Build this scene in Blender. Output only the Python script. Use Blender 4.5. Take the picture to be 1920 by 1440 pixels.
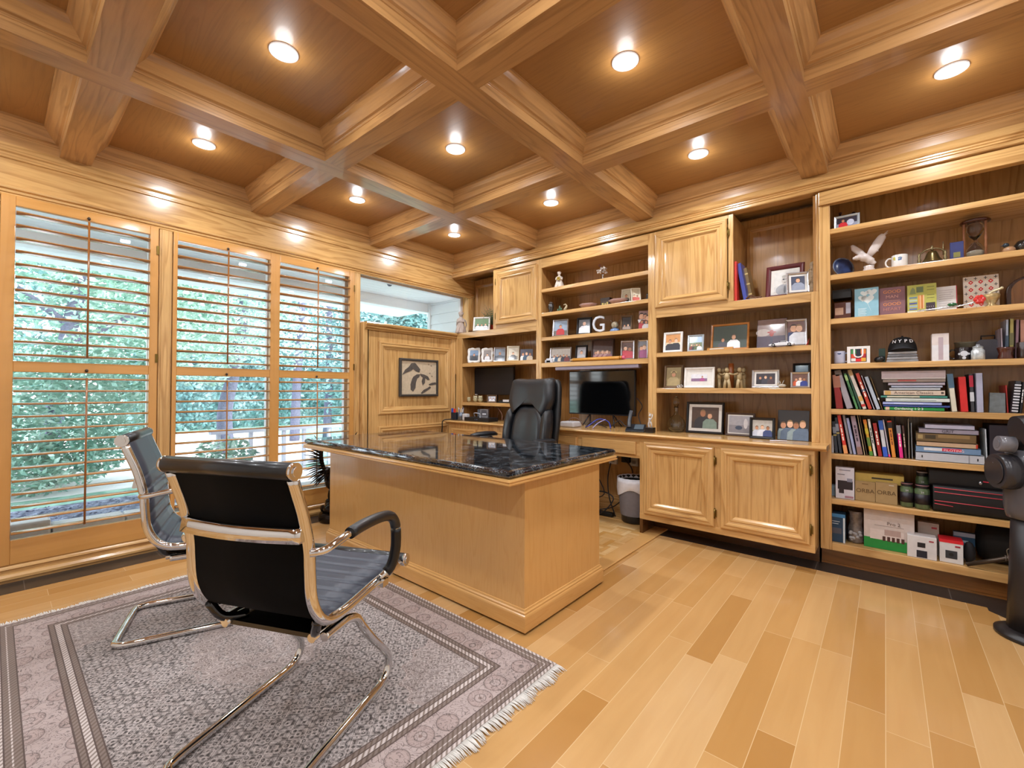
import bpy, math, random
from mathutils import Vector, Matrix, noise
R = math.radians
random.seed(7)
for o in list(bpy.data.objects): bpy.data.objects.remove(o)
S = bpy.context.scene
COL = S.collection

# ------------------------------------------------------------ camera, sky, exposure
cd = bpy.data.cameras.new('camera'); cam = bpy.data.objects.new('camera', cd); COL.objects.link(cam)
cd.sensor_width = 36.0; cd.sensor_fit = 'HORIZONTAL'; cd.lens = 36.0*825.5/1920.0
cd.clip_start = 0.05; cd.clip_end = 200
YAW, PITCH, ROLL = .7029, .0131, .0033
_f = Vector((-math.sin(YAW)*math.cos(PITCH), math.cos(YAW)*math.cos(PITCH), math.sin(PITCH)))
_r = Vector((math.cos(YAW), math.sin(YAW), 0)); _u = _r.cross(_f)
_r2 = _r*math.cos(ROLL)+_u*math.sin(ROLL); _u2 = -_r*math.sin(ROLL)+_u*math.cos(ROLL)
cam.matrix_world = Matrix(((_r2.x, _u2.x, -_f.x, 3.873), (_r2.y, _u2.y, -_f.y, -3.481), (_r2.z, _u2.z, -_f.z, 1.12), (0, 0, 0, 1)))
S.camera = cam
S.view_settings.view_transform = 'Standard'; S.view_settings.look = 'None'
S.view_settings.gamma = 1.0; S.view_settings.use_curve_mapping = False
S.view_settings.exposure = 0.0

wd = bpy.data.worlds.new('sky'); S.world = wd; wd.use_nodes = True
nt = wd.node_tree; nt.nodes.clear()
wo = nt.nodes.new('ShaderNodeOutputWorld'); bg = nt.nodes.new('ShaderNodeBackground')
sk = nt.nodes.new('ShaderNodeTexSky'); sk.sky_type = 'NISHITA'; sk.sun_disc = False
sk.sun_elevation = R(38); sk.sun_rotation = R(60); sk.dust_density = 4.0; sk.air_density = 1.0; sk.ozone_density = 1.0
mx = nt.nodes.new('ShaderNodeMix'); mx.data_type = 'RGBA'; mx.inputs[0].default_value = 0.55
mx.inputs[7].default_value = (7.5, 7.8, 8.2, 1)
nt.links.new(sk.outputs[0], mx.inputs[6]); nt.links.new(mx.outputs[2], bg.inputs[0])
bg.inputs[1].default_value = 1.0
nt.links.new(bg.outputs[0], wo.inputs[0])

# lamp power used by every recessed ceiling light builder
DOWNLIGHT_W = 9.0

# ------------------------------------------------------------ materials
MATS = {}
def newmat(name):
    m = bpy.data.materials.new(name); m.use_nodes = True
    return m, m.node_tree, m.node_tree.nodes['Principled BSDF']
def srgb(c):
    if isinstance(c, str):
        c = c.lstrip('#'); c = tuple(int(c[i:i+2], 16)/255 for i in (0, 2, 4))
    return tuple(x/12.92 if x <= .04045 else ((x+.055)/1.055)**2.4 for x in c)
def mat(c, rough=.5, metal=0.0, coat=0.0, emit=0.0, noisy=0.06, trans=0.0):
    key = (str(c), rough, metal, coat, emit, noisy, trans)
    if key in MATS: return MATS[key]
    m, t, p = newmat('m_%s' % str(c)); col = (*srgb(c), 1)
    p.inputs['Base Color'].default_value = col
    p.inputs['Roughness'].default_value = rough; p.inputs['Metallic'].default_value = metal
    p.inputs['Coat Weight'].default_value = coat; p.inputs['Coat Roughness'].default_value = .08
    if trans: p.inputs['Transmission Weight'].default_value = trans; p.inputs['IOR'].default_value = 1.45
    if emit:
        p.inputs['Emission Color'].default_value = col; p.inputs['Emission Strength'].default_value = emit
    if noisy and not trans:
        tc = t.nodes.new('ShaderNodeTexCoord'); n = t.nodes.new('ShaderNodeTexNoise'); n.inputs['Scale'].default_value = 40
        h = t.nodes.new('ShaderNodeHueSaturation'); h.inputs['Color'].default_value = col
        mr = t.nodes.new('ShaderNodeMapRange'); mr.inputs[3].default_value = 1-noisy*2; mr.inputs[4].default_value = 1+noisy*2
        t.links.new(tc.outputs['Object'], n.inputs[0]); t.links.new(n.outputs[0], mr.inputs[0])
        t.links.new(mr.outputs[0], h.inputs['Value']); t.links.new(h.outputs[0], p.inputs['Base Color'])
    MATS[key] = m; return m
def ramp(t, stops, interp='LINEAR'):
    r = t.nodes.new('ShaderNodeValToRGB'); r.color_ramp.interpolation = interp
    e = r.color_ramp.elements
    while len(e) < len(stops): e.new(.5)
    for q, (pos, c) in zip(e, stops):
        q.position = pos; q.color = (*c, 1) if not isinstance(c, (int, float)) else (c, c, c, 1)
    return r
def math_(t, op, a, b=None, c=None):
    n = t.nodes.new('ShaderNodeMath'); n.operation = op
    for i, v in enumerate((a, b, c)):
        if v is None: continue
        if isinstance(v, (int, float)): n.inputs[i].default_value = v
        else: t.links.new(v, n.inputs[i])
    return n.outputs[0]
def mixc(t, f, a, b, mode='MIX'):
    n = t.nodes.new('ShaderNodeMix'); n.data_type = 'RGBA'; n.blend_type = mode
    for i, v in ((0, f), (6, a), (7, b)):
        if isinstance(v, (int, float)): n.inputs[i].default_value = v
        elif isinstance(v, tuple): n.inputs[i].default_value = (*v[:3], 1)
        else: t.links.new(v, n.inputs[i])
    return n.outputs[2]
def wood(axis='z', base='#c98f4e', dark='#9c6430', rough=.24, coat=.35, fig=.52, seed=0.0, scale=1.0):
    key = ('wood', axis, base, dark, rough, coat, fig, seed, scale)
    if key in MATS: return MATS[key]
    m, t, p = newmat('wood_'+axis)
    tc = t.nodes.new('ShaderNodeTexCoord'); mp = t.nodes.new('ShaderNodeMapping')
    s = [1.0, 1.0, 1.0]; s['xyz'.index(axis)] = .07
    mp.inputs['Scale'].default_value = [v*scale for v in s]; mp.inputs['Location'].default_value = (seed, seed*1.7, seed*.6)
    t.links.new(tc.outputs['Object'], mp.inputs[0])
    n1 = t.nodes.new('ShaderNodeTexNoise'); n1.inputs['Scale'].default_value = 5.0; n1.inputs['Detail'].default_value = 3; n1.inputs['Distortion'].default_value = .4
    t.links.new(mp.outputs[0], n1.inputs[0])
    rings = math_(t, 'FRACT', math_(t, 'MULTIPLY', n1.outputs[0], 13.0))
    rr = ramp(t, [(0, .0), (.5, .12), (.86, 1.0), (1.0, .05)]); t.links.new(rings, rr.inputs[0])
    n2 = t.nodes.new('ShaderNodeTexNoise'); n2.inputs['Scale'].default_value = 110.0; n2.inputs['Detail'].default_value = 2
    t.links.new(mp.outputs[0], n2.inputs[0])
    pr = ramp(t, [(.42, 0.0), (.68, 1.0)]); t.links.new(n2.outputs[0], pr.inputs[0])
    n3 = t.nodes.new('ShaderNodeTexNoise'); n3.inputs['Scale'].default_value = 1.6
    t.links.new(tc.outputs['Object'], n3.inputs[0])
    f = math_(t, 'ADD', math_(t, 'MULTIPLY', rr.outputs[0], fig*.95), math_(t, 'MULTIPLY', pr.outputs[0], fig*.35))
    c1 = mixc(t, f, srgb(base), srgb(dark))
    mr = t.nodes.new('ShaderNodeMapRange'); mr.inputs[1].default_value = .3; mr.inputs[2].default_value = .7; mr.inputs[3].default_value = .9; mr.inputs[4].default_value = 1.1
    t.links.new(n3.outputs[0], mr.inputs[0])
    h = t.nodes.new('ShaderNodeHueSaturation'); t.links.new(c1, h.inputs['Color']); t.links.new(mr.outputs[0], h.inputs['Value'])
    t.links.new(h.outputs[0], p.inputs['Base Color'])
    p.inputs['Roughness'].default_value = rough; p.inputs['Coat Weight'].default_value = coat; p.inputs['Coat Roughness'].default_value = .1
    b = t.nodes.new('ShaderNodeBump'); b.inputs['Strength'].default_value = .06; b.inputs['Distance'].default_value = .002
    t.links.new(f, b.inputs['Height']); t.links.new(b.outputs[0], p.inputs['Normal'])
    MATS[key] = m; return m
OAK = dict(base='#d3a86c', dark='#9a6934')
def oak(axis): return wood(axis, **OAK)
PLAIN = dict(base='#d6a765', dark='#b98546', fig=.3, rough=.26)
def plain(axis): return wood(axis, **PLAIN)
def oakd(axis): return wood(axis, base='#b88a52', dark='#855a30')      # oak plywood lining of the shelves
def shut(axis): return wood(axis, base='#cc9552', dark='#b98241', fig=.3)
def ceil_oak(axis): return wood(axis, base='#bd8f5a', dark='#8a6036', rough=.3)
def desk_oak(axis): return wood(axis, base='#d2a263', dark='#c38e4d', fig=.35, scale=2.2)
CHROME = mat('#dcdcdc', .07, 1.0, noisy=0); BRASS = mat('#7a6434', .3, 1.0); BLACK = mat('#0b0b0c', .45); STEEL = mat('#9a9a9c', .3, 1.0)
SILVER = mat('#c4c4c8', .22, .9); WHITE = mat('#e8e6e2', .5); CREAM = mat('#dcd2bd', .6)

# ------------------------------------------------------------ mesh builder
class M:
    def __init__(s): s.v = []; s.f = []; s.m = []; s.s = []
    def add(s, vs, fs, m=0, smooth=False):
        o = len(s.v); s.v += [tuple(v) for v in vs]
        for f in fs: s.f.append(tuple(i+o for i in f)); s.m.append(m); s.s.append(smooth)
        return s
    def box(s, x0, x1, y0, y1, z0, z1, m=0):
        v = [(x, y, z) for x in (x0, x1) for y in (y0, y1) for z in (z0, z1)]
        return s.add(v, [(0, 1, 3, 2), (4, 6, 7, 5), (0, 4, 5, 1), (2, 3, 7, 6), (0, 2, 6, 4), (1, 5, 7, 3)], m)
    def cbox(s, c, d, m=0, mt=None):
        v = [Vector((c[0]+i*d[0]/2, c[1]+j*d[1]/2, c[2]+k*d[2]/2)) for i in (-1, 1) for j in (-1, 1) for k in (-1, 1)]
        if mt: v = [mt @ q for q in v]
        return s.add(v, [(0, 1, 3, 2), (4, 6, 7, 5), (0, 4, 5, 1), (2, 3, 7, 6), (0, 2, 6, 4), (1, 5, 7, 3)], m)
    def prism(s, poly, axis, a0, a1, m=0, smooth=False):
        # poly in the two other axes, in cyclic order (x: y,z) (y: x,z) (z: x,y)
        def P(a, q): return {'x': (a, q[0], q[1]), 'y': (q[0], a, q[1]), 'z': (q[0], q[1], a)}[axis]
        n = len(poly); vs = [P(a0, q) for q in poly]+[P(a1, q) for q in poly]
        fs = [(i, (i+1) % n, (i+1) % n+n, i+n) for i in range(n)]+[tuple(range(n))[::-1], tuple(range(n, 2*n))]
        return s.add(vs, fs, m, smooth)
    def loft(s, secs, m=0, closed=True, caps=True, smooth=True):
        n = len(secs[0]); vs = [p for q in secs for p in q]; fs = []
        for k in range(len(secs)-1):
            for i in range(n if closed else n-1):
                j = (i+1) % n; fs.append((k*n+i, k*n+j, (k+1)*n+j, (k+1)*n+i))
        s.add(vs, fs, m, smooth)
        if caps and closed:
            b = len(s.v)-len(vs)
            s.f.append(tuple(range(b, b+n))[::-1]); s.m.append(m); s.s.append(False)
            b2 = len(s.v)-n; s.f.append(tuple(range(b2, b2+n))); s.m.append(m); s.s.append(False)
        return s
    def tube(s, pts, r, n=10, m=0, closed=False, flat=1.0, up=None):
        pts = [Vector(p) for p in pts]; N = len(pts); secs = []
        rs = r if isinstance(r, (list, tuple)) else [r]*N
        last = None
        for i, p in enumerate(pts):
            a = pts[(i-1) % N] if (closed or i) else p; b = pts[(i+1) % N] if (closed or i < N-1) else p
            d = (b-a).normalized() if (b-a).length > 1e-9 else Vector((0, 0, 1))
            if last is None:
                u = Vector(up) if up else (Vector((0, 0, 1)) if abs(d.z) < .9 else Vector((1, 0, 0)))
            else: u = last
            u = (u-d*u.dot(d))
            if u.length < 1e-6: u = d.orthogonal()
            u.normalize(); last = u; w = d.cross(u)
            secs.append([p+(u*math.cos(2*math.pi*k/n)*flat+w*math.sin(2*math.pi*k/n))*rs[i] for k in range(n)])
        if closed: secs.append(secs[0])
        return s.loft(secs, m, caps=not closed)
    def cyl(s, p0, p1, r0, r1=None, n=16, m=0):
        return s.tube([p0, p1], [r0, r1 if r1 is not None else r0], n, m)
    def lathe(s, prof, c=(0, 0, 0), n=20, m=0, sx=1, sy=1):
        secs = [[(c[0]+r*sx*math.cos(2*math.pi*k/n), c[1]+r*sy*math.sin(2*math.pi*k/n), c[2]+z) for k in range(n)] for r, z in prof]
        return s.loft(secs, m)
    def ell(s, c, r, n=12, m=0, mt=None):
        if isinstance(r, (int, float)): r = (r, r, r)
        k = max(4, n//2); secs = []
        for i in range(k+1):
            t = math.pi*i/k
            ring = [Vector((c[0]+r[0]*max(1e-4, math.sin(t))*math.cos(2*math.pi*j/n), c[1]+r[1]*max(1e-4, math.sin(t))*math.sin(2*math.pi*j/n), c[2]-r[2]*math.cos(t))) for j in range(n)]
            if mt: ring = [mt @ q for q in ring]
            secs.append(ring)
        return s.loft(secs, m)
    def ring(s, u0, u1, v0, v1, prof, P, mu=0, mv=0, fill=None, smooth=False):
        # mitred moulding: prof = [(inset, depth)], P(u, v, d) -> point; mu for runs along u, mv along v
        loops = [[P(u0+i, v0+i, d), P(u1-i, v0+i, d), P(u1-i, v1-i, d), P(u0+i, v1-i, d)] for i, d in prof]
        for k in range(len(loops)-1):
            for e in range(4):
                a, b = loops[k], loops[k+1]; j = (e+1) % 4
                s.add([a[e], a[j], b[j], b[e]], [(0, 1, 2, 3)], mu if e in (0, 2) else mv, smooth)
        if fill is not None: s.add(loops[-1], [(0, 1, 2, 3)], fill)
        return s
    def xf(s, mt):
        s.v = [tuple(mt @ Vector(v)) for v in s.v]; return s
def PXY(u, v, d): return (u, v, d)
def catmull(pts, k=6, closed=False):
    pts = [Vector(p) for p in pts]; n = len(pts); out = []
    for i in range(n if closed else n-1):
        p0 = pts[(i-1) % n] if (closed or i) else pts[0]; p1 = pts[i]; p2 = pts[(i+1) % n]
        p3 = pts[(i+2) % n] if (closed or i+2 < n) else pts[-1]
        for j in range(k):
            t = j/k
            out.append(.5*((2*p1)+(p2-p0)*t+(2*p0-5*p1+4*p2-p3)*t*t+(3*p1-p0-3*p2+p3)*t**3))
    if not closed: out.append(pts[-1])
    return out
def obj(name, b, mats, parent=None, loc=None, rot=None, bevel=0, label=None, cat=None, group=None, kind=None, sub=0):
    if not isinstance(mats, (list, tuple)): mats = [mats]
    me = bpy.data.meshes.new(name); me.from_pydata(b.v, [], b.f)
    for q in mats: me.materials.append(q)
    for i, pl in enumerate(me.polygons): pl.material_index = b.m[i]; pl.use_smooth = b.s[i]
    me.update()
    import bmesh
    bm = bmesh.new(); bm.from_mesh(me); bmesh.ops.recalc_face_normals(bm, faces=bm.faces); bm.to_mesh(me); bm.free()
    o = bpy.data.objects.new(name, me); COL.objects.link(o)
    if parent: o.parent = parent
    if loc: o.location = loc
    if rot: o.rotation_euler = rot
    if bevel:
        md = o.modifiers.new('bevel', 'BEVEL'); md.width = bevel; md.segments = 2; md.limit_method = 'ANGLE'; md.angle_limit = R(40)
    if sub:
        md = o.modifiers.new('sub', 'SUBSURF'); md.levels = md.render_levels = sub
    tagit(o, label, cat, group, kind); return o
def tagit(o, label=None, cat=None, group=None, kind=None):
    if label: o['label'] = label
    if cat: o['category'] = cat
    if group: o['group'] = group
    if kind: o['kind'] = kind
    return o
def thing(name, label, cat, loc=(0, 0, 0), rz=0, group=None):
    o = bpy.data.objects.new(name, None); COL.objects.link(o); o.location = loc; o.rotation_euler = (0, 0, rz)
    o.empty_display_size = .05
    return tagit(o, label, cat, group)
def struct(name, b, mats, bevel=0): return obj(name, b, mats, kind='structure', bevel=bevel)
def text(name, body, size, mt, parent, loc, rot=(R(90), 0, 0), depth=.0008, align='CENTER', sx=1.0, label=None):
    cu = bpy.data.curves.new(name, 'FONT'); cu.body = body; cu.size = size; cu.extrude = depth
    cu.align_x = align; cu.align_y = 'CENTER'; cu.resolution_u = 3
    tmp = bpy.data.objects.new('tmp', cu)
    me = bpy.data.meshes.new_from_object(tmp); bpy.data.objects.remove(tmp); bpy.data.curves.remove(cu)
    me.materials.clear(); me.materials.append(mt)
    o = bpy.data.objects.new(name, me); COL.objects.link(o); o.parent = parent; o.location = loc; o.rotation_euler = rot; o.scale = (sx, 1, 1)
    if label: o['label'] = label
    return o

# ------------------------------------------------------------ room shell
XR, YB, ZC, ZB = 5.0, -4.75, 2.682, 2.536
def plank_floor():
    m, t, p = newmat('maple_planks')
    tc = t.nodes.new('ShaderNodeTexCoord'); mp = t.nodes.new('ShaderNodeMapping'); mp.inputs['Rotation'].default_value = (0, 0, R(90)); mp.inputs['Location'].default_value = (.33, .02, 0)
    t.links.new(tc.outputs['Object'], mp.inputs[0])
    def brick(sc, c1, c2, mo):
        b = t.nodes.new('ShaderNodeTexBrick'); b.inputs['Scale'].default_value = 1; b.inputs['Brick Width'].default_value = .9; b.inputs['Row Height'].default_value = .108
        b.inputs['Mortar Size'].default_value = .0012; b.inputs['Mortar Smooth'].default_value = .2; b.offset = .37; b.offset_frequency = 2; b.squash = .8; b.squash_frequency = 3
        b.inputs['Color1'].default_value = (*c1, 1); b.inputs['Color2'].default_value = (*c2, 1); b.inputs['Mortar'].default_value = (*mo, 1)
        t.links.new(mp.outputs[0], b.inputs[0]); return b
    b = brick(1, (0, 0, 0), (1, 1, 1), (.5, .5, .5))
    rc = ramp(t, [(0.0, srgb('#b58549')), (.2, srgb('#c29458')), (.5, srgb('#cb9f65')), (.78, srgb('#d2a870')), (1.0, srgb('#d8b17c'))])
    t.links.new(b.outputs[0], rc.inputs[0])
    mp2 = t.nodes.new('ShaderNodeMapping'); mp2.inputs['Scale'].default_value = (1, .09, 1); t.links.new(tc.outputs['Object'], mp2.inputs[0])
    n = t.nodes.new('ShaderNodeTexNoise'); n.inputs['Scale'].default_value = 22; n.inputs['Detail'].default_value = 4; n.inputs['Distortion'].default_value = .6; t.links.new(mp2.outputs[0], n.inputs[0])
    c = mixc(t, math_(t, 'MULTIPLY', n.outputs[0], .38), rc.outputs[0], srgb('#a9743c'))
    c2 = mixc(t, math_(t, 'MULTIPLY', b.outputs[1], .6), c, srgb('#e3c89c'))
    t.links.new(c2, p.inputs['Base Color']); p.inputs['Roughness'].default_value = .2; p.inputs['Coat Weight'].default_value = .25; p.inputs['Coat Roughness'].default_value = .12
    return m
fl = M(); fl.box(.225, XR, YB, -.135, -.05, 0, 0)
struct('floor', fl, [plank_floor()])
def slate():
    m, t, p = newmat('dark_slate_tile')
    tc = t.nodes.new('ShaderNodeTexCoord'); b = t.nodes.new('ShaderNodeTexBrick'); b.offset = 0
    b.inputs['Scale'].default_value = 1; b.inputs['Brick Width'].default_value = .61; b.inputs['Row Height'].default_value = .61; b.inputs['Mortar Size'].default_value = .002
    b.inputs['Color1'].default_value = (*srgb('#2f2a27'), 1); b.inputs['Color2'].default_value = (*srgb('#3a332e'), 1); b.inputs['Mortar'].default_value = (*srgb('#6a625a'), 1)
    mp = t.nodes.new('ShaderNodeMapping'); mp.inputs['Location'].default_value = (.13, .3, 0); t.links.new(tc.outputs['Object'], mp.inputs[0]); t.links.new(mp.outputs[0], b.inputs[0])
    n = t.nodes.new('ShaderNodeTexNoise'); n.inputs['Scale'].default_value = 7; t.links.new(tc.outputs['Object'], n.inputs[0])
    t.links.new(mixc(t, math_(t, 'MULTIPLY', n.outputs[0], .5), b.outputs[0], srgb('#241f1d')), p.inputs['Base Color'])
    p.inputs['Roughness'].default_value = .3
    return m
SLATE = slate()
tl = M(); tl.box(-.02, .225, YB, .45, -.05, .001); tl.box(.225, XR, -.135, .45, -.05, .001)
tl.prism([(4.27, -.135), (4.27, -.18), (4.5, -.42), (XR, -.42), (XR, -.135)], 'z', -.04, .0015)
struct('trim_1', tl, [SLATE])
# walls beyond the frame and behind the joinery
PLASTER = mat('#dedcd8', .8)
w = M(); w.box(XR, XR+.15, YB-.15, .6, 0, 2.9); struct('wall_right', w, [PLASTER])
w = M(); w.box(-.15, XR, YB-.15, YB, 0, 2.9); struct('wall_rear', w, [PLASTER])
w = M(); w.box(-.15, XR, .45, .6, 0, 2.9); struct('wall_back', w, [oakd('z')])
c = M(); c.box(-.15, XR, YB, .45, ZC, ZC+.2)
struct('ceiling', c, [wood('x', base='#a2743f', dark='#7d5630', rough=.42, coat=.15, fig=.3, scale=1.7)])
# coffered ceiling: beams are the strips between mitred coffers
BX = [(-.22, .015), (1.085, 1.23), (2.27, 2.425), (3.455, 3.602), (4.66, 4.80)]
BY = [(.0, .45), (-1.095, -.955), (-2.165, -2.02), (-3.235, -3.09), (-4.30, -4.16)]
xs = [.015, 1.085, 1.23, 2.285, 2.43, 3.455, 3.598, 4.66, 4.80]; 
CO_X = [(.015, 1.085), (1.228, 2.285), (2.428, 3.455), (3.598, 4.66)]
CO_Y = [(-.955, .01), (-2.02, -1.095), (-3.09, -2.163), (-4.16, -3.232), (-4.74, -4.30)]
bm_ = M()
for i in range(len(CO_X)):
    for j in range(len(CO_Y)): pass
edges_x = [-.15]+[v for p in CO_X for v in p]+[XR]
# beam undersides along y (between coffer columns), full length
for k in range(0, len(edges_x), 2): bm_.box(edges_x[k]+.0002, edges_x[k+1]-.0002, YB, .45, ZB, ZB+.0006, 1)
struct('trim_2', bm_, [ceil_oak('x'), ceil_oak('y')])
bm_ = M(); ys = sorted(CO_Y); ey = [YB]+[v for p in ys for v in p]+[.45]
for (xa, xb) in CO_X:
    for k in range(0, len(ey), 2):
        if ey[k+1]-ey[k] > .02: bm_.box(xa-.0002, xb+.0002, ey[k]+.0002, ey[k+1]-.0002, ZB, ZB+.0006, 0)
struct('trim_3', bm_, [ceil_oak('x'), ceil_oak('y')])
PROF_CO = [(0, ZB), (0, ZB+.052), (.004, ZB+.054), (.004, ZB+.060), (.001, ZB+.061), (.006, ZB+.066), (.018, ZB+.070), (.024, ZB+.078), (.05, ZB+.108), (.062, ZB+.128), (.066, ZB+.132), (.07, ZB+.134), (.07, ZB+.146)]
co = M()
for xa, xb in CO_X:
    for ya, yb in CO_Y: co.ring(xa, xb, ya, yb, PROF_CO, PXY, 0, 1)
struct('trim_4', co, [ceil_oak('x'), ceil_oak('y')])
# recessed lamps
LX = [(a+b)/2 for a, b in CO_X]; LX[0] = .567; LY = [(a+b)/2 for a, b in CO_Y[:4]]; LY[0] = -.487
def downlight(x, y, lab):
    t = thing('ceiling_light', lab, 'ceiling light', (x, y, ZC), group='recessed ceiling lights in the coffers')
    b = M(); b.lathe([(.062, 0), (.062, -.006), (.056, -.008), (.05, -.006), (.046, -.001)], n=28); obj('rim', b, mat('#e8e8ea', .3, emit=.6), t)
    b = M(); b.lathe([(.001, -.003), (.047, -.003), (.047, -.0015), (.001, -.0015)], n=28); obj('lens', b, mat('#f4f6ff', .4, emit=26, noisy=0), t)
    for nm, ty, pw, dz in (('lamp', 'AREA', DOWNLIGHT_W, -.012), ('lamp_glow', 'POINT', DOWNLIGHT_W*.16, -.07)):
        ld = bpy.data.lights.new(nm, ty); ld.energy = pw; ld.color = (.92, .96, 1.0)
        if ty == 'AREA': ld.shape = 'DISK'; ld.size = .09; ld.spread = R(180)
        else: ld.shadow_soft_size = .04
        lo = bpy.data.objects.new(nm, ld); COL.objects.link(lo); lo.parent = t; lo.location = (0, 0, dz)
rows = ['first row from the shelves', 'second row from the shelves', 'third row from the shelves', 'fourth row from the shelves']
cols = ['next to the window wall', 'second from the window wall', 'third from the window wall', 'fourth from the window wall']
for i, x in enumerate(LX):
    for j, y in enumerate(LY):
        downlight(x, y, 'bright round recessed ceiling light, %s, %s' % (rows[j], cols[i]))

# crown on the window wall and over the bookcases
cr = M()
def crown_prof(s=1):   # (out, z)
    return [(.0, 2.44), (.008, 2.444), (.008, 2.456), (.014, 2.462), (.014, 2.47), (.006, 2.476), (.006, 2.50), (.012, 2.506), (.018, 2.52), (.018, ZB), (-.1, ZB), (-.1, 2.44)]
cr.prism([(x, z) for x, z in [(-.1, 2.452), (.004, 2.452), (.010, 2.456), (.010, 2.462), (.004, 2.468), (.004, 2.485), (.012, 2.492), (.016, 2.50), (.016, ZB), (-.1, ZB)]], 'y', YB, .40, 0)
struct('trim_5', cr, [oak('y')], bevel=0)
cr = M()
cr.prism([(.08, 2.425), (-.002, 2.425), (-.008, 2.43), (-.008, 2.446), (-.014, 2.450), (-.008, 2.455), (-.008, 2.461), (-.014, 2.465), (-.008, 2.470), (-.008, 2.476), (-.018, 2.482), (-.024, 2.492), (-.018, 2.50), (.008, ZB), (.45, ZB), (.45, 2.50), (.08, 2.50)], 'x', .004, XR, 0)
struct('trim_6', cr, [oak('x')])

# ------------------------------------------------------------ window wall  (plane x = 0)
FR = oak('y')
wl = M(); TH = .14
wl.box(-TH, 0, YB, .45, 2.27, ZC, 0)                 # frieze
wl.box(-TH, 0, YB, -3.465, 0, 2.27, 1)
wl.box(-TH, 0, -3.465, -1.19, 0, .10, 0)
wl.box(-TH, 0, -1.19, .45, 0, 1.765, 1)
wl.box(-TH, 0, .26, .45, 1.765, 2.27, 1)
wl.box(-TH, 0, -2.742, -2.662, .10, 2.27, 1)
wl.box(-TH, 0, -1.258, -1.19, .10, 2.27, 1)
struct('wall_window', wl, [oak('y'), oak('z')])
# thin seams and fluted mouldings under the frieze
tr = M()
tr.prism([(0, 2.232), (.012, 2.234), (.016, 2.242), (.012, 2.25), (.02, 2.254), (.022, 2.264), (.014, 2.27), (.026, 2.276), (.028, 2.284), (.018, 2.292), (.0, 2.296)], 'y', YB, .345, 0)
tr.prism([(0, .105), (.014, .10), (.026, .088), (.03, .078), (.016, .072), (.016, .055), (.034, .05), (.044, .036), (.044, .022), (.03, .016), (.03, .001), (0, .001)], 'y', YB, -1.19, 0)
struct('trim_7', tr, [oak('y')])
tr = M()
for (a, b) in ((-2.742, -2.662), (-1.258, -1.19)):
    tr.prism([(a, 0), (a+.012, .012), (a+.022, .012), (a+.026, .006), (b-.026, .006), (b-.022, .012), (b-.012, .012), (b, 0)][::-1], 'z', .1, 2.234, 0) if False else None
    tr.box(0, .014, a+.004, b-.004, .1, 2.234); tr.box(.014, .02, a+.016, b-.016, .1, 2.234)
struct('trim_8', tr, [oak('z')], bevel=.004)
# glazing
def glass():
    m = bpy.data.materials.new('window_glass'); m.use_nodes = True; t = m.node_tree; t.nodes.clear()
    o = t.nodes.new('ShaderNodeOutputMaterial'); mxs = t.nodes.new('ShaderNodeMixShader'); tr = t.nodes.new('ShaderNodeBsdfTransparent'); g = t.nodes.new('ShaderNodeBsdfGlossy')
    g.inputs['Roughness'].default_value = .01; mxs.inputs[0].default_value = .04; tr.inputs[0].default_value = (.97, .985, .98, 1)
    t.links.new(tr.outputs[0], mxs.inputs[1]); t.links.new(g.outputs[0], mxs.inputs[2]); t.links.new(mxs.outputs[0], o.inputs[0]); return m
GLASS = glass()
VINYL = mat('#d9d6d8', .4)
def PYZ(x0): return lambda u, v, d: (x0+d, u, v)
for n, (a, b, z0, z1) in enumerate([(-3.465, -2.742, .1, 2.27), (-2.662, -1.258, .1, 2.27), (-1.19, .26, 1.765, 2.27)], 1):
    g = M(); g.ring(a, b, z0, z1, [(0, -.03), (0, .01), (.035, .01), (.035, -.03)], PYZ(-.11), 0, 0)
    if n == 2: g.box(-.14, -.10, (a+b)/2-.03, (a+b)/2+.03, z0, z1)
    wo_ = struct('window_%d' % n, g, [VINYL])
    g = M(); g.box(-.122, -.118, a+.03, b-.03, z0+.03, z1-.03); obj('pane', g, [GLASS], wo_)

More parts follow.
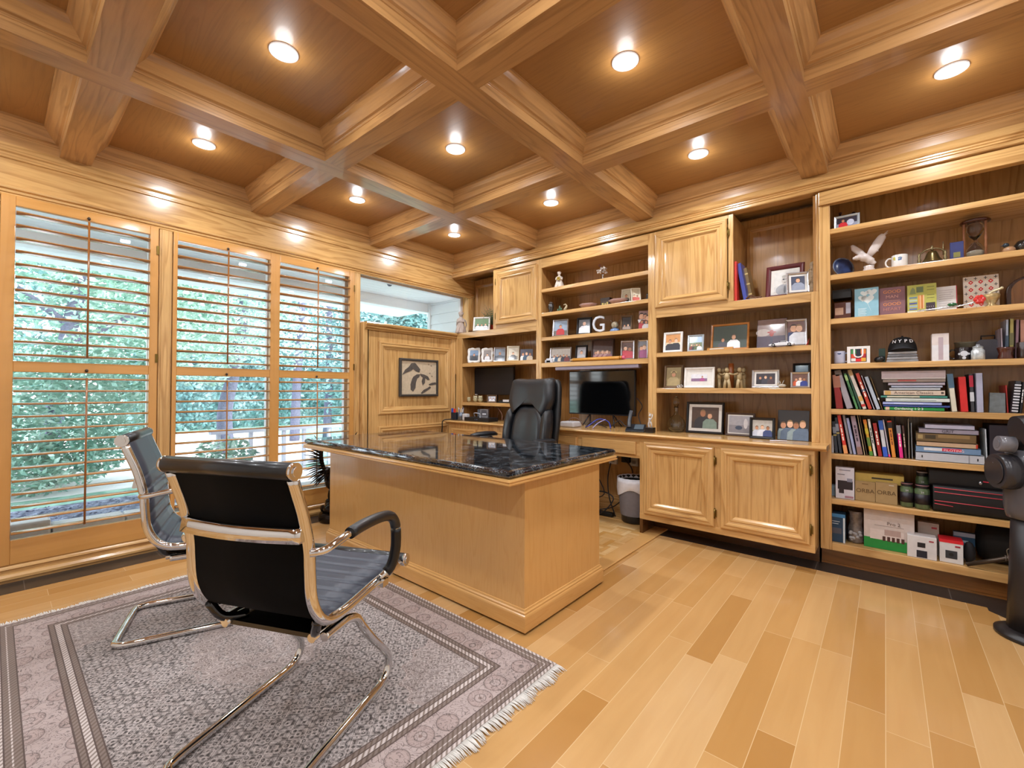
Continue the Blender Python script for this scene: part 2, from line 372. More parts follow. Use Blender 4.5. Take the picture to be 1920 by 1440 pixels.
# plantation shutters
def shutter(name_label, bays, y0, y1):
    t = thing('plantation_shutter', name_label, 'window shutter', (0, y0, .10), group='plantation shutters on the garden windows')
    W = y1-y0; H0 = 2.24-.10
    f = M(); x0, x1 = -.012, .022
    z = dict(b=.24-.10, m0=1.215-.10, m1=1.278-.10, t=2.182-.10)
    st = [0]+[v-y0 for p in bays for v in p]+[W]
    for k in range(0, len(st), 2): f.box(x0, x1, st[k], st[k+1], 0, H0, 1)
    for a, b in bays:
        a -= y0; b -= y0
        f.box(x0, x1-.001, a, b, 0, z['b'], 0); f.box(x0, x1-.001, a, b, z['m0'], z['m1'], 0); f.box(x0, x1-.001, a, b, z['t'], H0, 0)
    obj('frame', f, [shut('y'), shut('z')], t, bevel=.003)
    for a, b in bays:
        a -= y0; b -= y0
        for (za, zb, n, up) in ((z['m1'], z['t'], 12, 1), (z['b'], z['m0'], 13, 0)):
            tilt = R(4) if up else R(0)
            l = M(); p = (zb-za)/n
            for k in range(n):
                zc = za+p*(k+.5); sec = []
                for q in range(12):
                    an = 2*math.pi*q/12; ex = .036*math.cos(an); ez = .0075*math.sin(an)
                    sec.append((.005+ex*math.cos(tilt)-ez*math.sin(tilt), zc+ex*math.sin(tilt)+ez*math.cos(tilt)))
                l.loft([[(u, yy, v) for u, v in sec] for yy in (a+.002, b-.002)])
            obj('louvers', l, [wood('y', base='#b9834a', dark='#a9723a', fig=.3)], t)
            c = (a+b)/2
            r = M(); r.cyl((.044, c, za+.03), (.044, c, zb-.012 if up else zb-.03), .0055, n=8)
            obj('tilt_rod', r, [wood('z', base='#9d6430', dark='#7d4a20')], t)
            k_ = M(); k_.ell((.03, c, zb+.012 if up else zb+.016), (.012, .009, .011), 8); obj('magnet_catch', k_, [mat('#3a2a1c', .4)], t)
    for zz in (.35, 1.2, 1.95):
        h = M(); h.box(.018, .028, W-.012 if y1 < -2 else W-.008, W+.002, zz, zz+.06); obj('hinge', h, [BRASS], t)
    return t
shutter('single tall wooden plantation shutter at the left end of the window wall', [(-3.405, -2.79)], -3.463, -2.744)
shutter('double wooden plantation shutter between the left shutter and the wall panel', [(-2.634, -2.011), (-1.936, -1.31)], -2.660, -1.260)

# raised wall panel below the transom
pn = M(); PX = .055
pn.box(0, PX-.012, -1.13, -.001, .12, 1.70, 0); pn.box(0, PX-.012, -1.189, -1.12, .1, 1.75, 0)
pn.ring(-1.19, 0, .10, 1.765, [(0, -.05), (0, .012), (.006, .018), (.014, .018), (.02, .01), (.05, .01), (.056, .004), (.062, -.012)], PYZ(PX-.008), 1, 0)
def wallring(u0, u1, v0, v1):
    pn.ring(u0, u1, v0, v1, [(0, 0), (0, .012), (.004, .018), (.014, .020), (.022, .016), (.03, .016), (.036, .022), (.048, .016), (.056, .008), (.066, .006), (.072, 0)], PYZ(PX-.012), 1, 0)
wallring(-1.01, -.075, .87, 1.595); wallring(-1.01, -.075, .18, .75)
struct('wall_panel_left', pn, [oak('z'), oak('y')])
tr = M()
tr.prism([(0, 1.70), (PX+.006, 1.70), (PX+.012, 1.71), (PX+.03, 1.718), (PX+.034, 1.728), (PX+.02, 1.736), (PX+.04, 1.745), (PX+.046, 1.76), (PX+.04, 1.772), (0, 1.772)], 'y', -1.172, .0, 0)
tr.box(-.1, .02, .0, .26, 1.745, 1.768)
tr.prism([(0, .12), (.07, .11), (.085, .09), (.075, .07), (.09, .05), (.09, .001), (0, .001)], 'y', -1.19, -.0, 0)
struct('trim_9', tr, [oak('y')])
tr = M()   # fluted end pilaster between transom and niche
for k, (ya, yb, d) in enumerate([(.262, .278, .014), (.282, .297, .02), (.302, .317, .02), (.322, .345, .012)]): tr.box(0, d, ya, yb, 1.772, 2.232)
struct('trim_10', tr, [oak('z')], bevel=.004)

# ------------------------------------------------------------ joinery on the back wall (front plane y = 0)
def part(name, b, mats, t, bevel=0, label=None, parent=None, **k):
    b.xf(Matrix.Translation(-t.location)); return obj(name, b, mats, parent or t, bevel=bevel, label=label, **k)
def PXZ(y0, s=-1): return lambda u, v, d: (u, y0+s*d, v)
PROF_DOOR = [(0, 0), (0, .010), (.006, .018), (.016, .020), (.03, .020), (.034, .016), (.046, .014), (.05, .010), (.056, .014), (.064, .016), (.074, .008), (.078, .002), (.09, -.002)]
PROF_DOOR_LOW = [(0, 0), (0, .010), (.006, .018), (.012, .020), (.022, .020), (.034, .028), (.044, .026), (.048, .018), (.06, .014), (.066, .020), (.078, .018), (.088, .006), (.092, -.002)]
def door(t, x0, x1, z0, z1, y, prof, hinge, name='door'):
    b = M(); b.ring(x0, x1, z0, z1, prof, PXZ(y), 1, 0, fill=2)
    b.box(x0+.001, x1-.001, y+.001, y+.004, z0+.001, z1-.001, 0)
    d = part(name, b, [oak('z'), oak('x'), plain('z')], t)
    hx = x1 if hinge == 'r' else x0; s = 1 if hinge == 'r' else -1
    for zz in (z0+(z1-z0)*.17, z0+(z1-z0)*.83):
        h = M(); h.cyl((hx+s*.004, y-.010, zz-.028), (hx+s*.004, y-.010, zz+.028), .005, n=8); h.box(min(hx, hx+s*.016), max(hx, hx+s*.016), y-.008, y-.002, zz-.024, zz+.024)
        h.ell((hx+s*.004, y-.010, zz+.031), .006, 6); h.ell((hx+s*.004, y-.010, zz-.031), .006, 6)
        h.xf(Matrix.Translation(-t.location)); obj('hinge', h, [BRASS], d)
    return d
D = .36                                        # inside depth of the shelving
def unit(label, x0, loc=None):
    return thing('shelving_unit', label, 'bookshelf', loc or (x0, 0, .782))
def shelf(t, x0, x1, ztop, th=.034, y0=.004, y1=D, name='shelf'):
    b = M(); b.box(x0, x1, y0, y1, ztop-th, ztop); return part(name, b, [oak('x')], t, bevel=.003)
# left unit: niche, upper cupboard, frames shelf, monitor bay
t = unit('left oak shelving unit in the corner with small upper cupboard and monitor bay', .07)
b = M(); b.box(.07, .168, 0, .022, .782, 1.707, 0); b.box(.018, .07, .001, .022, 1.3, 1.707, 0); b.box(1.236, 1.2665, 0, .022, .782, 2.41, 0); b.box(.06, 1.236, 0, .022, 1.707, 1.772, 1)
b.box(.654, 1.236, 0, .02, 2.375, 2.41, 1); b.box(.654, .70, 0, .02, 1.772, 2.375, 0); b.box(.70, 1.236, 0, .02, 1.772, 1.83, 1); part('face_frame', b, [oak('z'), oak('x')], t, bevel=.002)
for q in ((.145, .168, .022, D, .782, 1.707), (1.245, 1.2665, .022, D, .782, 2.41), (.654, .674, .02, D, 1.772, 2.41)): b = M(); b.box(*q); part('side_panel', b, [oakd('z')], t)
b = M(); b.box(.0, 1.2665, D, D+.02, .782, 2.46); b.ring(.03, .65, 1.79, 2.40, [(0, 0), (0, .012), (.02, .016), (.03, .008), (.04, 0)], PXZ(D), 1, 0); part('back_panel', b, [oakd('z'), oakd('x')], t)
b = M(); b.box(.002, 1.236, .022, D, 1.73, 1.772); part('shelf', b, [oak('x')], t)
shelf(t, .168, 1.245, 1.421, .042); shelf(t, .168, 1.245, .977, .036); 
door(t, .70, 1.246, 1.812, 2.368, 0, PROF_DOOR, 'l')
# centre unit
t = unit('middle oak shelving unit with four display shelves above the television bay', 1.2665)
b = M(); b.box(1.2667, 1.296, 0, .022, .782, 2.41, 0); b.box(2.389, 2.4215, 0, .022, .782, 2.41, 0); b.box(1.296, 2.389, 0, .022, 2.32, 2.41, 1); part('face_frame', b, [oak('z'), oak('x')], t, bevel=.002)
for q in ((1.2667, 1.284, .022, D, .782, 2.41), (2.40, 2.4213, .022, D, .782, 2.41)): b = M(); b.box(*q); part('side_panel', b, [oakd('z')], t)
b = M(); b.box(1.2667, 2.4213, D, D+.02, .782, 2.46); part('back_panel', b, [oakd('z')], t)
for z in (2.11, 1.875, 1.634): shelf(t, 1.284, 2.40, z)
shelf(t, 1.284, 2.40, 1.382, .042)
b = M(); b.box(1.284, 2.40, .022, D, 2.32, 2.34); part('top_panel', b, [oakd('x')], t)
b = M(); b.prism([(.01, 1.338), (.075, 1.338), (.075, 1.315), (.02, 1.305), (.01, 1.312)], 'x', 1.46, 2.30); part('under_shelf_light', b, [mat('#8d8290', .4)], t)
# right unit
t = unit('right oak shelving unit with large upper cupboard and open niche beside it', 2.4217)
b = M(); b.box(2.4217, 2.456, 0, .022, .782, 2.41, 0); b.box(3.503, 3.548, 0, .022, .782, 1.772, 0); b.box(2.456, 3.503, 0, .022, 1.707, 1.772, 1)
b.box(3.533, 3.548, .0, .022, 1.772, 2.41, 0); b.box(3.0, 3.034, 0, .022, 1.772, 2.41, 0); b.box(2.456, 3.0, 0, .022, 2.385, 2.41, 1); b.box(2.456, 3.0, 0, .022, 1.772, 1.80, 1); part('face_frame', b, [oak('z'), oak('x')], t, bevel=.002)
for q in ((2.4217, 2.445, .022, D, .782, 2.41), (3.515, 3.548, .022, D, .782, 2.41), (3.012, 3.034, .022, D, 1.772, 2.41)): b = M(); b.box(*q); part('side_panel', b, [oakd('z')], t)
b = M(); b.box(2.4217, 3.548, D, D+.02, .782, 2.46); b.ring(3.05, 3.505, 1.79, 2.395, [(0, 0), (0, .012), (.02, .016), (.03, .008), (.04, 0)], PXZ(D), 1, 0); part('back_panel', b, [oakd('z'), oakd('x')], t)
b = M(); b.box(2.445, 3.515, .022, D, 1.73, 1.772); part('shelf', b, [oak('x')], t)
shelf(t, 2.445, 3.515, 1.422); shelf(t, 2.445, 3.515, 1.137, .038)
door(t, 2.452, 2.995, 1.785, 2.382, 0, PROF_DOOR, 'r')
# tall bookcase
t = thing('bookcase', 'tall floor-to-ceiling oak bookcase on the right with eight shelf levels', 'bookshelf', (3.55, 0, .001))
XE = 4.98
b = M(); b.box(3.55, 3.609, -.014, .022, .106, 2.32, 0); b.box(3.55, XE, -.03, .022, 2.32, 2.405, 1); b.box(3.609, XE, -.014, .022, .106, .154, 1); b.box(XE-.05, XE, -.014, .022, .106, 2.32, 0); part('face_frame', b, [oak('z'), oak('x')], t, bevel=.003)
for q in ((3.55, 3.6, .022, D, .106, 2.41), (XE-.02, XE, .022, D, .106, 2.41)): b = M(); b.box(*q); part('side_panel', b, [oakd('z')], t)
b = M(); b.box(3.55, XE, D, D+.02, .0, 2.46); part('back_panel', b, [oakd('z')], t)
for z in (2.161, 1.864, 1.581, 1.293, 1.004, .719, .433): shelf(t, 3.6, XE-.02, z, .034, -.008)
b = M(); b.box(3.6, XE-.02, .022, D, .12, .154); part('bottom_shelf', b, [oak('x')], t)
b = M(); b.box(3.55, XE, .055, .075, .0, .106); b.box(3.55, XE, .045, .055, .0, .012); part('toe_kick', b, [wood('x', base='#93602f', dark='#6d431e')], t)
# base cabinet with two doors
t = thing('base_cabinet', 'oak base cabinet with two raised-panel doors left of the tall bookcase', 'cabinet', (2.405, -.2, .001))
b = M(); b.box(2.405, 3.54, -.2, .34, .118, .748, 0); b.box(2.405, 3.54, -.202, -.198, .12, .165, 1); b.box(2.405, 3.54, -.202, -.198, .72, .748, 1); part('carcass', b, [oak('z'), oak('x')], t, bevel=.002)
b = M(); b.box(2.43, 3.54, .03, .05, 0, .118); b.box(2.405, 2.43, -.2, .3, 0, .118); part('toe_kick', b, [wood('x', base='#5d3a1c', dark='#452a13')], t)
door(t, 2.443, 2.957, .168, .722, -.204, PROF_DOOR_LOW, 'r'); door(t, 2.998, 3.515, .168, .725, -.204, PROF_DOOR_LOW, 'r')
# knee-hole desk section
t = thing('desk_section', 'built-in oak kneehole desk section with drawers under the television', 'desk', (1.36, -.19, .001))
b = M(); b.box(1.36, 2.404, -.19, -.17, .585, .748, 0); b.box(1.36, 1.38, -.17, .34, .0, .748, 1); b.box(1.38, 2.404, .30, .34, .0, .748, 1); b.box(1.38, 2.404, -.17, .30, .72, .748, 0)
b.prism([(.3, .0), (.285, .0), (.285, .10), (.278, .11), (.285, .12), (.29, .135), (.3, .14)], 'x', 1.38, 2.404, 0); b.box(1.38, 2.404, .0, .30, .0, .012, 0)
part('carcass', b, [oak('x'), oakd('z')], t)
for x0, x1 in ((1.39, 1.83), (1.885, 2.372)):
    b = M(); b.ring(x0, x1, .612, .714, [(0, 0), (0, .014), (.006, .019), (.012, .019)], PXZ(-.19), 0, 0, fill=0); part('drawer', b, [oak('x')], t)
# left base cabinet with drawers
t = thing('base_cabinet', 'oak drawer cabinet in the corner under the dark monitor', 'cabinet', (.16, -.19, .001))
b = M(); b.box(.16, 1.358, -.19, .34, .1, .748, 0); b.box(.18, 1.358, .02, .34, 0, .1, 0); part('carcass', b, [oak('z')], t, bevel=.002)
for x0, x1 in ((.22, .60), (.63, .985), (1.01, 1.335)):
    b = M(); b.ring(x0, x1, .58, .70, [(0, 0), (0, .014), (.006, .019), (.02, .019), (.03, .012), (.04, .012)], PXZ(-.19), 0, 0, fill=0); part('drawer', b, [oak('x')], t)
    b = M(); b.ring(x0, x1, .14, .555, PROF_DOOR_LOW, PXZ(-.19), 0, 0, fill=0); part('door', b, [oak('x')], t)
# continuous worktop
t = thing('worktop', 'long oak counter with moulded nosing running under all three shelving units', 'countertop', (.14, -.23, .75))
b = M(); b.prism([(.34, .782), (-.218, .782), (-.232, .779), (-.238, .772), (-.238, .766), (-.228, .760), (-.220, .760), (-.220, .756), (-.21, .75), (.34, .75)], 'x', .14, 3.602)
b.prism([(.34, .752), (.34, .7505), (-.2, .7505), (-.2, .752)], 'x', .15, 3.58); part('top', b, [oak('x')], t, bevel=.002)

# ------------------------------------------------------------ desk
t = thing('desk', 'big maple desk with black granite top in the middle of the room', 'desk', (1.695, -1.54, 0))
b = M(); b.box(.79, 2.60, -1.885, -1.865, .06, .702); b.box(.79, 1.30, -1.865, -1.19, .06, .702); b.box(2.10, 2.60, -1.865, -1.19, .06, .702); part('carcass', b, [desk_oak('z')], t)
b = M(); pr = [(-.018, .012), (-.018, .078), (-.016, .084), (-.012, .088), (-.012, .096), (-.006, .10), (-.004, .108), (0, .11)]
b.ring(.79, 2.60, -1.885, -1.19, [(i, z) for i, z in pr]+[(0, .05)], lambda u, v, d: (u, v, d), 0, 1); b.box(.80, 2.59, -1.87, -1.2, .004, .06, 0); part('plinth', b, [desk_oak('x'), desk_oak('y')], t)
b = M(); b.box(.705, 2.622, -2.028, -1.052, .700, .704, 0)
b.ring(.69, 2.64, -2.04, -1.04, [(.02, .700), (.004, .701), (0, .705), (0, .710), (.006, .712), (.006, .716), (.002, .718), (.004, .724), (.012, .728), (.02, .730), (.06, .730)], PXY, 0, 1, smooth=False); part('top_moulding', b, [desk_oak('x'), desk_oak('y')], t)
def granite():
    m, t_, p = newmat('black_granite'); tc = t_.nodes.new('ShaderNodeTexCoord')
    v = t_.nodes.new('ShaderNodeTexVoronoi'); v.inputs['Scale'].default_value = 160; t_.links.new(tc.outputs['Object'], v.inputs[0])
    n = t_.nodes.new('ShaderNodeTexNoise'); n.inputs['Scale'].default_value = 18; n.inputs['Detail'].default_value = 6; t_.links.new(tc.outputs['Object'], n.inputs[0])
    r = ramp(t_, [(0, srgb('#0b0c0e')), (.50, srgb('#121417')), (.66, srgb('#2b3036')), (.80, srgb('#6d767e'))])
    t_.links.new(math_(t_, 'ADD', math_(t_, 'MULTIPLY', n.outputs[0], .75), math_(t_, 'MULTIPLY', v.outputs[0], .45)), r.inputs[0])
    t_.links.new(r.outputs[0], p.inputs['Base Color']); p.inputs['Roughness'].default_value = .06; p.inputs['Coat Weight'].default_value = .6; p.inputs['Coat Roughness'].default_value = .02
    p.inputs['Specular IOR Level'].default_value = .9
    return m
GRAN = granite()
b = M(); pr = [(.02, .730)]+[(.018-.018*math.sin(R(a)), .748-.018*math.cos(R(a))) for a in range(0, 181, 20)]+[(.03, .766)]
b.ring(.70, 2.632, -2.032, -1.05, pr, PXY, 0, 0, fill=0, smooth=True); part('granite_slab', b, [GRAN], t)

# ------------------------------------------------------------ cantilever visitor chairs
def ribbed():
    m, t_, p = newmat('ribbed_leather'); tc = t_.nodes.new('ShaderNodeTexCoord')
    n = t_.nodes.new('ShaderNodeTexNoise'); n.inputs['Scale'].default_value = 240; t_.links.new(tc.outputs['Object'], n.inputs[0])
    b = t_.nodes.new('ShaderNodeBump'); b.inputs['Strength'].default_value = .12; b.inputs['Distance'].default_value = .001; t_.links.new(n.outputs[0], b.inputs['Height']); t_.links.new(b.outputs[0], p.inputs['Normal'])
    p.inputs['Base Color'].default_value = (*srgb('#383d49'), 1); p.inputs['Roughness'].default_value = .38; return m
SLING = mat('#060608', .8, noisy=0); SLING.node_tree.nodes['Principled BSDF'].inputs['Specular IOR Level'].default_value = .15
RIB = ribbed(); LEATHER = mat('#17181b', .33, coat=.15)
def visitor_chair(loc, rz, lab):
    t = thing('visitor_chair', lab, 'chair', loc, rz, group='black ribbed cantilever visitor chairs on the rug')
    side = [(-.305, .885), (-.281, .82), (-.255, .748), (-.233, .655), (-.228, .589), (-.222, .52), (-.205, .468), (-.175, .428), (-.13, .408), (-.05, .405), (.084, .416), (.19, .422), (.30, .428)]
    prof = catmull([(0, y, z) for y, z in side], 5)
    W = .205; N = len(prof)
    # sling: front face with ribs, back face
    f = M(); rows = []
    acc = 0; ribs = []
    for i in range(N):
        if i: acc += (prof[i]-prof[i-1]).length
        ribs.append(acc)
    fine = []
    tot = acc; K = 150
    for k in range(K+1):
        s = tot*k/K; i = next((j for j in range(1, N) if ribs[j] >= s-1e-9), N-1); q = (s-ribs[i-1])/(ribs[i]-ribs[i-1]); fine.append(prof[i-1].lerp(prof[i], q))
    secs = []
    for k, p in enumerate(fine):
        a = fine[max(0, k-1)]; c = fine[min(K, k+1)]; d = (c-a).normalized(); nrm = Vector((0, -d.z, d.y))
        if nrm.y < 0 and nrm.z < 0: nrm = -nrm
        nrm = Vector((0, d.z*-1, d.y)) if False else Vector((0, -d.z, d.y))
        s = tot*k/K; ph = (s-.17)/.055
        rel = abs(ph-round(ph)); off = .016 if (s < .17 or s > tot-.06) else .007+.010*min(1, (rel/.16))**.6
        secs.append((p, nrm, off))
    top = [[(-W, p.y+n.y*o, p.z+n.z*o), (-W*.5, p.y+n.y*(o+.001), p.z+n.z*(o+.001)), (0, p.y+n.y*o, p.z+n.z*o), (W*.5, p.y+n.y*(o+.001), p.z+n.z*(o+.001)), (W, p.y+n.y*o, p.z+n.z*o), (W, p.y-n.y*.004, p.z-n.z*.004), (0, p.y-n.y*.004, p.z-n.z*.004), (-W, p.y-n.y*.004, p.z-n.z*.004)] for p, n, o in secs]
    f.loft(top, 0); f.m = [0]*len(f.f)
    for i, fc in enumerate(f.f):
        zs = [v % 8 for v in fc]
        if set(zs) <= {5, 6, 7}: f.m[i] = 1
    obj('sling', f, [RIB, SLING], t)
    for nm, (y, z) in (('top_roll', side[0]), ('front_roll', side[-1])):
        b = M(); b.cyl((-.222, y, z), (.222, y, z), .024, n=20); r_ = obj(nm, b, [LEATHER], t)
        for s_ in (-1, 1):
            b = M(); b.cyl((s_*.222, y, z), (s_*.232, y, z), .0245, n=20); b.cyl((s_*.232, y, z), (s_*.236, y, z), .014, n=16); obj('end_cap', b, [CHROME], r_)
    for s_ in (-1, 1):
        b = M(); b.tube([(s_*.215, p.y, p.z) for p in prof[2:-2]], .0165, 12, flat=1.0); b.v = [(s_*.215+(x-s_*.215)*1.0, y, z) for x, y, z in b.v]; obj('side_rail', b, [CHROME], t)
        arm = catmull([(s_*.225, -.24, .645), (s_*.255, -.215, .648), (s_*.262, -.15, .660), (s_*.262, -.05, .669), (s_*.262, .05, .667), (s_*.262, .115, .655), (s_*.262, .150, .628), (s_*.262, .163, .585), (s_*.260, .163, .52), (s_*.248, .150, .46), (s_*.225, .115, .43)], 5)
        b = M(); b.tube(arm, .012, 10); ar = obj('armrest', b, [CHROME], t)
        b = M(); b.tube(arm[12:34], .0185, 12); obj('arm_pad', b, [LEATHER], ar, label='black leather arm pad')
        b = M(); b.tube(arm[34:48], .0185, 12); obj('arm_sleeve', b, [mat('#0d0d10', .3)], ar, label='black plastic sleeve')
        b = M(); b.box(s_*.262-.012, s_*.262+.012, -.005, .005, -.0, .0) if False else b.box(min(s_*.20, s_*.25), max(s_*.20, s_*.25), .098, .135, .405, .428); obj('arm_bracket', b, [CHROME], ar)
    b = M(); zt = .70
    b.loft([[(x, y-.003*(1-(abs(x)/.215)**2)*8, z) for (y, z) in ((-.272, zt-.022), (-.256, zt-.022), (-.248, zt+.018), (-.264, zt+.018))] for x in [-.215, -.18, -.12, -.05, 0, .05, .12, .18, .215]], smooth=True)
    obj('back_stretcher', b, [CHROME], t)
    # sled base: one bent tube per side joined by a rear bar
    path = []
    for s_ in (1, -1):
        q = [(s_*.085, -.02, .375), (s_*.13, -.02, .374), (s_*.165, -.02, .368), (s_*.185, -.005, .345), (s_*.195, .04, .30), (s_*.20, .12, .215), (s_*.20, .185, .13), (s_*.20, .215, .075), (s_*.20, .205, .035), (s_*.20, .16, .013), (s_*.20, .05, .012), (s_*.20, -.15, .012), (s_*.205, -.27, .012), (s_*.19, -.318, .012), (s_*.15, -.33, .012)]
        path += q if s_ == 1 else q[::-1]
    q = [(.195, -.14, .352), (.196, -.08, .353), (.197, -.03, .352), (.20, .015, .335), (.20, .05, .29), (.20, .12, .205), (.20, .19, .13), (.20, .222, .08), (.20, .21, .035), (.20, .165, .014), (.20, .05, .013), (.20, -.15, .013), (.20, -.28, .013), (.185, -.322, .013), (.14, -.333, .013)]
    path = q+[(-x, y, z) for x, y, z in q[::-1]]
    b = M(); b.tube(catmull(path, 5), .0142, 12); obj('sled_base', b, [CHROME], t)
    for s_ in (-1, 1):
        b = M(); b.cyl((s_*.165, -.16, .354), (s_*.165, -.03, .354), .014, n=12); obj('seat_clamp', b, [CHROME], t)
        b = M(); b.box(s_*.2-.012, s_*.2+.012, .10, .19, .0, .007); obj('glide', b, [mat('#c9c6c2', .5)], t)
    b = M(); b.box(-.17, .17, -.15, -.05, .348, .362); b.box(-.15, .15, -.04, .10, .372, .38)
    for s_ in (-1, 1): b.tube(catmull([(s_*.13, -.10, .360), (s_*.175, -.155, .372), (s_*.205, -.18, .425)], 4), .015, 8)
    obj('seat_support', b, [mat('#08080a', .12, coat=.5)], t)
    return t
visitor_chair((2.331, -2.775, .0135), R(25), 'black ribbed leather chair seen from behind, nearest to the camera')
visitor_chair((1.308, -2.760, .0135), R(-20.5), 'black ribbed leather chair in profile beside the window, behind the nearer chair')

# ------------------------------------------------------------ executive chair behind the desk
t = thing('office_chair', 'tall black padded leather executive chair behind the granite desk', 'chair', (1.50, -.68, .0095), R(168))
PAD = mat('#1b1d22', .36, coat=.2)
def back_y(z): return -.20-.10*(z-.5)/.7
secs = []                                     # outer shell
for z, w in [(.50, .20), (.56, .255), (.66, .285), (.80, .29), (.92, .285), (1.02, .275), (1.12, .262), (1.18, .24), (1.20, .21)]:
    y = back_y(z); n = 14; s_ = []
    for k in range(n):
        a = 2*math.pi*k/n; c, s2 = math.cos(a), math.sin(a)
        s_.append((w*math.copysign(abs(c)**.5, c), y-.045+.045*math.copysign(abs(s2)**.7, s2)+.05*(abs(c)**2)*.6, z))
    secs.append(s_)
b = M(); b.loft(secs); obj('back_shell', b, [mat('#101114', .4)], t)
def pad(pts, th, name, mt=PAD, lab=None, puff=.035):
    # puffy pad from outline in (x, z), placed on the front of the back
    cx = sum(p[0] for p in pts)/len(pts); cz = sum(p[1] for p in pts)/len(pts); n = len(pts); secs = []
    for sc, h in [(1.0, -.01), (1.0, .35), (.97, .72), (.90, .92), (.72, .99), (.4, 1.02), (.02, 1.03)]:
        q = []
        for x, z in pts:
            X = cx+(x-cx)*sc; Z = cz+(z-cz)*sc
            q.append((X, back_y(Z)+.02+.16*X*X*2+th*h, Z))
        secs.append(q)
    b = M(); b.loft(secs); return obj(name, b, [mt], t, label=lab)
def oc(pts, k=4): return [(p.x, p.y) for p in catmull([(x, z, 0) for x, z in pts], k, closed=True)]
pad(oc([(-.235, 1.205), (-.1, 1.205), (.1, 1.205), (.235, 1.205), (.262, 1.13), (.272, 1.03), (.24, .94), (.20, .895), (.15, .955), (.07, .975), (-.07, .975), (-.15, .955), (-.20, .895), (-.24, .94), (-.272, 1.03), (-.262, 1.13)]), .085, 'headrest')
for s_ in (-1, 1):
    pad(oc([(s_*.20, .90), (s_*.245, .95), (s_*.275, .88), (s_*.285, .76), (s_*.275, .62), (s_*.24, .52), (s_*.20, .52), (s_*.205, .66), (s_*.205, .80)]), .085, 'side_bolster')
pad(oc([(-.12, .965), (0, .97), (.12, .965), (.18, .89), (.20, .78), (.20, .62), (.17, .52), (0, .50), (-.17, .52), (-.20, .62), (-.20, .78), (-.18, .89)]), .075, 'centre_pad')
b = M(); b.loft([[(x*w, y*w+.03, z) for x, y in [(-.25, -.2), (-.27, 0), (-.26, .22), (-.15, .27), (.15, .27), (.26, .22), (.27, 0), (.25, -.2)]] for z, w in ((.42, .86), (.44, .98), (.49, 1.0), (.52, .93), (.53, .6))]); obj('seat', b, [PAD], t)
for s_ in (-1, 1):
    b = M(); b.tube(catmull([(s_*.29, -.13, .46), (s_*.37, -.12, .50), (s_*.39, -.10, .60), (s_*.39, -.06, .68), (s_*.39, .02, .698)], 5), .017, 8, flat=1); b.box(s_*.39-.035, s_*.39+.035, -.11, .15, .695, .702); a_ = obj('armrest', b, [mat('#b9bbc0', .25, .8)], t, label='grey metal armrest support')
    b = M(); b.loft([[(s_*.39+u*wd, y, .702+v*h) for u, v in ((-1, 0), (-.9, .7), (0, 1), (.9, .7), (1, 0))] for y, wd, h in ((-.125, .02, .012), (-.10, .036, .03), (.0, .042, .036), (.10, .038, .030), (.145, .03, .018), (.16, .012, .006))]); obj('arm_pad', b, [PAD], a_, label='black padded arm top')
b = M(); b.cyl((0, 0, .10), (0, 0, .42), .03, .024, 12); b.lathe([(.06, .38), (.12, .40), (.12, .42)], n=12); obj('gas_column', b, [BLACK], t)
for k in range(5):
    a = 2*math.pi*k/5+.3; c, s2 = math.cos(a), math.sin(a)
    b = M(); b.tube([(0, 0, .11), (c*.16, s2*.16, .10), (c*.31, s2*.31, .075)], [.028, .02, .014], 8); l_ = obj('leg', b, [mat('#15161a', .3)], t)
    b = M(); b.cyl((c*.31-s2*.02, s2*.31+c*.02, .028), (c*.31+s2*.02, s2*.31-c*.02, .028), .027, n=12); obj('caster', b, [BLACK], l_)

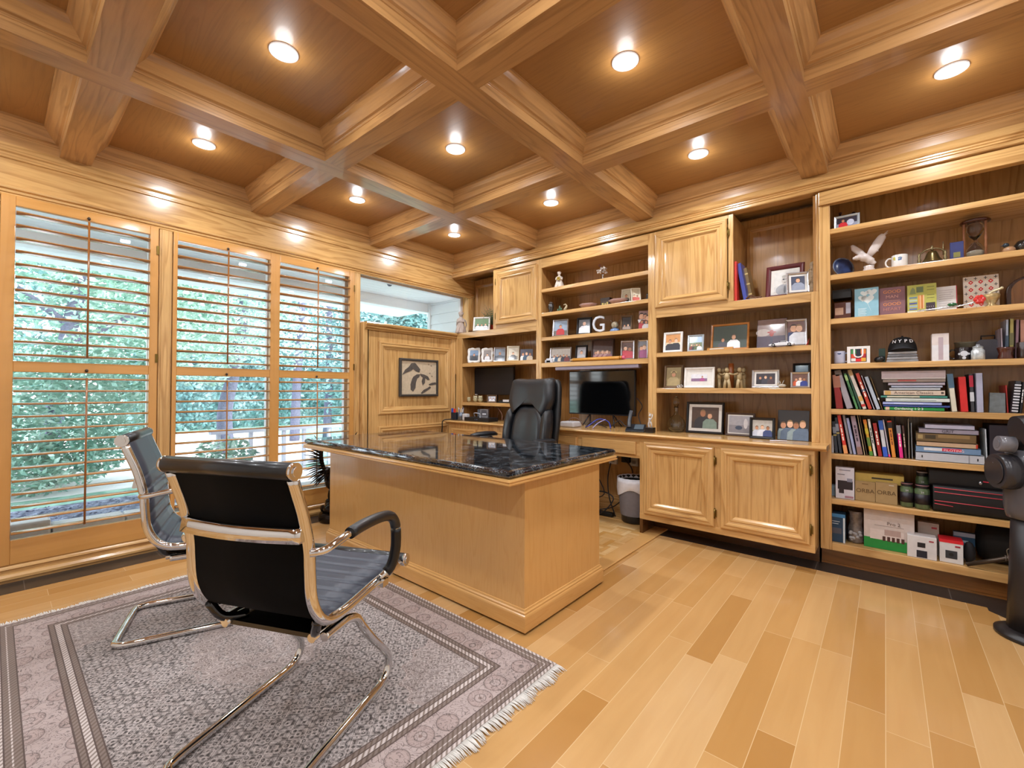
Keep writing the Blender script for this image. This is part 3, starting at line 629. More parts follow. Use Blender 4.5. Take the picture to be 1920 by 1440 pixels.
# ------------------------------------------------------------ rug, chair mat
def rug_mat(hx, hy):
    m, t_, p = newmat('persian_rug'); tc = t_.nodes.new('ShaderNodeTexCoord'); sp = t_.nodes.new('ShaderNodeSeparateXYZ'); t_.links.new(tc.outputs['Object'], sp.inputs[0])
    X, Y = sp.outputs[0], sp.outputs[1]; ax = math_(t_, 'ABSOLUTE', X); ay = math_(t_, 'ABSOLUTE', Y)
    d = math_(t_, 'MINIMUM', math_(t_, 'SUBTRACT', hx, ax), math_(t_, 'SUBTRACT', hy, ay))
    dk, md, lt, pk, bn = srgb('#231b1a'), srgb('#85766f'), srgb('#d2c7c4'), srgb('#ab9491'), srgb('#6a5748')
    def lattice(sc, w=.5):      # small diamond and ring lattice
        a = math_(t_, 'MULTIPLY', math_(t_, 'ADD', X, Y), sc); b2 = math_(t_, 'MULTIPLY', math_(t_, 'SUBTRACT', X, Y), sc)
        fa = math_(t_, 'ABSOLUTE', math_(t_, 'SUBTRACT', math_(t_, 'FRACT', a), .5)); fb = math_(t_, 'ABSOLUTE', math_(t_, 'SUBTRACT', math_(t_, 'FRACT', b2), .5))
        return math_(t_, 'MAXIMUM', fa, fb), math_(t_, 'ADD', fa, fb)
    l1, l1b = lattice(14); l2, l2b = lattice(31)
    g1 = ramp(t_, [(0, 0.0), (.10, 1.0), (.2, 0.0), (.30, .35), (.40, 1.0), (.46, .1)], 'CONSTANT'); t_.links.new(l1, g1.inputs[0])
    g2 = ramp(t_, [(0, 1.0), (.16, .0), (.27, .85), (.38, .2)], 'CONSTANT'); t_.links.new(l2b, g2.inputs[0])
    n = t_.nodes.new('ShaderNodeTexNoise'); n.inputs['Scale'].default_value = 120; n.inputs['Detail'].default_value = 2; t_.links.new(tc.outputs['Object'], n.inputs[0])
    fld = mixc(t_, math_(t_, 'SMOOTH_MIN', 1.0, math_(t_, 'MULTIPLY', math_(t_, 'SUBTRACT', math_(t_, 'ADD', math_(t_, 'MULTIPLY', g1.outputs[0], .42), math_(t_, 'ADD', math_(t_, 'MULTIPLY', g2.outputs[0], .42), math_(t_, 'MULTIPLY', n.outputs[0], .5))), .28), 1.25), .05), dk, lt)
    v3 = t_.nodes.new('ShaderNodeTexVoronoi'); v3.inputs['Scale'].default_value = 44; v3.inputs['Randomness'].default_value = .45; t_.links.new(tc.outputs['Object'], v3.inputs[0])
    r3 = ramp(t_, [(0, .9), (.14, .0), (.30, 1.0), (.44, .75), (.56, .05)], 'CONSTANT'); t_.links.new(v3.outputs[0], r3.inputs[0])
    fld = mixc(t_, .42, fld, mixc(t_, r3.outputs[0], dk, lt))
    # medallion: scalloped radius
    r = math_(t_, 'SQRT', math_(t_, 'ADD', math_(t_, 'MULTIPLY', math_(t_, 'MULTIPLY', X, X), .85), math_(t_, 'MULTIPLY', math_(t_, 'MULTIPLY', Y, Y), 1.6)))
    th = math_(t_, 'ARCTAN2', Y, X); sc_ = math_(t_, 'ABSOLUTE', math_(t_, 'SINE', math_(t_, 'MULTIPLY', th, 8.0)))
    rs = math_(t_, 'ADD', r, math_(t_, 'MULTIPLY', sc_, .028))
    med = ramp(t_, [(0, .55), (.06, .2), (.09, .75), (.17, .3), (.185, .8), (.30, .15), (.315, .6), (.33, .0), (.46, .25), (.47, .0)], 'CONSTANT'); t_.links.new(rs, med.inputs[0])
    v = t_.nodes.new('ShaderNodeTexVoronoi'); v.inputs['Scale'].default_value = 38; t_.links.new(tc.outputs['Object'], v.inputs[0])
    vr = ramp(t_, [(0, .1), (.22, .9), (.34, .3), (.5, .9), (.62, .5)], 'CONSTANT'); t_.links.new(v.outputs[0], vr.inputs[0])
    medc = mixc(t_, vr.outputs[0], srgb('#5d4c46'), srgb('#c4b6b2'))
    fld2 = mixc(t_, med.outputs[0], fld, medc)
    # corner spandrels
    cr_ = math_(t_, 'SQRT', math_(t_, 'ADD', math_(t_, 'POWER', math_(t_, 'SUBTRACT', hx-.22, ax), 2.0), math_(t_, 'POWER', math_(t_, 'SUBTRACT', hy-.22, ay), 2.0)))
    crs = math_(t_, 'ADD', cr_, math_(t_, 'MULTIPLY', math_(t_, 'ABSOLUTE', math_(t_, 'SINE', math_(t_, 'MULTIPLY', math_(t_, 'ARCTAN2', math_(t_, 'SUBTRACT', hy-.22, ay), math_(t_, 'SUBTRACT', hx-.22, ax)), 9.0))), .03))
    spn = ramp(t_, [(0, .5), (.30, .9), (.315, .1), (.325, .0)], 'CONSTANT'); t_.links.new(crs, spn.inputs[0])
    fld3 = mixc(t_, spn.outputs[0], fld2, medc)
    # floral main border
    v2 = t_.nodes.new('ShaderNodeTexVoronoi'); v2.inputs['Scale'].default_value = 8.5; v2.inputs['Randomness'].default_value = .35; t_.links.new(tc.outputs['Object'], v2.inputs[0])
    fr = ramp(t_, [(0, srgb('#6d4f45')), (.06, srgb('#b9a7a4')), (.16, srgb('#5a4a48')), (.19, srgb('#b39d99')), (.33, srgb('#a08a86')), (.36, srgb('#584846')), (.39, srgb('#bcaaa7'))], 'CONSTANT'); t_.links.new(v2.outputs[0], fr.inputs[0])
    w = t_.nodes.new('ShaderNodeTexNoise'); w.inputs['Scale'].default_value = 20; w.inputs['Distortion'].default_value = 3.5; t_.links.new(tc.outputs['Object'], w.inputs[0])
    wr = ramp(t_, [(.46, 0.0), (.485, 1.0), (.52, 0.0)]); t_.links.new(w.outputs[0], wr.inputs[0])
    flo = mixc(t_, math_(t_, 'MULTIPLY', wr.outputs[0], .9), mixc(t_, .45, fr.outputs[0], srgb('#a89a96')), srgb('#332826'))
    # guard stripes: beads along both directions
    be = math_(t_, 'ABSOLUTE', math_(t_, 'SINE', math_(t_, 'MULTIPLY', math_(t_, 'ADD', X, Y), 150.0)))
    bd = mixc(t_, be, bn, lt)
    q = ramp(t_, [(0, .9), (.012/.25, .1), (.016/.25, .5), (.030/.25, .9), (.034/.25, .5), (.052/.25, .1), (.056/.25, .3), (.158/.25, .1), (.163/.25, .5), (.176/.25, .1), (.180/.25, .9), (.198/.25, .1), (.202/.25, .5), (.216/.25, .1), (.22/.25, .7)], 'CONSTANT')
    t_.links.new(math_(t_, 'MULTIPLY', d, 4.0), q.inputs[0])
    Q = q.outputs[0]
    def eq(v_): return math_(t_, 'COMPARE', Q, v_, .06)
    c = mixc(t_, eq(.7), lt, fld3); c = mixc(t_, eq(.3), c, flo); c = mixc(t_, eq(.5), c, mixc(t_, be, srgb('#5f4e43'), md)); c = mixc(t_, eq(.9), c, bd); c = mixc(t_, eq(.1), c, srgb('#54443f'))
    t_.links.new(c, p.inputs['Base Color']); p.inputs['Roughness'].default_value = .95; p.inputs['Sheen Weight'].default_value = .2
    bp = t_.nodes.new('ShaderNodeBump'); bp.inputs['Strength'].default_value = .3; bp.inputs['Distance'].default_value = .002; t_.links.new(n.outputs[0], bp.inputs['Height']); t_.links.new(bp.outputs[0], p.inputs['Normal'])
    return m
hx, hy = 1.065, .735
t = thing('rug', 'grey-brown patterned oriental rug with white fringes under the two black chairs', 'rug', (1.785, -2.725, .001))
b = M(); b.box(-hx, hx, -hy, hy, 0, .011); obj('pile', b, [rug_mat(hx, hy)], t)
for s_ in (-1, 1):
    b = M(); n = 330; random.seed(3+s_)
    for k in range(n):
        y = -hy+2*hy*k/(n-1); L = .040+.014*random.random()+.008*math.sin(k*.21); dy = random.uniform(-.006, .006)
        b.tube([(s_*hx*.999, y, .007), (s_*(hx+L*.5), y+dy*.5, .008), (s_*(hx+L), y+dy, .003)], [.0026, .0024, .0012], 4)
    obj('fringe', b, [mat('#e4e0da', .9)], t, label='white knotted fringe')
def parquet():
    m, t_, p = newmat('parquet_mat'); tc = t_.nodes.new('ShaderNodeTexCoord'); rot = t_.nodes.new('ShaderNodeMapping'); rot.inputs['Rotation'].default_value = (0, 0, R(90)); t_.links.new(tc.outputs['Object'], rot.inputs[0])
    outs = []
    for src in (tc.outputs['Object'], rot.outputs[0]):
        b_ = t_.nodes.new('ShaderNodeTexBrick'); b_.inputs['Scale'].default_value = 1; b_.inputs['Brick Width'].default_value = .14; b_.inputs['Row Height'].default_value = .035; b_.offset = 0; b_.inputs['Mortar Size'].default_value = .0008
        b_.inputs['Color1'].default_value = (*srgb('#c9954f'), 1); b_.inputs['Color2'].default_value = (*srgb('#e8c48c'), 1); b_.inputs['Mortar'].default_value = (*srgb('#b98848'), 1); t_.links.new(src, b_.inputs[0]); outs.append(b_)
    ck = t_.nodes.new('ShaderNodeTexChecker'); ck.inputs['Scale'].default_value = 1/.14; t_.links.new(tc.outputs['Object'], ck.inputs[0])
    sp = t_.nodes.new('ShaderNodeSeparateXYZ'); t_.links.new(tc.outputs['Object'], sp.inputs[0])
    f1 = math_(t_, 'FLOOR', math_(t_, 'MULTIPLY', sp.outputs[0], 1/.14)); f2 = math_(t_, 'FLOOR', math_(t_, 'MULTIPLY', sp.outputs[1], 1/.14))
    par = math_(t_, 'PINGPONG', math_(t_, 'ADD', f1, f2), 1.0)
    c = mixc(t_, par, outs[0].outputs[0], outs[1].outputs[0]); 
    dx = math_(t_, 'SUBTRACT', .89, math_(t_, 'ABSOLUTE', sp.outputs[0])); dy = math_(t_, 'SUBTRACT', .53, math_(t_, 'ABSOLUTE', sp.outputs[1]))
    e = math_(t_, 'LESS_THAN', math_(t_, 'MINIMUM', dx, dy), .11)
    t_.links.new(mixc(t_, e, c, srgb('#d2a263')), p.inputs['Base Color']); p.inputs['Roughness'].default_value = .3; p.inputs['Coat Weight'].default_value = .3; return m
b = M(); b.box(-.89, .89, -.53, .53, 0, .008)
obj('chair_mat', b, [parquet()], None, loc=(1.65, -.495, .0016), bevel=.003, label='pale parquet-pattern hard chair mat on the floor behind the desk', cat='chair mat')

# ------------------------------------------------------------ builders for the things on the shelves
def tilt_child(o, deg): o.rotation_euler = (R(-deg), 0, 0); return o
SKIN = ['#d9a684', '#c98f6c', '#e3b595', '#a8704d']
def print_mesh(w, h, spec, y=-.0012):
    # a photographic print: backdrop, ground and people, all on one flat sheet
    top, bot, split, folk = spec; b = M(); ms = []
    def mi(c):
        m_ = mat(c, .35, coat=.5, noisy=.12) 
        if m_ not in ms: ms.append(m_)
        return ms.index(m_)
    def poly(pts, c, lv): b.add([(u*w-w/2, y-lv*.00012, v*h) for u, v in pts], [tuple(range(len(pts)))], mi(c))
    poly([(0, split), (1, split), (1, 1), (0, 1)], top, 0); poly([(0, 0), (1, 0), (1, split), (0, split)], bot, 0)
    asp = w/h
    for k, (u, s, shirt, skin) in enumerate(folk):
        if shirt is None:      # a blob: (u, s, None, (v, sx, sy, colour))
            v, sx, sy, col = skin; poly([(u+sx*math.cos(a*math.pi/8), v+sy*math.sin(a*math.pi/8)) for a in range(16)], col, k+1); continue
        hw = s*.40/max(asp, .01); sk = SKIN[skin % 4]; r = s*.125
        poly([(max(0, u-hw), 0), (min(1, u+hw), 0), (min(1, u+hw*.95), s*.38), (u+hw*.5, s*.56), (u-hw*.5, s*.56), (max(0, u-hw*.95), s*.38)], shirt, 2*k+1)
        poly([(u+r/asp*math.cos(a*math.pi/7), s*.73+r*1.25*math.sin(a*math.pi/7)) for a in range(14)], sk, 2*k+2)
        poly([(u+r*1.05/asp*math.cos(a*math.pi/10), s*.78+r*1.3*math.sin(a*math.pi/10)) for a in range(-1, 12)]+[(u-r*.7/asp, s*.86), (u+r*.7/asp, s*.86)], ['#3a271a', '#5d4228', '#1c1512', '#8a6a44'][(skin+k) % 4], 2*k+3)
    return b, ms
FSTY = dict(silver=(SILVER, .016, .012), white=(WHITE, .018, .012), cream=(CREAM, .018, .014), wood=(wood('x', base='#b9793c', dark='#84501f'), .016, .014), black=(mat('#141215', .35), .018, .016),
            maroon=(mat('#5d1c22', .3, coat=.4), .03, .018), brown=(mat('#46332b', .4), .015, .012), glass=(mat('#b9c4cc', .08, .3), .014, .010), none=(mat('#2a2023', .2), .002, .006), bronze=(mat('#6b5540', .35, .5), .018, .012))
def framed_photo(x, y, z, w, h, style, spec, label, rz=0, tilt=9, mat_b=0, group=None):
    t = thing('framed_photo', label, 'picture frame', (x, y, z+.001), R(rz), group)
    fm, bw, dp = FSTY[style if style != 'scallop' else 'white']; bw = min(bw, w*.14)
    b = M(); pr = [(0, .006), (0, -dp*.6), (bw*.25, -dp), (bw*.6, -dp*.8), (bw*.85, -dp*.5), (bw, -.002)]
    if style == 'none': pr = [(0, .004), (0, -.003), (bw, -.003)]
    if style == 'scallop':
        n = 40; loops = []
        for ins, d in ((0, .004), (-.002, -.006), (.006, -.012)):
            q = []
            for k in range(n):
                a = 2*math.pi*(k+.5)/n; c, s_ = math.cos(a), math.sin(a); m_ = max(abs(c), abs(s_)); u = c/m_; v = s_/m_
                wv = .0035*math.sin(k*2*math.pi/n*8); q.append((u*(w/2-ins-.004+wv), d, h/2+v*(h/2-ins-.004+wv)))
            loops.append(q)
        b.loft(loops, smooth=False, caps=False)
        inner = []
        for k in range(n):
            a = 2*math.pi*(k+.5)/n; c, s_ = math.cos(a), math.sin(a); m_ = max(abs(c), abs(s_)); inner.append((c/m_*(w/2-bw*1.5), -.003, h/2+s_/m_*(h/2-bw*1.5)))
        b.loft([loops[-1], inner], smooth=False, caps=False); bw *= 1.5
    else: b.ring(-w/2, w/2, 0, h, pr, lambda u, v, d: (u, d, v), 0, 0)
    b.box(-w/2+bw*.4, w/2-bw*.4, .002, .006, bw*.4, h-bw*.4, 1)
    f = tilt_child(obj('frame', b, [fm, mat('#2b241f', .8)], t), tilt)
    ib = bw+mat_b; pw, ph = w-2*ib, h-2*ib
    if mat_b:
        b = M(); b.box(-w/2+bw*.9, w/2-bw*.9, -.001, .001, bw*.9, h-bw*.9); tilt_child(obj('mount', b, [mat('#dedad4', .8)], t, label='pale picture mount'), tilt)
    pb, ms = print_mesh(pw, ph, spec); pb.xf(Matrix.Translation((0, 0 if not mat_b else -.001, ib)))
    tilt_child(obj('print', pb, ms, t, label='printed picture'), tilt)
    if style not in ('none',):
        b = M(); s_ = h*math.sin(R(tilt)); L = h*.62; b.add([(-.012, .004, 0), (.012, .004, 0), (.012, .007, 0), (-.012, .007, 0)], [(0, 1, 2, 3)])
        tb = (L*math.sin(R(tilt)), L*math.cos(R(tilt))); b = M(); b.prism([(tb[0]+.004, tb[1]), (tb[0]+.008, tb[1]), (tb[0]+.012+L*.22, .001), (tb[0]+.008+L*.22, .001)], 'x', -.014, .014)
        obj('easel_back', b, [mat('#2b241f', .8)], t)
    return t
def book(x, y, z, th, L, ang, col, label, dp=.16, txt=None, tcol='#f0ece0', bands=(), group=None, pages='#e6dfcc'):
    # upright book, spine towards the room; ang leans the top to the left (-) or right (+)
    t = thing('book', label, 'book', (x, y, z+.0012), 0, group); t.rotation_euler = (0, R(ang), 0)
    lift = 0
    b = M(); b.box(-th/2, th/2, 0, .0025, 0, L); b.box(-th/2, -th/2+.0018, 0, dp, 0, L); b.box(th/2-.0018, th/2, 0, dp, 0, L); obj('cover', b, [mat(col, .4, coat=.2)], t)
    b = M(); b.box(-th/2+.002, th/2-.002, .003, dp-.004, .003, L-.004); obj('pages', b, [mat(pages, .8)], t)
    for z0, z1, c in bands:
        b = M(); b.box(-th/2, th/2, -.0004, .0002, z0*L, z1*L); obj('spine_band', b, [mat(c, .45)], t)
    if txt == '~':
        b = M(); z0 = .34*L
        for k, ln in enumerate((.10, .05, .12, .07)):
            b.box(-th*.16, th*.16, -.0009, .0001, z0, z0+ln*L); z0 += (ln+.025)*L
        obj('spine_title', b, [mat(tcol, .5)], t)
    elif txt: text('spine_lettering', txt, min(th*.62, L*1.5/max(len(txt), 4)), mat(tcol, .5), t, (0, -.0007, L*.5), (R(90), R(90), 0), .0003)
    return t
def flat_book(x0, x1, z0, z1, y, col, label, dp=.2, txt=None, tcol='#222222', tx=0, pages=None, tsize=.6, group=None, rz=0, deco=()):
    w = x1-x0; h = z1-z0-.001
    t = thing('book', label, 'book', ((x0+x1)/2, y, z0+.0005), R(rz), group)
    b = M(); b.box(-w/2, w/2, 0, .0025, 0, h); b.box(-w/2, w/2, 0, dp, 0, .0018); b.box(-w/2, w/2, 0, dp, h-.0018, h); obj('cover', b, [mat(col, .45, coat=.15)], t)
    b = M(); b.box(-w/2+.003, w/2-.003, .003, dp-.003, .002, h-.002); obj('pages', b, [mat(pages or '#e6dfcc', .8)], t)
    for u0, u1, v0, v1, c in deco:
        b = M(); b.box(-w/2+u0*w, -w/2+u1*w, -.0004, .0002, v0*h, v1*h); obj('spine_label', b, [mat(c, .45)], t)
    if txt: text('spine_lettering', txt, h*tsize*1.3, mat(tcol, .5), t, (tx*w, -.0007, h*.5), depth=.0003)
    return t
def carton(x0, x1, z0, z1, y, dp, col, label, cat='box', name='box', rz=0, rough=.5, group=None, decos=(), texts=(), bevel=.0015, tilt=0):
    w = x1-x0; h = z1-z0; t = thing(name, label, cat, ((x0+x1)/2, y, z0+.001), R(rz), group)
    b = M(); b.box(-w/2, w/2, 0, dp, 0, h); body = obj('body', b, [mat(col, rough)], t, bevel=bevel)
    for lv, (dn, u0, u1, v0, v1, c) in enumerate(decos):
        b = M(); q = .0008+.00025*lv
        if dn == 'lid': b.box(-w/2-.001, w/2+.001, -.001, dp+.001, h*v0, h+.001)
        elif dn == 'disc': b.cyl((-w/2+u0*w, -q-.0008, v0*h), (-w/2+u0*w, .0, v0*h), u1*w, n=20)
        else: b.box(-w/2+u0*w, -w/2+u1*w, -q, .0002, v0*h, v1*h)
        obj({'lid': 'lid', 'disc': 'printed_disc'}.get(dn, dn), b, [mat(c, .45)], t)
    for tt, sz, u, v, c in texts: text('lettering', tt, sz, mat(c, .5), t, (-w/2+u*w, -.0014-.00025*len(decos), v*h), depth=.0003)
    return t
def mug(x, y, z, r, h, col, label, side=-1, deco=None, txt=None):
    t = thing('mug', label, 'mug', (x, y, z+.001)); b = M()
    b.lathe([(r*.8, 0), (r*.97, .004), (r, .012), (r, h-.002), (r*.97, h), (r*.9, h-.002), (r*.9, .01), (.001, .008)], n=28); obj('cup', b, [mat(col, .25, coat=.5)], t)
    b = M(); b.tube(catmull([(side*r*.95, 0, h*.82), (side*r*1.35, 0, h*.84), (side*r*1.68, 0, h*.62), (side*r*1.6, 0, h*.33), (side*r*1.25, 0, h*.18), (side*r*.93, 0, h*.2)], 4), h*.055, 8); obj('handle', b, [mat(col, .25, coat=.5)], t)
    if txt: text('lettering', txt[0], txt[1], mat(txt[2], .5), t, (0, -r-.0005, h*.62), depth=.0004)
    if deco:
        for u, v, s_, c in deco:
            b = M(); b.cyl((u*r, -math.sqrt(max(0, 1-u*u))*r-.001, v*h), (u*r, -math.sqrt(max(0, 1-u*u))*r+.002, v*h), s_, n=12); obj('printed_mark', b, [mat(c, .5)], t)
    return t
GL = mat('#eef4f4', .03, trans=1.0)
def lathe_thing(name, label, cat, loc, parts, rz=0, group=None):
    t = thing(name, label, cat, (loc[0], loc[1], loc[2]+.001), rz, group)
    for nm, mt, prof, *rest in parts:
        b = M(); b.lathe(prof, c=rest[0] if rest else (0, 0, 0), n=24); obj(nm, b, [mt], t)
    return t

# --- televisions and monitors
t = thing('television', 'wide dark flat television on angled feet in the middle bay', 'television', (1.845, .19, .782))
b = M(); b.box(-.345, .345, 0, .03, .105, .52); obj('housing', b, [mat('#131216', .35)], t, bevel=.004)
b = M(); b.box(-.336, .336, -.002, .0, .118, .511); obj('screen', b, [mat('#06080b', .06, coat=.8, noisy=0)], t)
for s_ in (-1, 1):
    b = M(); b.tube([(s_*.12, .02, .11), (s_*.165, -.045, .003)], .006, 8); b.tube([(s_*.12, .02, .11), (s_*.165, .10, .003)], .006, 8); obj('foot', b, [mat('#17161a', .4)], t)
t = thing('monitor', 'smaller black computer monitor in the left bay above the low shelf', 'monitor', (.475, .20, .977))
b = M(); b.box(-.30, .30, 0, .03, .085, .395); obj('housing', b, [mat('#1b181a', .5)], t, bevel=.004)
b = M(); b.box(-.294, .294, -.0015, 0, .095, .389); obj('screen', b, [mat('#1d1a1e', .45, noisy=0)], t)
b = M(); b.box(-.03, .03, .03, .05, .0, .2); b.box(-.11, .11, -.03, .09, 0, .008); obj('stand', b, [mat('#17161a', .4)], t)
b = M(); b.box(-.29, -.25, -.003, .0, .082, .09); obj('status_label', b, [WHITE], t)

# --- map artwork on the panel
t = thing('map_picture', 'square dark-framed relief map of large lakes on cream paper hung on the wall panel', 'picture', (.049, -.52, 1.045))
b = M(); b.ring(-.255, .255, 0, .40, [(0, 0), (0, .022), (.012, .026), (.022, .024), (.024, .012)], lambda u, v, d: (d, u, v), 0, 0); obj('frame', b, [mat('#3d3833', .6)], t)
b = M(); b.box(.002, .010, -.235, .235, .02, .38); obj('mount', b, [mat('#c9b79c', .8, noisy=.1)], t)
def lake(pts, d=.011):
    b = M(); n = len(pts); P = [(u*.23, .2+v*.18) for u, v in pts]; cx = sum(p[0] for p in P)/n; cz = sum(p[1] for p in P)/n
    b.loft([[(d, p[0], p[1]) for p in P], [(d+.002, p[0], p[1]) for p in P]], smooth=False); return b
for nm, pts in (('lake', [(-.95, .15), (-.8, .45), (-.6, .62), (-.45, .85), (-.25, .88), (-.1, .7), (.05, .5), (.0, .32), (-.2, .38), (-.35, .5), (-.5, .38), (-.7, .3)]),
                ('lake', [(-.35, .05), (-.15, .2), (.05, .22), (.0, .05), (-.12, -.05), (-.2, -.3), (-.22, -.6), (-.35, -.82), (-.48, -.7), (-.5, -.4), (-.42, -.1)]),
                ('lake', [(.05, .25), (.3, .2), (.5, .1), (.62, -.1), (.5, -.12), (.35, .0), (.32, -.3), (.2, -.45), (.14, -.2), (.2, .02), (.08, .12)]),
                ('lake', [(.1, -.9), (.25, -.72), (.45, -.62), (.62, -.5), (.7, -.58), (.5, -.75), (.3, -.88), (.15, -.96)]),
                ('lake', [(.55, -.38), (.75, -.28), (.98, -.25), (1.0, -.38), (.8, -.42), (.6, -.45)])):
    obj(nm, lake(pts), [mat('#57504b', .6, noisy=.25)], t)
for u, v in ((.55, .82), (.7, .75), (.62, .3), (.75, .12)):
    obj('island_mark', lake([(u+.04*math.cos(a), v+.03*math.sin(a)) for a in (0, 1, 2, 3, 4, 5)]), [mat('#8a7a66', .7)], t)

# --- wastebasket, outlets, cables
t = thing('wastebasket', 'black wastebasket lined with a white bag in the kneehole', 'trash can', (2.25, .05, .014))
b = M(); b.lathe([(.001, .0), (.105, 0), (.11, .01), (.135, .36), (.140, .365), (.133, .36), (.10, .02), (.001, .015)], n=28); obj('bucket', b, [mat('#151416', .4)], t)
b = M(); n = 36; secs = []
for z, r in ((.34, .128), (.368, .139), (.372, .143), (.33, .147), (.28, .146), (.25, .143)):
    secs.append([((r+.004*math.sin(k*3.1+z*40))*math.cos(2*math.pi*k/n), (r+.004*math.sin(k*3.1+z*40))*math.sin(2*math.pi*k/n), z+(.03*math.sin(k*.5) if z < .27 else 0)) for k in range(n)])
b.loft(secs, caps=False); obj('bag_rim', b, [mat('#e4e2e6', .4)], t, label='white bin liner folded over the rim')
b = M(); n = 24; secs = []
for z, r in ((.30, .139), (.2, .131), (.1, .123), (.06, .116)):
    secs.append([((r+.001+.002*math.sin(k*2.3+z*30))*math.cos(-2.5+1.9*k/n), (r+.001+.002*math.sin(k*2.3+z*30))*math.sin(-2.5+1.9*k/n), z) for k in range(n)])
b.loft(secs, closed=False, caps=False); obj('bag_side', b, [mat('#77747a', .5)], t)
for x, lab, dark in ((2.13, 'white wall outlet with a plugged black adaptor, right one in the kneehole', 1), (1.93, 'white surge protector outlet with cables, left one in the kneehole', 0)):
    t = thing('wall_outlet', lab, 'outlet', (x, .299, .43)); b = M(); b.box(-.04, .04, -.008 if dark else -.03, 0, 0, .125); obj('plate', b, [mat('#cfccc6', .5)], t, bevel=.003)
    for zz in (.035, .09):
        b = M(); b.box(-.017, .017, -.011 if dark else -.033, -.006 if dark else -.028, zz-.014, zz+.014); obj('socket', b, [mat('#8e8b86', .5)], t)
    if dark:
        pass
t = thing('power_adaptor', 'black plug adaptor on the right kneehole outlet', 'adaptor', (2.06, .268, .49)); b = M(); b.box(-.035, .045, -.02, .02, -.03, .035); obj('body', b, [BLACK], t, bevel=.006)
def cable(pts, r, col, label, name='cable'):
    b = M(); b.tube(catmull(pts, 6), r, 6); o = obj(name, b, [mat(col, .5)], None, label=label, cat='cable'); return o
cable([(2.06, .24, .49), (2.13, .22, .44), (2.15, .22, .36), (2.1, .24, .2), (1.98, .2, .06), (1.86, .15, .02)], .005, '#0c0c0d', 'black cable dropping from the right outlet to the kneehole floor')
cable([(1.92, .25, .44), (1.90, .23, .30), (1.93, .2, .14), (2.02, .12, .03), (2.07, .05, .02)], .006, '#121213', 'black cable looping beside the wastebasket')
cable([(1.80, .26, .50), (1.78, .24, .34), (1.88, .2, .16), (1.76, .14, .09), (1.9, .08, .03), (2.04, .06, .03)], .005, '#0e0e10', 'tangled black cable low in the kneehole')
cable([(1.86, .22, .50), (1.80, .1, .38), (1.74, .0, .25)], .007, '#d8d6d2', 'white cable hanging in the kneehole')
cable([(1.72, .2, .12), (1.84, .1, .19), (1.97, .06, .21), (2.05, .05, .16), (1.95, .0, .03), (1.8, .02, .02)], .006, '#17171a', 'thick black cable arched across the kneehole floor')
cable([(.24, -.07, .79), (.20, -.20, .792), (.15, -.262, .775), (.145, -.268, .70), (.14, -.27, .62), (.14, -.268, .45)], .006, '#0d0d0e', 'black cord hanging over the left end of the counter')
t = thing('power_strip', 'black power strip on the kneehole floor', 'power strip', (1.95, .03, .0142)); b = M(); b.box(-.11, .11, -.025, .025, 0, .035); obj('body', b, [BLACK], t, bevel=.005)

# --- bronze eagle statue by the window
t = thing('eagle_statue', 'dark bronze eagle statue on round base between window and desk', 'statue', (.27, -1.575, .001))
BRZ = mat('#1d1714', .22, .6)
b = M(); b.lathe([(.001, 0), (.12, 0), (.125, .012), (.125, .06), (.118, .07), (.001, .07)], n=28); obj('base', b, [BRZ], t)
random.seed(5); b = M()
for k in range(22): b.ell((random.uniform(-.07, .07), random.uniform(-.07, .07), .085+random.uniform(0, .075)), (random.uniform(.02, .045), random.uniform(.02, .045), random.uniform(.02, .035)), 8)
b.ell((0, 0, .10), (.10, .095, .05), 12); obj('rock', b, [BRZ], t)
b = M(); b.tube(catmull([(-.02, 0, .14), (-.035, -.02, .19), (-.01, -.03, .24), (.0, -.02, .29)], 4), [.03]*1+[.02]*12, 8)
b.tube(catmull([(.03, 0, .14), (.04, -.0, .2), (.02, .0, .26)], 4), .018, 8); obj('legs', b, [BRZ], t)
b = M(); b.ell((0, -.01, .34), (.055, .075, .085), 14)
for k in range(26): a = random.uniform(0, 6.28); b.ell((.05*math.cos(a), -.01+.07*math.sin(a), .34+random.uniform(-.07, .07)), (.012, .012, .026), 6)
b.ell((0, -.07, .43), (.032, .04, .035), 10); b.cyl((0, -.10, .43), (0, -.135, .41), .012, .002, 8); obj('body', b, [BRZ], t)
for s_ in (-1, 1):
    b = M()
    b.tube(catmull([(0, s_*.04, .37), (-.03*s_*0, s_*.09, .44), (.02, s_*.13, .54), (.03, s_*.13, .64)], 4), [.025]*4+[.018]*9, 6)
    for k in range(13):
        f = k/12; zc = .40+.24*f; a0 = Vector((.02, s_*(.10+.03*f), zc)); L = .12+.05*math.sin(f*3)
        dirn = Vector((.03, s_*math.cos(R(-35+95*f)), math.sin(R(-35+95*f)))).normalized()
        for q in (0, 1):
            st = a0+Vector((.012*q, 0, -.012*q)); b.tube([st, st+dirn*L*.5, st+dirn*L*(1-.2*q)+Vector((0, 0, -.01))], [.010, .012, .003], 6, flat=.5)
    obj('wing', b, [BRZ], t)

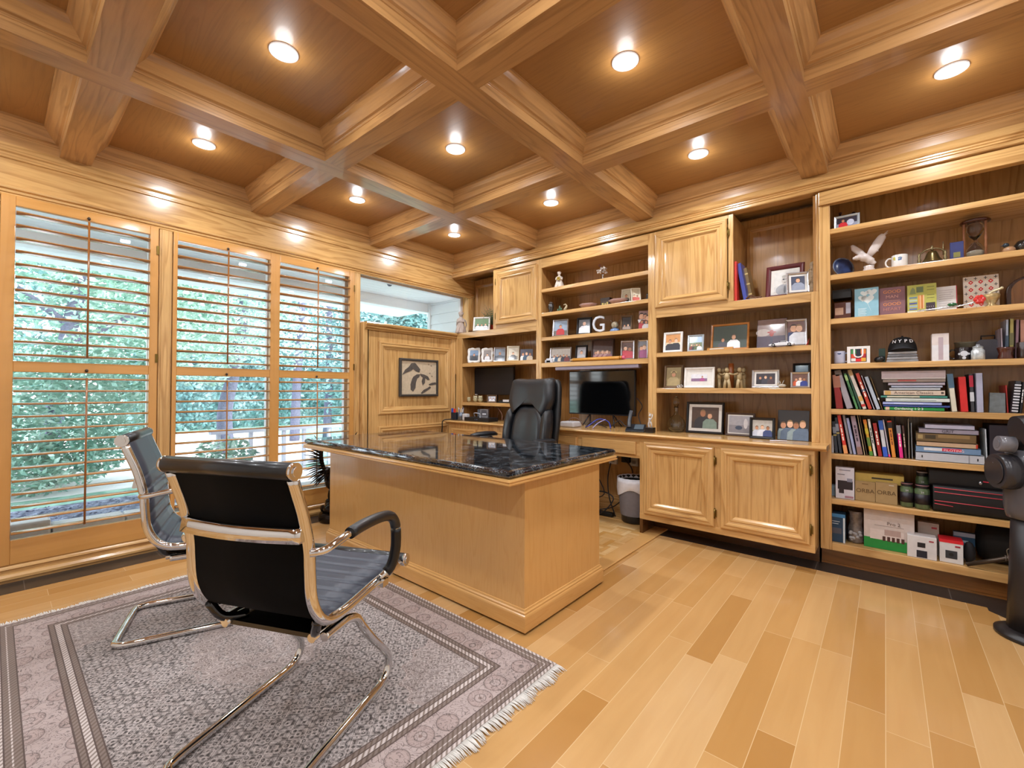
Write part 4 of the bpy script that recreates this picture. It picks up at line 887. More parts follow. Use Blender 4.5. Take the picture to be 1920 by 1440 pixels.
# --- pedestal telescope at the right edge
t = thing('telescope', 'grey and black telescope mount on a pedestal at the right edge', 'telescope', (4.385, -.42, .002))
DK = mat('#1c1b1e', .35); GR = mat('#4a4a50', .35, coat=.3)
b = M(); b.tube([(0, 0, .02), (0, 0, .28), (0, 0, .56)], [.09, .08, .072], 20); obj('pedestal', b, [mat('#211f22', .4)], t)
b = M(); b.lathe([(.13, 0), (.13, .015), (.10, .03), (.08, .04)], n=28); obj('base_plate', b, [DK], t)
b = M(); b.lathe([(.05, .53), (.085, .54), (.092, .57), (.095, .60), (.095, .80), (.085, .84), (.05, .86), (.001, .87)], n=26); obj('mount_head', b, [GR], t)
b = M(); b.cyl((-.07, -.03, .75), (-.125, -.05, .75), .085, .078, 28); b.cyl((-.125, -.05, .75), (-.128, -.051, .75), .06, n=28); obj('clutch_knob', b, [mat('#2c2b30', .25)], t)
for k in range(5):
    a = .5+.2*k; b = M(); b.tube([(-.1295, -.052+.036*math.cos(a), .75+.036*math.sin(a)), (-.1275, -.052+.066*math.cos(a), .75+.066*math.sin(a))], .0022, 5); obj('knob_rib', b, [mat('#b5b5ba', .3)], t)
b = M(); b.cyl((-.07, -.06, .875), (-.12, -.075, .88), .038, .034, 20); b.cyl((-.12, -.075, .88), (-.123, -.076, .88), .02, n=16); obj('small_knob', b, [mat('#6b6a70', .2)], t)
b = M(); b.cyl((.0, .0, .84), (.02, .02, .96), .07, .05, 20); b.cyl((-.05, -.02, .93), (.40, .10, .99), .075, .085, 24); obj('tube', b, [DK], t)

def greeting_card(x, y, z, w, h, col, label, tilt=8, kind='plain'):
    t = thing('greeting_card', label, 'card', (x, y, z+.001)); 
    b = M(); b.box(-w/2, w/2, 0, .0025, 0, h); tilt_child(obj('front_page', b, [mat(col, .6)], t), tilt)
    sn, cs = math.sin(R(tilt)), math.cos(R(tilt))
    b = M(); b.prism([(h*sn+.002, h*cs-.002), (h*sn+.004, h*cs-.002), (h*sn+.05, .001), (h*sn+.047, .001)], 'x', -w/2+.004, w/2-.004); obj('back_page', b, [mat(col, .6)], t)
    def deco(pts, c, lv=1, name='printed_shape'):
        b = M(); b.loft([[(u*w-w/2, -.0006*lv, v*h) for u, v in pts], [(u*w-w/2, .0002, v*h) for u, v in pts]], smooth=False); return tilt_child(obj(name, b, [mat(c, .6)], t), tilt)
    def rect(u0, u1, v0, v1, c, lv=1, name='printed_shape'): return deco([(u0, v0), (u1, v0), (u1, v1), (u0, v1)], c, lv, name)
    def txt(s, sz, u, v, c):
        tz = v*h; yy = tz*sn-.0012; o = text('lettering', s, sz, mat(c, .6), t, (u*w-w/2, tz*sn-.0012*cs, tz*cs+.0012*sn), (R(90-tilt), 0, 0), .0003); return o
    def heart(cx, cy, s):
        return [(cx+s*16*math.sin(a)**3/17/w*.1, cy+s*(13*math.cos(a)-5*math.cos(2*a)-2*math.cos(3*a)-math.cos(4*a))/17/h*.1) for a in [2*math.pi*k/22 for k in range(22)]]
    if kind == 'hearts':
        for cx, cy, s in ((.42, .82, .28), (.72, .84, .34), (.34, .66, .30), (.55, .62, .42)): deco(heart(cx, cy, s*.8), '#d4dcdc', 1, 'heart_balloon')
        deco([(.52, .5), (.54, .5), (.70, .2), (.69, .2)], '#c4d4d8', 1, 'string')
        for k in range(6): rect(.15, .5-.04*(k % 2), .30-.045*k, .315-.045*k, '#cfdde0', 1, 'text_line')
    if kind == 'goodman':
        for s, v, c in (('GOOD', .84, '#d98a4c'), ('MAN', .66, '#c99488'), ('GOOD', .40, '#d98a4c'), ('HEART', .22, '#b5786c')): txt(s, .027, .5, v, c)
        rect(.2, .8, .52, .53, '#c98f6c')
    if kind == 'gifts':
        for k in range(5): rect(.07, .34, .12+.1*k, .18+.1*k, ['#5d6a9c', '#8fa4b4', '#46508a', '#a4b4a4', '#5d7484'][k])
        for k in range(4): rect(.38+.055*k, .42+.055*k, .15, .62, ['#d9843c', '#e0a478', '#c9602c', '#e4ac84'][k])
        rect(.64, .95, .02, .34, '#35262c'); rect(0, .58, 0, .09, '#d4d8c4'); rect(.32, .56, .72, .92, '#5d6a44')
        deco([(.08, .68), (.13, .84), (.20, .92), (.27, .84), (.30, .68)], '#7a8454')
        for k in range(8): deco([(.68+.07*(k % 4)+.012*math.cos(a), .08+.12*(k//4)+.012*math.sin(a)) for a in range(6)], '#c9b4b4', 2)
        [rect(.68, .93, v, v+.014, '#3f4420') for v in (.88, .78, .60, .50)]
    if kind == 'written':
        rect(.96, 1.0, 0, 1, '#b52c3c')
        for k in range(9): rect(.12, .85-.07*(k % 3), .84-.085*k, .85-.085*k, '#8f7c84', 1, 'text_line')
    if kind == 'stitch':
        for i in range(3):
            for j in range(4):
                cx, cy = .22+.28*i, .16+.22*j
                deco([(cx+r*math.cos(a*math.pi/4), cy+r*.85*math.sin(a*math.pi/4)) for a in range(8) for r in ((.075 if a % 2 == 0 else .055),)], '#c92420', 1, 'red_rosette')
                deco([(cx+.025*math.cos(a*math.pi/4), cy+.02*math.sin(a*math.pi/4)) for a in range(8)], '#e0d0c0', 2, 'rosette_centre')
        for i in range(4):
            for j in range(5):
                cx, cy = .08+.28*i, .05+.22*j
                rect(max(0, cx-.05), min(1, cx+.05), max(0, cy-.008), min(1, cy+.008), '#26262a', 1, 'black_stitch'); rect(cx-.009, cx+.009, max(0, cy-.045), min(1, cy+.045), '#26262a', 1, 'black_stitch')
    return t

# ---- framed photos, cards, boxes and books
framed_photo(0.448, 0.03, 1.772, 0.194, 0.162, 'white', ('#5d7a52', '#3c4a3a', 0.4, [(0.22, 0.60, '#d9dcdc', 0), (0.50, 0.55, '#e8e8e8', 1), (0.78, 0.60, '#cfd2d6', 2)]), 'white photo frame in front of the plant in the left niche', 28, 12, 0)
framed_photo(0.32, 0.04, 1.421, 0.154, 0.175, 'scallop', ('#6d88a6', '#3c4450', 0.5, [(0.50, 0.74, '#1c2430', 1)]), 'scalloped white photo frame, leftmost above the monitor', 28, 10, 0)
framed_photo(0.518, 0.05, 1.421, 0.14, 0.164, 'scallop', ('#8d8480', '#5d3a30', 0.35, [(0.50, 0.70, '#dddde0', 2)]), 'scalloped white photo frame, second from the left above the monitor', 28, 10, 0)
framed_photo(0.697, 0.06, 1.421, 0.134, 0.16, 'silver', ('#7b8490', '#3f4650', 0.4, [(0.50, 0.78, '#2c3340', 3)]), 'silver upright photo frame in the middle of the row above the monitor', 32, 10, 0)
framed_photo(0.876, 0.07, 1.421, 0.134, 0.164, 'cream', ('#cfc6b4', '#8d8478', 0.3, [(0.50, 0.70, '#3f3d40', 0)]), 'cream bordered photo frame second from the right above the monitor', 30, 10, 0)
framed_photo(1.042, 0.09, 1.421, 0.133, 0.124, 'none', ('#39384a', '#2a2a33', 0.3, [(0.22, 0.74, '#e6e3df', 1), (0.50, 0.80, '#35506b', 2), (0.78, 0.74, '#c9b9a2', 3)]), 'unframed dark group photo at the right end of the row above the monitor', 32, 10, 0)
framed_photo(0.584, 0.06, 0.977, 0.112, 0.086, 'bronze', ('#c7cbd6', '#8b8fa0', 0.5, [(0.29, 0.80, '#e6e6ea', 0), (0.71, 0.74, '#e6e6ea', 1)]), 'tiny bronze framed snapshot under the monitor', 28, 8, 0)
framed_photo(2.133, 0.12, 1.875, 0.087, 0.144, 'cream', ('#c9bfa4', '#4b4438', 0.35, [(0.50, 0.74, '#3b3b34', 1)]), 'cream photo frame at the right on the second shelf of the middle unit', 12, 14, 0)
framed_photo(2.249, 0.08, 1.875, 0.08, 0.134, 'cream', ('#d5cbb2', '#56697c', 0.3, [(0.29, 0.60, '#c74a3a', 2), (0.71, 0.55, '#c74a3a', 3)]), 'cream frame with bright clothes in the picture, next to the unit post', 32, 20, 0)
framed_photo(1.494, 0.04, 1.634, 0.162, 0.167, 'silver', ('#8fa0b4', '#6a655f', 0.3, [(0.50, 0.78, '#b5353a', 1)]), 'silver photo frame left on the third shelf of the middle unit', 12, 8, 0)
framed_photo(1.732, 0.08, 1.634, 0.143, 0.168, 'black', ('#241e22', '#16141a', 0.3, [(0.50, 0.95, '#dfe2ea', 2)]), 'dark photo frame behind the white letter on the third shelf', 16, 12, 0)
framed_photo(2.162, 0.07, 1.634, 0.098, 0.139, 'bronze', ('#2a2320', '#3a3230', 0.3, [(0.29, 0.41, '#9a8a80', 1), (0.71, 0.45, '#9a8a80', 2)]), 'bronze photo frame right of the snow globe', 20, 14, 0)
framed_photo(1.467, 0.08, 1.382, 0.226, 0.154, 'silver', ('#b9b2aa', '#474a55', 0.4, [(0.16, 0.55, '#e6e3df', 1), (0.33, 0.60, '#35506b', 2), (0.50, 0.55, '#c9b9a2', 3), (0.67, 0.60, '#23283a', 0), (0.84, 0.55, '#7a3030', 1)]), 'wide silver photo frame at the left on the fourth shelf of the middle unit', 12, 10, 0)
framed_photo(1.676, 0.12, 1.382, 0.117, 0.165, 'black', ('#b7b9c2', '#7b7d88', 0.3, [(0.50, 0.80, '#cfd2da', 2)]), 'small black photo frame beside the wide silver frame', 12, 12, 0)
framed_photo(1.883, 0.15, 1.382, 0.212, 0.214, 'brown', ('#5d4a48', '#4d3a44', 0.45, [(0.14, 0.51, '#8a4d5d', 1), (0.26, 0.55, '#b98d8d', 2), (0.38, 0.51, '#8a4d5d', 3), (0.50, 0.55, '#b98d8d', 0), (0.62, 0.51, '#8a4d5d', 1), (0.74, 0.55, '#b98d8d', 2), (0.86, 0.51, '#8a4d5d', 3)]), 'large brown framed crowd photo behind the giant pencil', 12, 12, 0)
framed_photo(2.178, 0.06, 1.382, 0.118, 0.17, 'silver', ('#5b3a30', '#55202a', 0.35, [(0.29, 0.85, '#b32f3c', 2), (0.71, 0.78, '#b32f3c', 3)]), 'silver frame with people in red right of the giant pencil', 20, 12, 0)
framed_photo(2.322, 0.05, 1.382, 0.081, 0.164, 'silver', ('#6a6a70', '#34405c', 0.35, [(0.29, 0.78, '#8a3a6a', 1), (0.71, 0.85, '#8a3a6a', 2)]), 'silver frame against the post at the right end of the fourth shelf', 24, 12, 0)
framed_photo(3.336, 0.12, 1.772, 0.233, 0.247, 'maroon', ('#d8d6d2', '#cfcdca', 0.3, [(0.5, 0, None, (0.08, 0.42, 0.3, '#9a9ba0')), (0.5, 0, None, (0.1, 0.05, 0.2, '#5d5f66')), (0.5, 0, None, (0.58, 0.16, 0.24, '#c4bdb6')), (0.5, 0, None, (0.76, 0.15, 0.08, '#aaa59f')), (0.44, 0, None, (0.62, 0.055, 0.04, '#3c3c42')), (0.57, 0, None, (0.62, 0.055, 0.04, '#3c3c42')), (0.5, 0, None, (0.46, 0.06, 0.02, '#7a706a'))]), 'large maroon framed pencil portrait in the niche', 0, 12, 0.02)
framed_photo(3.43, 0.03, 1.772, 0.134, 0.156, 'silver', ('#3a4258', '#2f3546', 0.3, [(0.5, 0.95, '#8b93a6', 0)]), 'silver framed boy portrait leaning before the maroon frame', 14, 12, 0.012)
framed_photo(2.579, 0.03, 1.422, 0.151, 0.164, 'white', ('#c98a4a', '#d9c5a0', 0.5, [(0.29, 0.74, '#20202c', 1), (0.71, 0.80, '#20202c', 2)]), 'white frame of two football players, leftmost on the upper right shelf', 0, 8, 0)
framed_photo(2.746, 0.06, 1.422, 0.122, 0.132, 'glass', ('#a9c2dc', '#6b7a56', 0.55, [(0.18, 0.50, '#7a3030', 2), (0.40, 0.46, '#2c2a2c', 3), (0.60, 0.50, '#51643f', 0), (0.81, 0.46, '#e6e3df', 1)]), 'clear glass frame with a small group under blue sky', 0, 8, 0)
framed_photo(2.98, 0.1, 1.422, 0.266, 0.207, 'wood', ('#26331f', '#3d4a44', 0.35, [(0.3, 0.5, '#4b4b55', 1), (0.62, 0.65, '#e8eaee', 0)]), 'wide wooden frame of a couple in the woods on the upper right shelf', 0, 10, 0)
framed_photo(3.249, 0.14, 1.422, 0.188, 0.223, 'none', ('#a38a86', '#54465c', 0.42, [(0.2, 0, None, (0.55, 0.25, 0.13, '#cfc4bd')), (0.5, 0, None, (0.26, 0.05, 0.22, '#4a4760')), (0.5, 0, None, (0.55, 0.16, 0.035, '#b0392c')), (0.5, 0, None, (0.52, 0.08, 0.12, '#b0392c')), (0.5, 0, None, (0.71, 0.035, 0.05, '#a8704d'))]), 'unframed print of a person in orange standing before a pale car', 0, 12, 0)
framed_photo(3.412, 0.07, 1.422, 0.129, 0.195, 'silver', ('#6f4a42', '#3a2c30', 0.3, [(0.35, 0.95, '#232f55', 0), (0.68, 0.93, '#cfd0d6', 2)]), 'ornate silver frame of a close couple beside the toy car', 10, 12, 0)
framed_photo(2.572, 0.06, 1.137, 0.152, 0.186, 'bronze', ('#8f7c4e', '#7c6a44', 0.3, [(0.5, 0.85, '#a89468', 1), (0.5, 0, None, (0.74, 0.22, 0.08, '#b5a066'))]), 'bronze frame with a person in tan cap, leftmost on the middle right shelf', 0, 8, 0)
framed_photo(2.778, 0.04, 1.137, 0.224, 0.161, 'white', ('#dcdce2', '#8a6a8a', 0.4, [(0.7, 0.8, '#a8508a', 1)]), 'wide white bordered frame with a small picture on the middle right shelf', 0, 7, 0.035)
framed_photo(3.228, 0.05, 1.137, 0.174, 0.132, 'silver', ('#35303a', '#282630', 0.3, [(0.22, 0.78, '#24242c', 1), (0.50, 0.85, '#3a3a46', 2), (0.78, 0.78, '#4a3b40', 3)]), 'silver bordered frame of three faces on the middle right shelf', 0, 8, 0.012)
framed_photo(3.438, 0.03, 1.137, 0.111, 0.109, 'silver', ('#6d4a40', '#2f3350', 0.3, [(0.22, 0.74, '#c9552c', 1), (0.50, 0.80, '#e6e6e6', 2), (0.78, 0.74, '#2c3c8c', 3)]), 'silver frame of three children at the right end of the middle right shelf', 6, 8, 0)
framed_photo(3.434, 0.12, 1.137, 0.103, 0.173, 'black', ('#4a6a7c', '#35452c', 0.4, [(0.50, 0.28, '#7c3c2c', 1)]), 'dark landscape frame behind the three children frame', 0, 8, 0)
framed_photo(2.794, 0.12, 0.782, 0.281, 0.246, 'black', ('#4c3323', '#3a2a22', 0.3, [(0.42, 0.95, '#26242a', 3), (0.68, 0.8, '#7f9488', 0)]), 'large black frame with pale mount on the counter', 0, 8, 0.022)
framed_photo(3.05, 0.1, 0.782, 0.199, 0.172, 'brown', ('#a8a5ad', '#8b8890', 0.45, [(0.45, 0, None, (0.3, 0.16, 0.12, '#3c4860')), (0.75, 0, None, (0.55, 0.09, 0.3, '#d4d0d2'))]), 'brown and silver frame on the counter right of the large black frame', 0, 8, 0.008)
framed_photo(3.216, 0, 0.782, 0.158, 0.148, 'black', ('#b9b3ab', '#7c8a4a', 0.35, [(0.22, 0.69, '#c9cedc', 1), (0.50, 0.75, '#d9dce6', 2), (0.78, 0.69, '#3a4a7c', 3)]), 'small blue-rimmed team photo frame on the counter front', 0, 6, 0)
framed_photo(3.393, 0.03, 0.782, 0.186, 0.205, 'none', ('#1e1818', '#242024', 0.3, [(0.18, 0.66, '#8fa0a4', 1), (0.40, 0.72, '#5d6f86', 2), (0.60, 0.66, '#8fa0a4', 3), (0.81, 0.72, '#5d6f86', 0)]), 'black acrylic group photo at the right end of the counter', -6, 8, 0)
framed_photo(3.691, 0.06, 2.161, 0.133, 0.094, 'glass', ('#2c2a38', '#8b90a4', 0.4, [(0.32, 0.9, '#d8303a', 1), (0.68, 0, None, (0.45, 0.18, 0.3, '#c4cbe0'))]), 'wavy glass frame with a snowy red picture on the top shelf', 0, 8, 0)
greeting_card(3.787, 0.06, 1.581, 0.118, 0.191, '#86b4c4', 'light blue card with white heart balloons on the third shelf', 8, kind='hearts')
greeting_card(3.909, 0.07, 1.581, 0.12, 0.179, '#7a5258', 'brown card lettered about a good man and heart', 8, kind='goodman')
greeting_card(4.042, 0.06, 1.581, 0.127, 0.175, '#a9a64a', 'olive green patterned gift card beside the brown card', 8, kind='gifts')
greeting_card(4.15, 0.09, 1.581, 0.085, 0.151, '#d9d5d2', 'white written card with red edge on the third shelf', 8, kind='written')
greeting_card(4.291, 0.12, 1.581, 0.14, 0.198, '#dccfc0', 'cream card with red and black cross-stitch pattern', 8, kind='stitch')
carton(4.167, 4.223, 1.864, 1.985, 0.12, 0.02, '#27306a', 'dark blue boxed card with gold emblem behind the hourglass', decos=[('emblem', .25, .75, .25, .5, '#7d7a3c')])
carton(3.621, 3.708, 1.581, 1.697, 0.1, 0.1, '#5a2c1c', 'brown gift box with pale heart at the left on the third shelf', decos=[('heart_print', .05, .55, .3, .7, '#c9a48c'), ('side_tag', .7, .98, .35, .95, '#b9b8c8')])
carton(3.61, 3.709, 1.726, 1.783, 0.11, 0.12, '#0c0b0d', 'black fabric hat box on top of the brown gift box')
carton(3.69, 3.804, 1.293, 1.399, 0.03, 0.02, '#e6e2de', 'white ceramic tile with colourful letter emblem on the fourth shelf', decos=[('emblem_outline', .15, .85, .08, .85, '#1c2230'), ('emblem_green', .18, .40, .55, .82, '#3f8a4c'), ('emblem_orange', .60, .82, .55, .82, '#e07a2c'), ('emblem_orange', .18, .38, .30, .55, '#d9492c'), ('emblem_red', .62, .82, .32, .55, '#b5232c'), ('emblem_white', .18, .38, .12, .29, '#e4e2de'), ('emblem_red', .38, .62, .10, .28, '#d8242c'), ('emblem_yellow', .62, .82, .11, .31, '#e4a83c')], texts=[('U', .085, .5, .57, '#eceaea')])
carton(4.082, 4.153, 1.293, 1.451, 0.04, 0.08, '#d9cfcc', 'tall pale pink and white box with a printed strip on the fourth shelf', decos=[('lower_sleeve', 0, 1, 0, .58, '#dcdce0'), ('printed_strip', .38, .66, .04, .86, '#b5a4ac')], texts=[])
carton(3.844, 3.876, 1.293, 1.386, 0.13, 0.05, '#2f4a40', 'dark green little box behind the cap')
carton(3.627, 3.722, 0.433, 0.631, 0.03, 0.05, '#d5d3df', 'white box with a black recorder pictured on it, seventh shelf', decos=[('device_picture', .12, .92, .30, .58, '#231c26'), ('device_grip', .18, .45, .17, .32, '#231c26'), ('key_picture', .62, .9, .55, .66, '#8b8fa4'), ('title_line', .2, .8, .90, .93, '#8a8796'), ('title_line', .1, .5, .76, .79, '#8a8796'), ('foot_label', .5, .95, .04, .10, '#a87c8c')])
carton(3.602, 3.624, 0.433, 0.503, 0.08, 0.05, '#8fa9bd', 'small blue box at the bookcase edge on the seventh shelf')
carton(3.725, 3.824, 0.433, 0.554, 0.04, 0.16, '#a58a5f', 'left kraft cardboard box of the matching pair', group=None, texts=[('ORBA', .034, .5, .52, '#5d4526')], decos=[('tab_mark', .35, .65, .86, .9, '#7a6038')])
carton(3.825, 3.926, 0.433, 0.56, 0.035, 0.16, '#a58a5f', 'right kraft cardboard box of the matching pair', group=None, texts=[('ORBA', .034, .5, .52, '#5d4526')], decos=[('tab_mark', .62, .85, .88, .92, '#c9c0b0')])
carton(3.725, 3.957, 0.549, 0.604, 0.06, 0.12, '#b59a4c', 'mustard yellow envelope box lying on the kraft boxes', decos=[('dark_slot', .35, .78, .45, .62, '#2a2218')])
carton(3.606, 3.676, 0.154, 0.333, 0.02, 0.1, '#1b3c58', 'dark blue boxed gadget at the left on the bottom shelf', decos=[('side_edge', .84, .98, 0, 1, '#c9d4dc'), ('top_band', 0, 1, .88, 1, '#3c7cae'), ('product_print', .02, .72, .3, .5, '#4a4c58'), ('text_line', .05, .6, .72, .74, '#b9c4cc'), ('text_line', .05, .5, .64, .66, '#b9c4cc')])
carton(3.767, 4.001, 0.154, 0.387, 0.045, 0.08, '#cfc2bd', 'wide white and green boxed device on the bottom shelf', decos=[('subtitle_line', .22, .8, .60, .61, '#8c807c'), ('green_band', 0, 1, 0, .27, '#1c8c3c'), ('device_print', .13, .80, .24, .50, '#dccfcc'), ('display_print', .42, .74, .37, .52, '#b59c96')]+[('button_print', .38+.092*i, .44+.092*i, .22, .34, '#4a2a26') for i in range(5)], texts=[('Pro 2', .028, .6, .68, '#7c706c')])
carton(3.967, 4.092, 0.154, 0.279, -0.004, 0.09, '#d8d4d4', 'white camera box with open lid in front of the green box', decos=[('camera_print', .35, .62, .50, .72, '#1c1a20'), ('stand_print', .32, .68, .04, .36, '#1e2030'), ('brand_mark', .74, .9, .80, .86, '#9c2c3c')])
carton(4.018, 4.11, 0.154, 0.338, 0.12, 0.05, '#b5a69c', 'beige camera box standing behind the open box', decos=[('camera_print', .25, .75, .3, .5, '#2a2628'), ('brand_mark', .65, .9, .82, .88, '#a8323c')])
carton(4.104, 4.199, 0.154, 0.28, 0.011, 0.1, '#d8d6d6', 'white camera box with red lid at the right on the bottom shelf', decos=[('lid', 0, 0, .88, 1, '#d8202c'), ('camera_print', .25, .75, .2, .55, '#34363c'), ('disc', .5, .1, .38, 0, '#16181c'), ('brand_mark', .66, .88, .72, .79, '#9c2c3c')])
carton(4.173, 4.261, 0.154, 0.301, 0.16, 0.03, '#2a5274', 'blue game case with pale title strip standing at the back of the bottom shelf', decos=[('title_strip', 0, 1, .84, 1, '#9ea2b4'), ('title_line', .1, .7, .62, .7, '#a4bccb')])
carton(4.305, 4.471, 0.719, 0.936, 0.03, 0.22, '#241d28', 'dark leatherette case at the right end of the sixth shelf')
book(3.65, 0.032, 1.006, 0.038, 0.217, -4.834, '#8c1a1c', 'dark red book with tan top, first leaning book on the fifth shelf', dp=0.17, bands=[(0.62, 1, '#a8705a')])
book(3.702, 0.032, 1.008, 0.034, 0.251, -14.45, '#9a949c', 'thick pale grey binder leaning next to the dark red book', dp=0.17, bands=[(0.86, 1, '#6d635c')])
book(3.739, 0.032, 1.006, 0.014, 0.231, -15.231, '#4f8a54', 'green illustrated spine leaning right of the grey binder', dp=0.17, bands=[(0.35, 0.62, '#2c5a38'), (0.8, 0.95, '#9cbc7c')])
book(3.755, 0.042, 1.006, 0.013, 0.229, -14.799, '#2f5a48', 'thin dark green book wedged between green and cream books', dp=0.17)
book(3.776, 0.032, 1.007, 0.02, 0.257, -17.059, '#cfc6bb', 'cream book with tan top and red oval at its foot', dp=0.17, bands=[(0.85, 1, '#a88a5c'), (0.06, 0.12, '#b5302c'), (0.2, 0.32, '#c9a05c')])
book(3.803, 0.032, 1.007, 0.02, 0.232, -15.938, '#b5341f', 'orange-red book with white title, leaning right of the cream one', dp=0.17, bands=[(0.48, 0.56, '#2c3450')], txt='~')
book(3.822, 0.032, 1.005, 0.006, 0.218, -16.12, '#d9d0dc', 'thin white book beside the orange-red one', dp=0.17)
book(3.842, 0.032, 1.007, 0.02, 0.208, -16.145, '#a9b4c2', 'pale blue-grey binder leaning near the stack', dp=0.17)
book(3.86, 0.032, 1.005, 0.006, 0.206, -15.279, '#8c7348', 'tan slim book, last leaning book before the stack', dp=0.17, bands=[(0.3, 0.36, '#dcdcdc')])
book(4.172, 0.032, 1.005, 0.024, 0.213, -4.798, '#d2cdbc', 'cream book with blue top right of the flat stack', dp=0.17, bands=[(0.62, 1, '#4a6a84')])
book(4.212, 0.032, 1.005, 0.032, 0.195, -2.965, '#cc1f1f', 'thick bright red book on the fifth shelf', dp=0.17)
book(4.244, 0.032, 1.004, 0.016, 0.211, -1.938, '#35363d', 'dark grey book with red block on its spine', dp=0.17, bands=[(0.66, 0.96, '#b5203c'), (0.28, 0.52, '#c4c6cc')])
book(4.271, 0.022, 1.004, 0.028, 0.215, -0.945, '#a6a8bf', 'thick pale lavender-grey book on the fifth shelf', dp=0.17)
book(4.378, 0.062, 1.004, 0.008, 0.148, -2.089, '#c93a36', 'small coral red book near the striped one', dp=0.17)
book(4.396, 0.022, 1.005, 0.023, 0.17, 5.195, '#2e2e34', 'black and white striped book at the right of the fifth shelf', dp=0.17, bands=[(0.04, 0.08, '#d4d4dc'), (0.13, 0.17, '#d4d4dc'), (0.22, 0.26, '#d4d4dc'), (0.31, 0.35, '#d4d4dc'), (0.4, 0.44, '#d4d4dc'), (0.49, 0.53, '#d4d4dc'), (0.58, 0.62, '#d4d4dc'), (0.67, 0.71, '#d4d4dc'), (0.76, 0.8, '#d4d4dc'), (0.85, 0.89, '#d4d4dc')])
book(4.417, 0.022, 1.004, 0.011, 0.165, 4.602, '#1a1a1e', 'black book with white lettering at the right edge of the fifth shelf', dp=0.17, txt='~', tcol='#e8e8e8')
book(3.613, 0.052, 0.719, 0.014, 0.108, -0.639, '#c9cbd6', 'white low book at the far left of the sixth shelf', dp=0.17)
book(3.633, 0.042, 0.72, 0.018, 0.202, -4.464, '#26303f', 'navy series book with pale band, left one of two', dp=0.17, bands=[(0.62, 0.82, '#8b93a3'), (0.54, 0.58, '#b5a45c')])
book(3.654, 0.042, 0.72, 0.017, 0.228, -5.881, '#26303f', 'navy series book with pale band, right one of two', dp=0.17, bands=[(0.62, 0.82, '#8b93a3'), (0.54, 0.58, '#b5a45c')])
book(3.681, 0.032, 0.72, 0.02, 0.246, -8.274, '#d03428', 'tall red book with orange foot on the sixth shelf', dp=0.17, bands=[(0, 0.22, '#e39a5f')], txt='~')
book(3.707, 0.042, 0.72, 0.015, 0.247, -8.557, '#8f8d95', 'grey-violet book right of the tall red one', dp=0.17)
book(3.726, 0.032, 0.72, 0.016, 0.229, -9.269, '#98a0c4', 'pale blue-lavender book on the sixth shelf', dp=0.17)
book(3.752, 0.032, 0.721, 0.026, 0.243, -8.405, '#9a8694', 'mauve book with ornate title on the sixth shelf', dp=0.17, bands=[(0, 0.2, '#8a6a62')], txt='~', tcol='#3f3440')
book(3.774, 0.042, 0.719, 0.007, 0.247, -7.956, '#c9b58f', 'thin cream book between mauve and multicolour ones', dp=0.17)
book(3.785, 0.042, 0.719, 0.006, 0.247, -8.122, '#6d5640', 'thin brown book right of the thin cream book', dp=0.17)
book(3.807, 0.032, 0.72, 0.016, 0.223, -8.405, '#c9952c', 'orange and green blocked spine on the sixth shelf', dp=0.17, bands=[(0, 0.12, '#4f8a34'), (0.26, 0.5, '#5d7a34'), (0.6, 0.75, '#c9b534'), (0.88, 1, '#c9701f')])
book(3.825, 0.032, 0.72, 0.014, 0.226, -7.774, '#dcd9d2', 'white book with black lettering on the sixth shelf', dp=0.17, txt='~', tcol='#222222')
book(3.849, 0.032, 0.72, 0.021, 0.203, -7.564, '#9c1c18', 'dark red book with white title among the sixth shelf books', dp=0.17, txt='~')
book(3.874, 0.032, 0.72, 0.021, 0.22, -6.454, '#c6c8cf', 'blue and white book on the sixth shelf', dp=0.17, bands=[(0, 0.27, '#2f5ac4'), (0.74, 1, '#2f5ab0')])
book(3.892, 0.032, 0.72, 0.009, 0.225, -7.215, '#b9b0bc', 'pale book with pink foot on the sixth shelf', dp=0.17, bands=[(0, 0.07, '#d83c8c')])
book(3.912, 0.032, 0.72, 0.02, 0.219, -5.533, '#d98a34', 'orange book with black and red top on the sixth shelf', dp=0.17, bands=[(0.8, 0.96, '#221c1a'), (0.96, 1, '#c9402c')], txt='~', tcol='#7c3c14')
book(3.931, 0.052, 0.719, 0.005, 0.237, -3.275, '#2a2c30', 'thin black book right of the orange one', dp=0.17)
book(3.946, 0.032, 0.72, 0.019, 0.194, -4.143, '#e01f86', 'bright pink book with grey top on the sixth shelf', dp=0.17, bands=[(0.74, 1, '#84868f')], txt='~')
book(3.966, 0.032, 0.719, 0.013, 0.194, -3.867, '#4a2a28', 'dark brown book beside the pink one', dp=0.17, txt='~', tcol='#c9b9a4')
book(3.98, 0.032, 0.719, 0.007, 0.237, -0.717, '#8f8778', 'thin beige booklet near the flat stack', dp=0.17)
book(3.994, 0.032, 0.719, 0.005, 0.211, -1.242, '#d5dbe4', 'thin white booklet next to the lower flat stack', dp=0.17)
book(4.294, 0.022, 0.719, 0.009, 0.193, -1.45, '#c9d2dc', 'slim white book standing against the dark case', dp=0.17)
flat_book(3.869, 4.131, 1.005, 1.025, 0.03, '#18883c', 'green gardening book with white title at the bottom of the upper stack', txt='Gardening 1·2·3', tcol='#f0f0ea', tx=-0.08, tsize=0.8, deco=[(0.02, 0.09, 0.05, 0.95, '#d8b8a0')])
flat_book(3.864, 4.153, 1.025, 1.038, 0.03, '#3a4f96', 'navy blue book second from the bottom of the upper stack')
flat_book(3.862, 4.12, 1.038, 1.056, 0.03, '#9aa6d8', 'light blue book third from the bottom of the upper stack', deco=[(0.2, 0.7, 0.3, 0.6, '#c4ccec')])
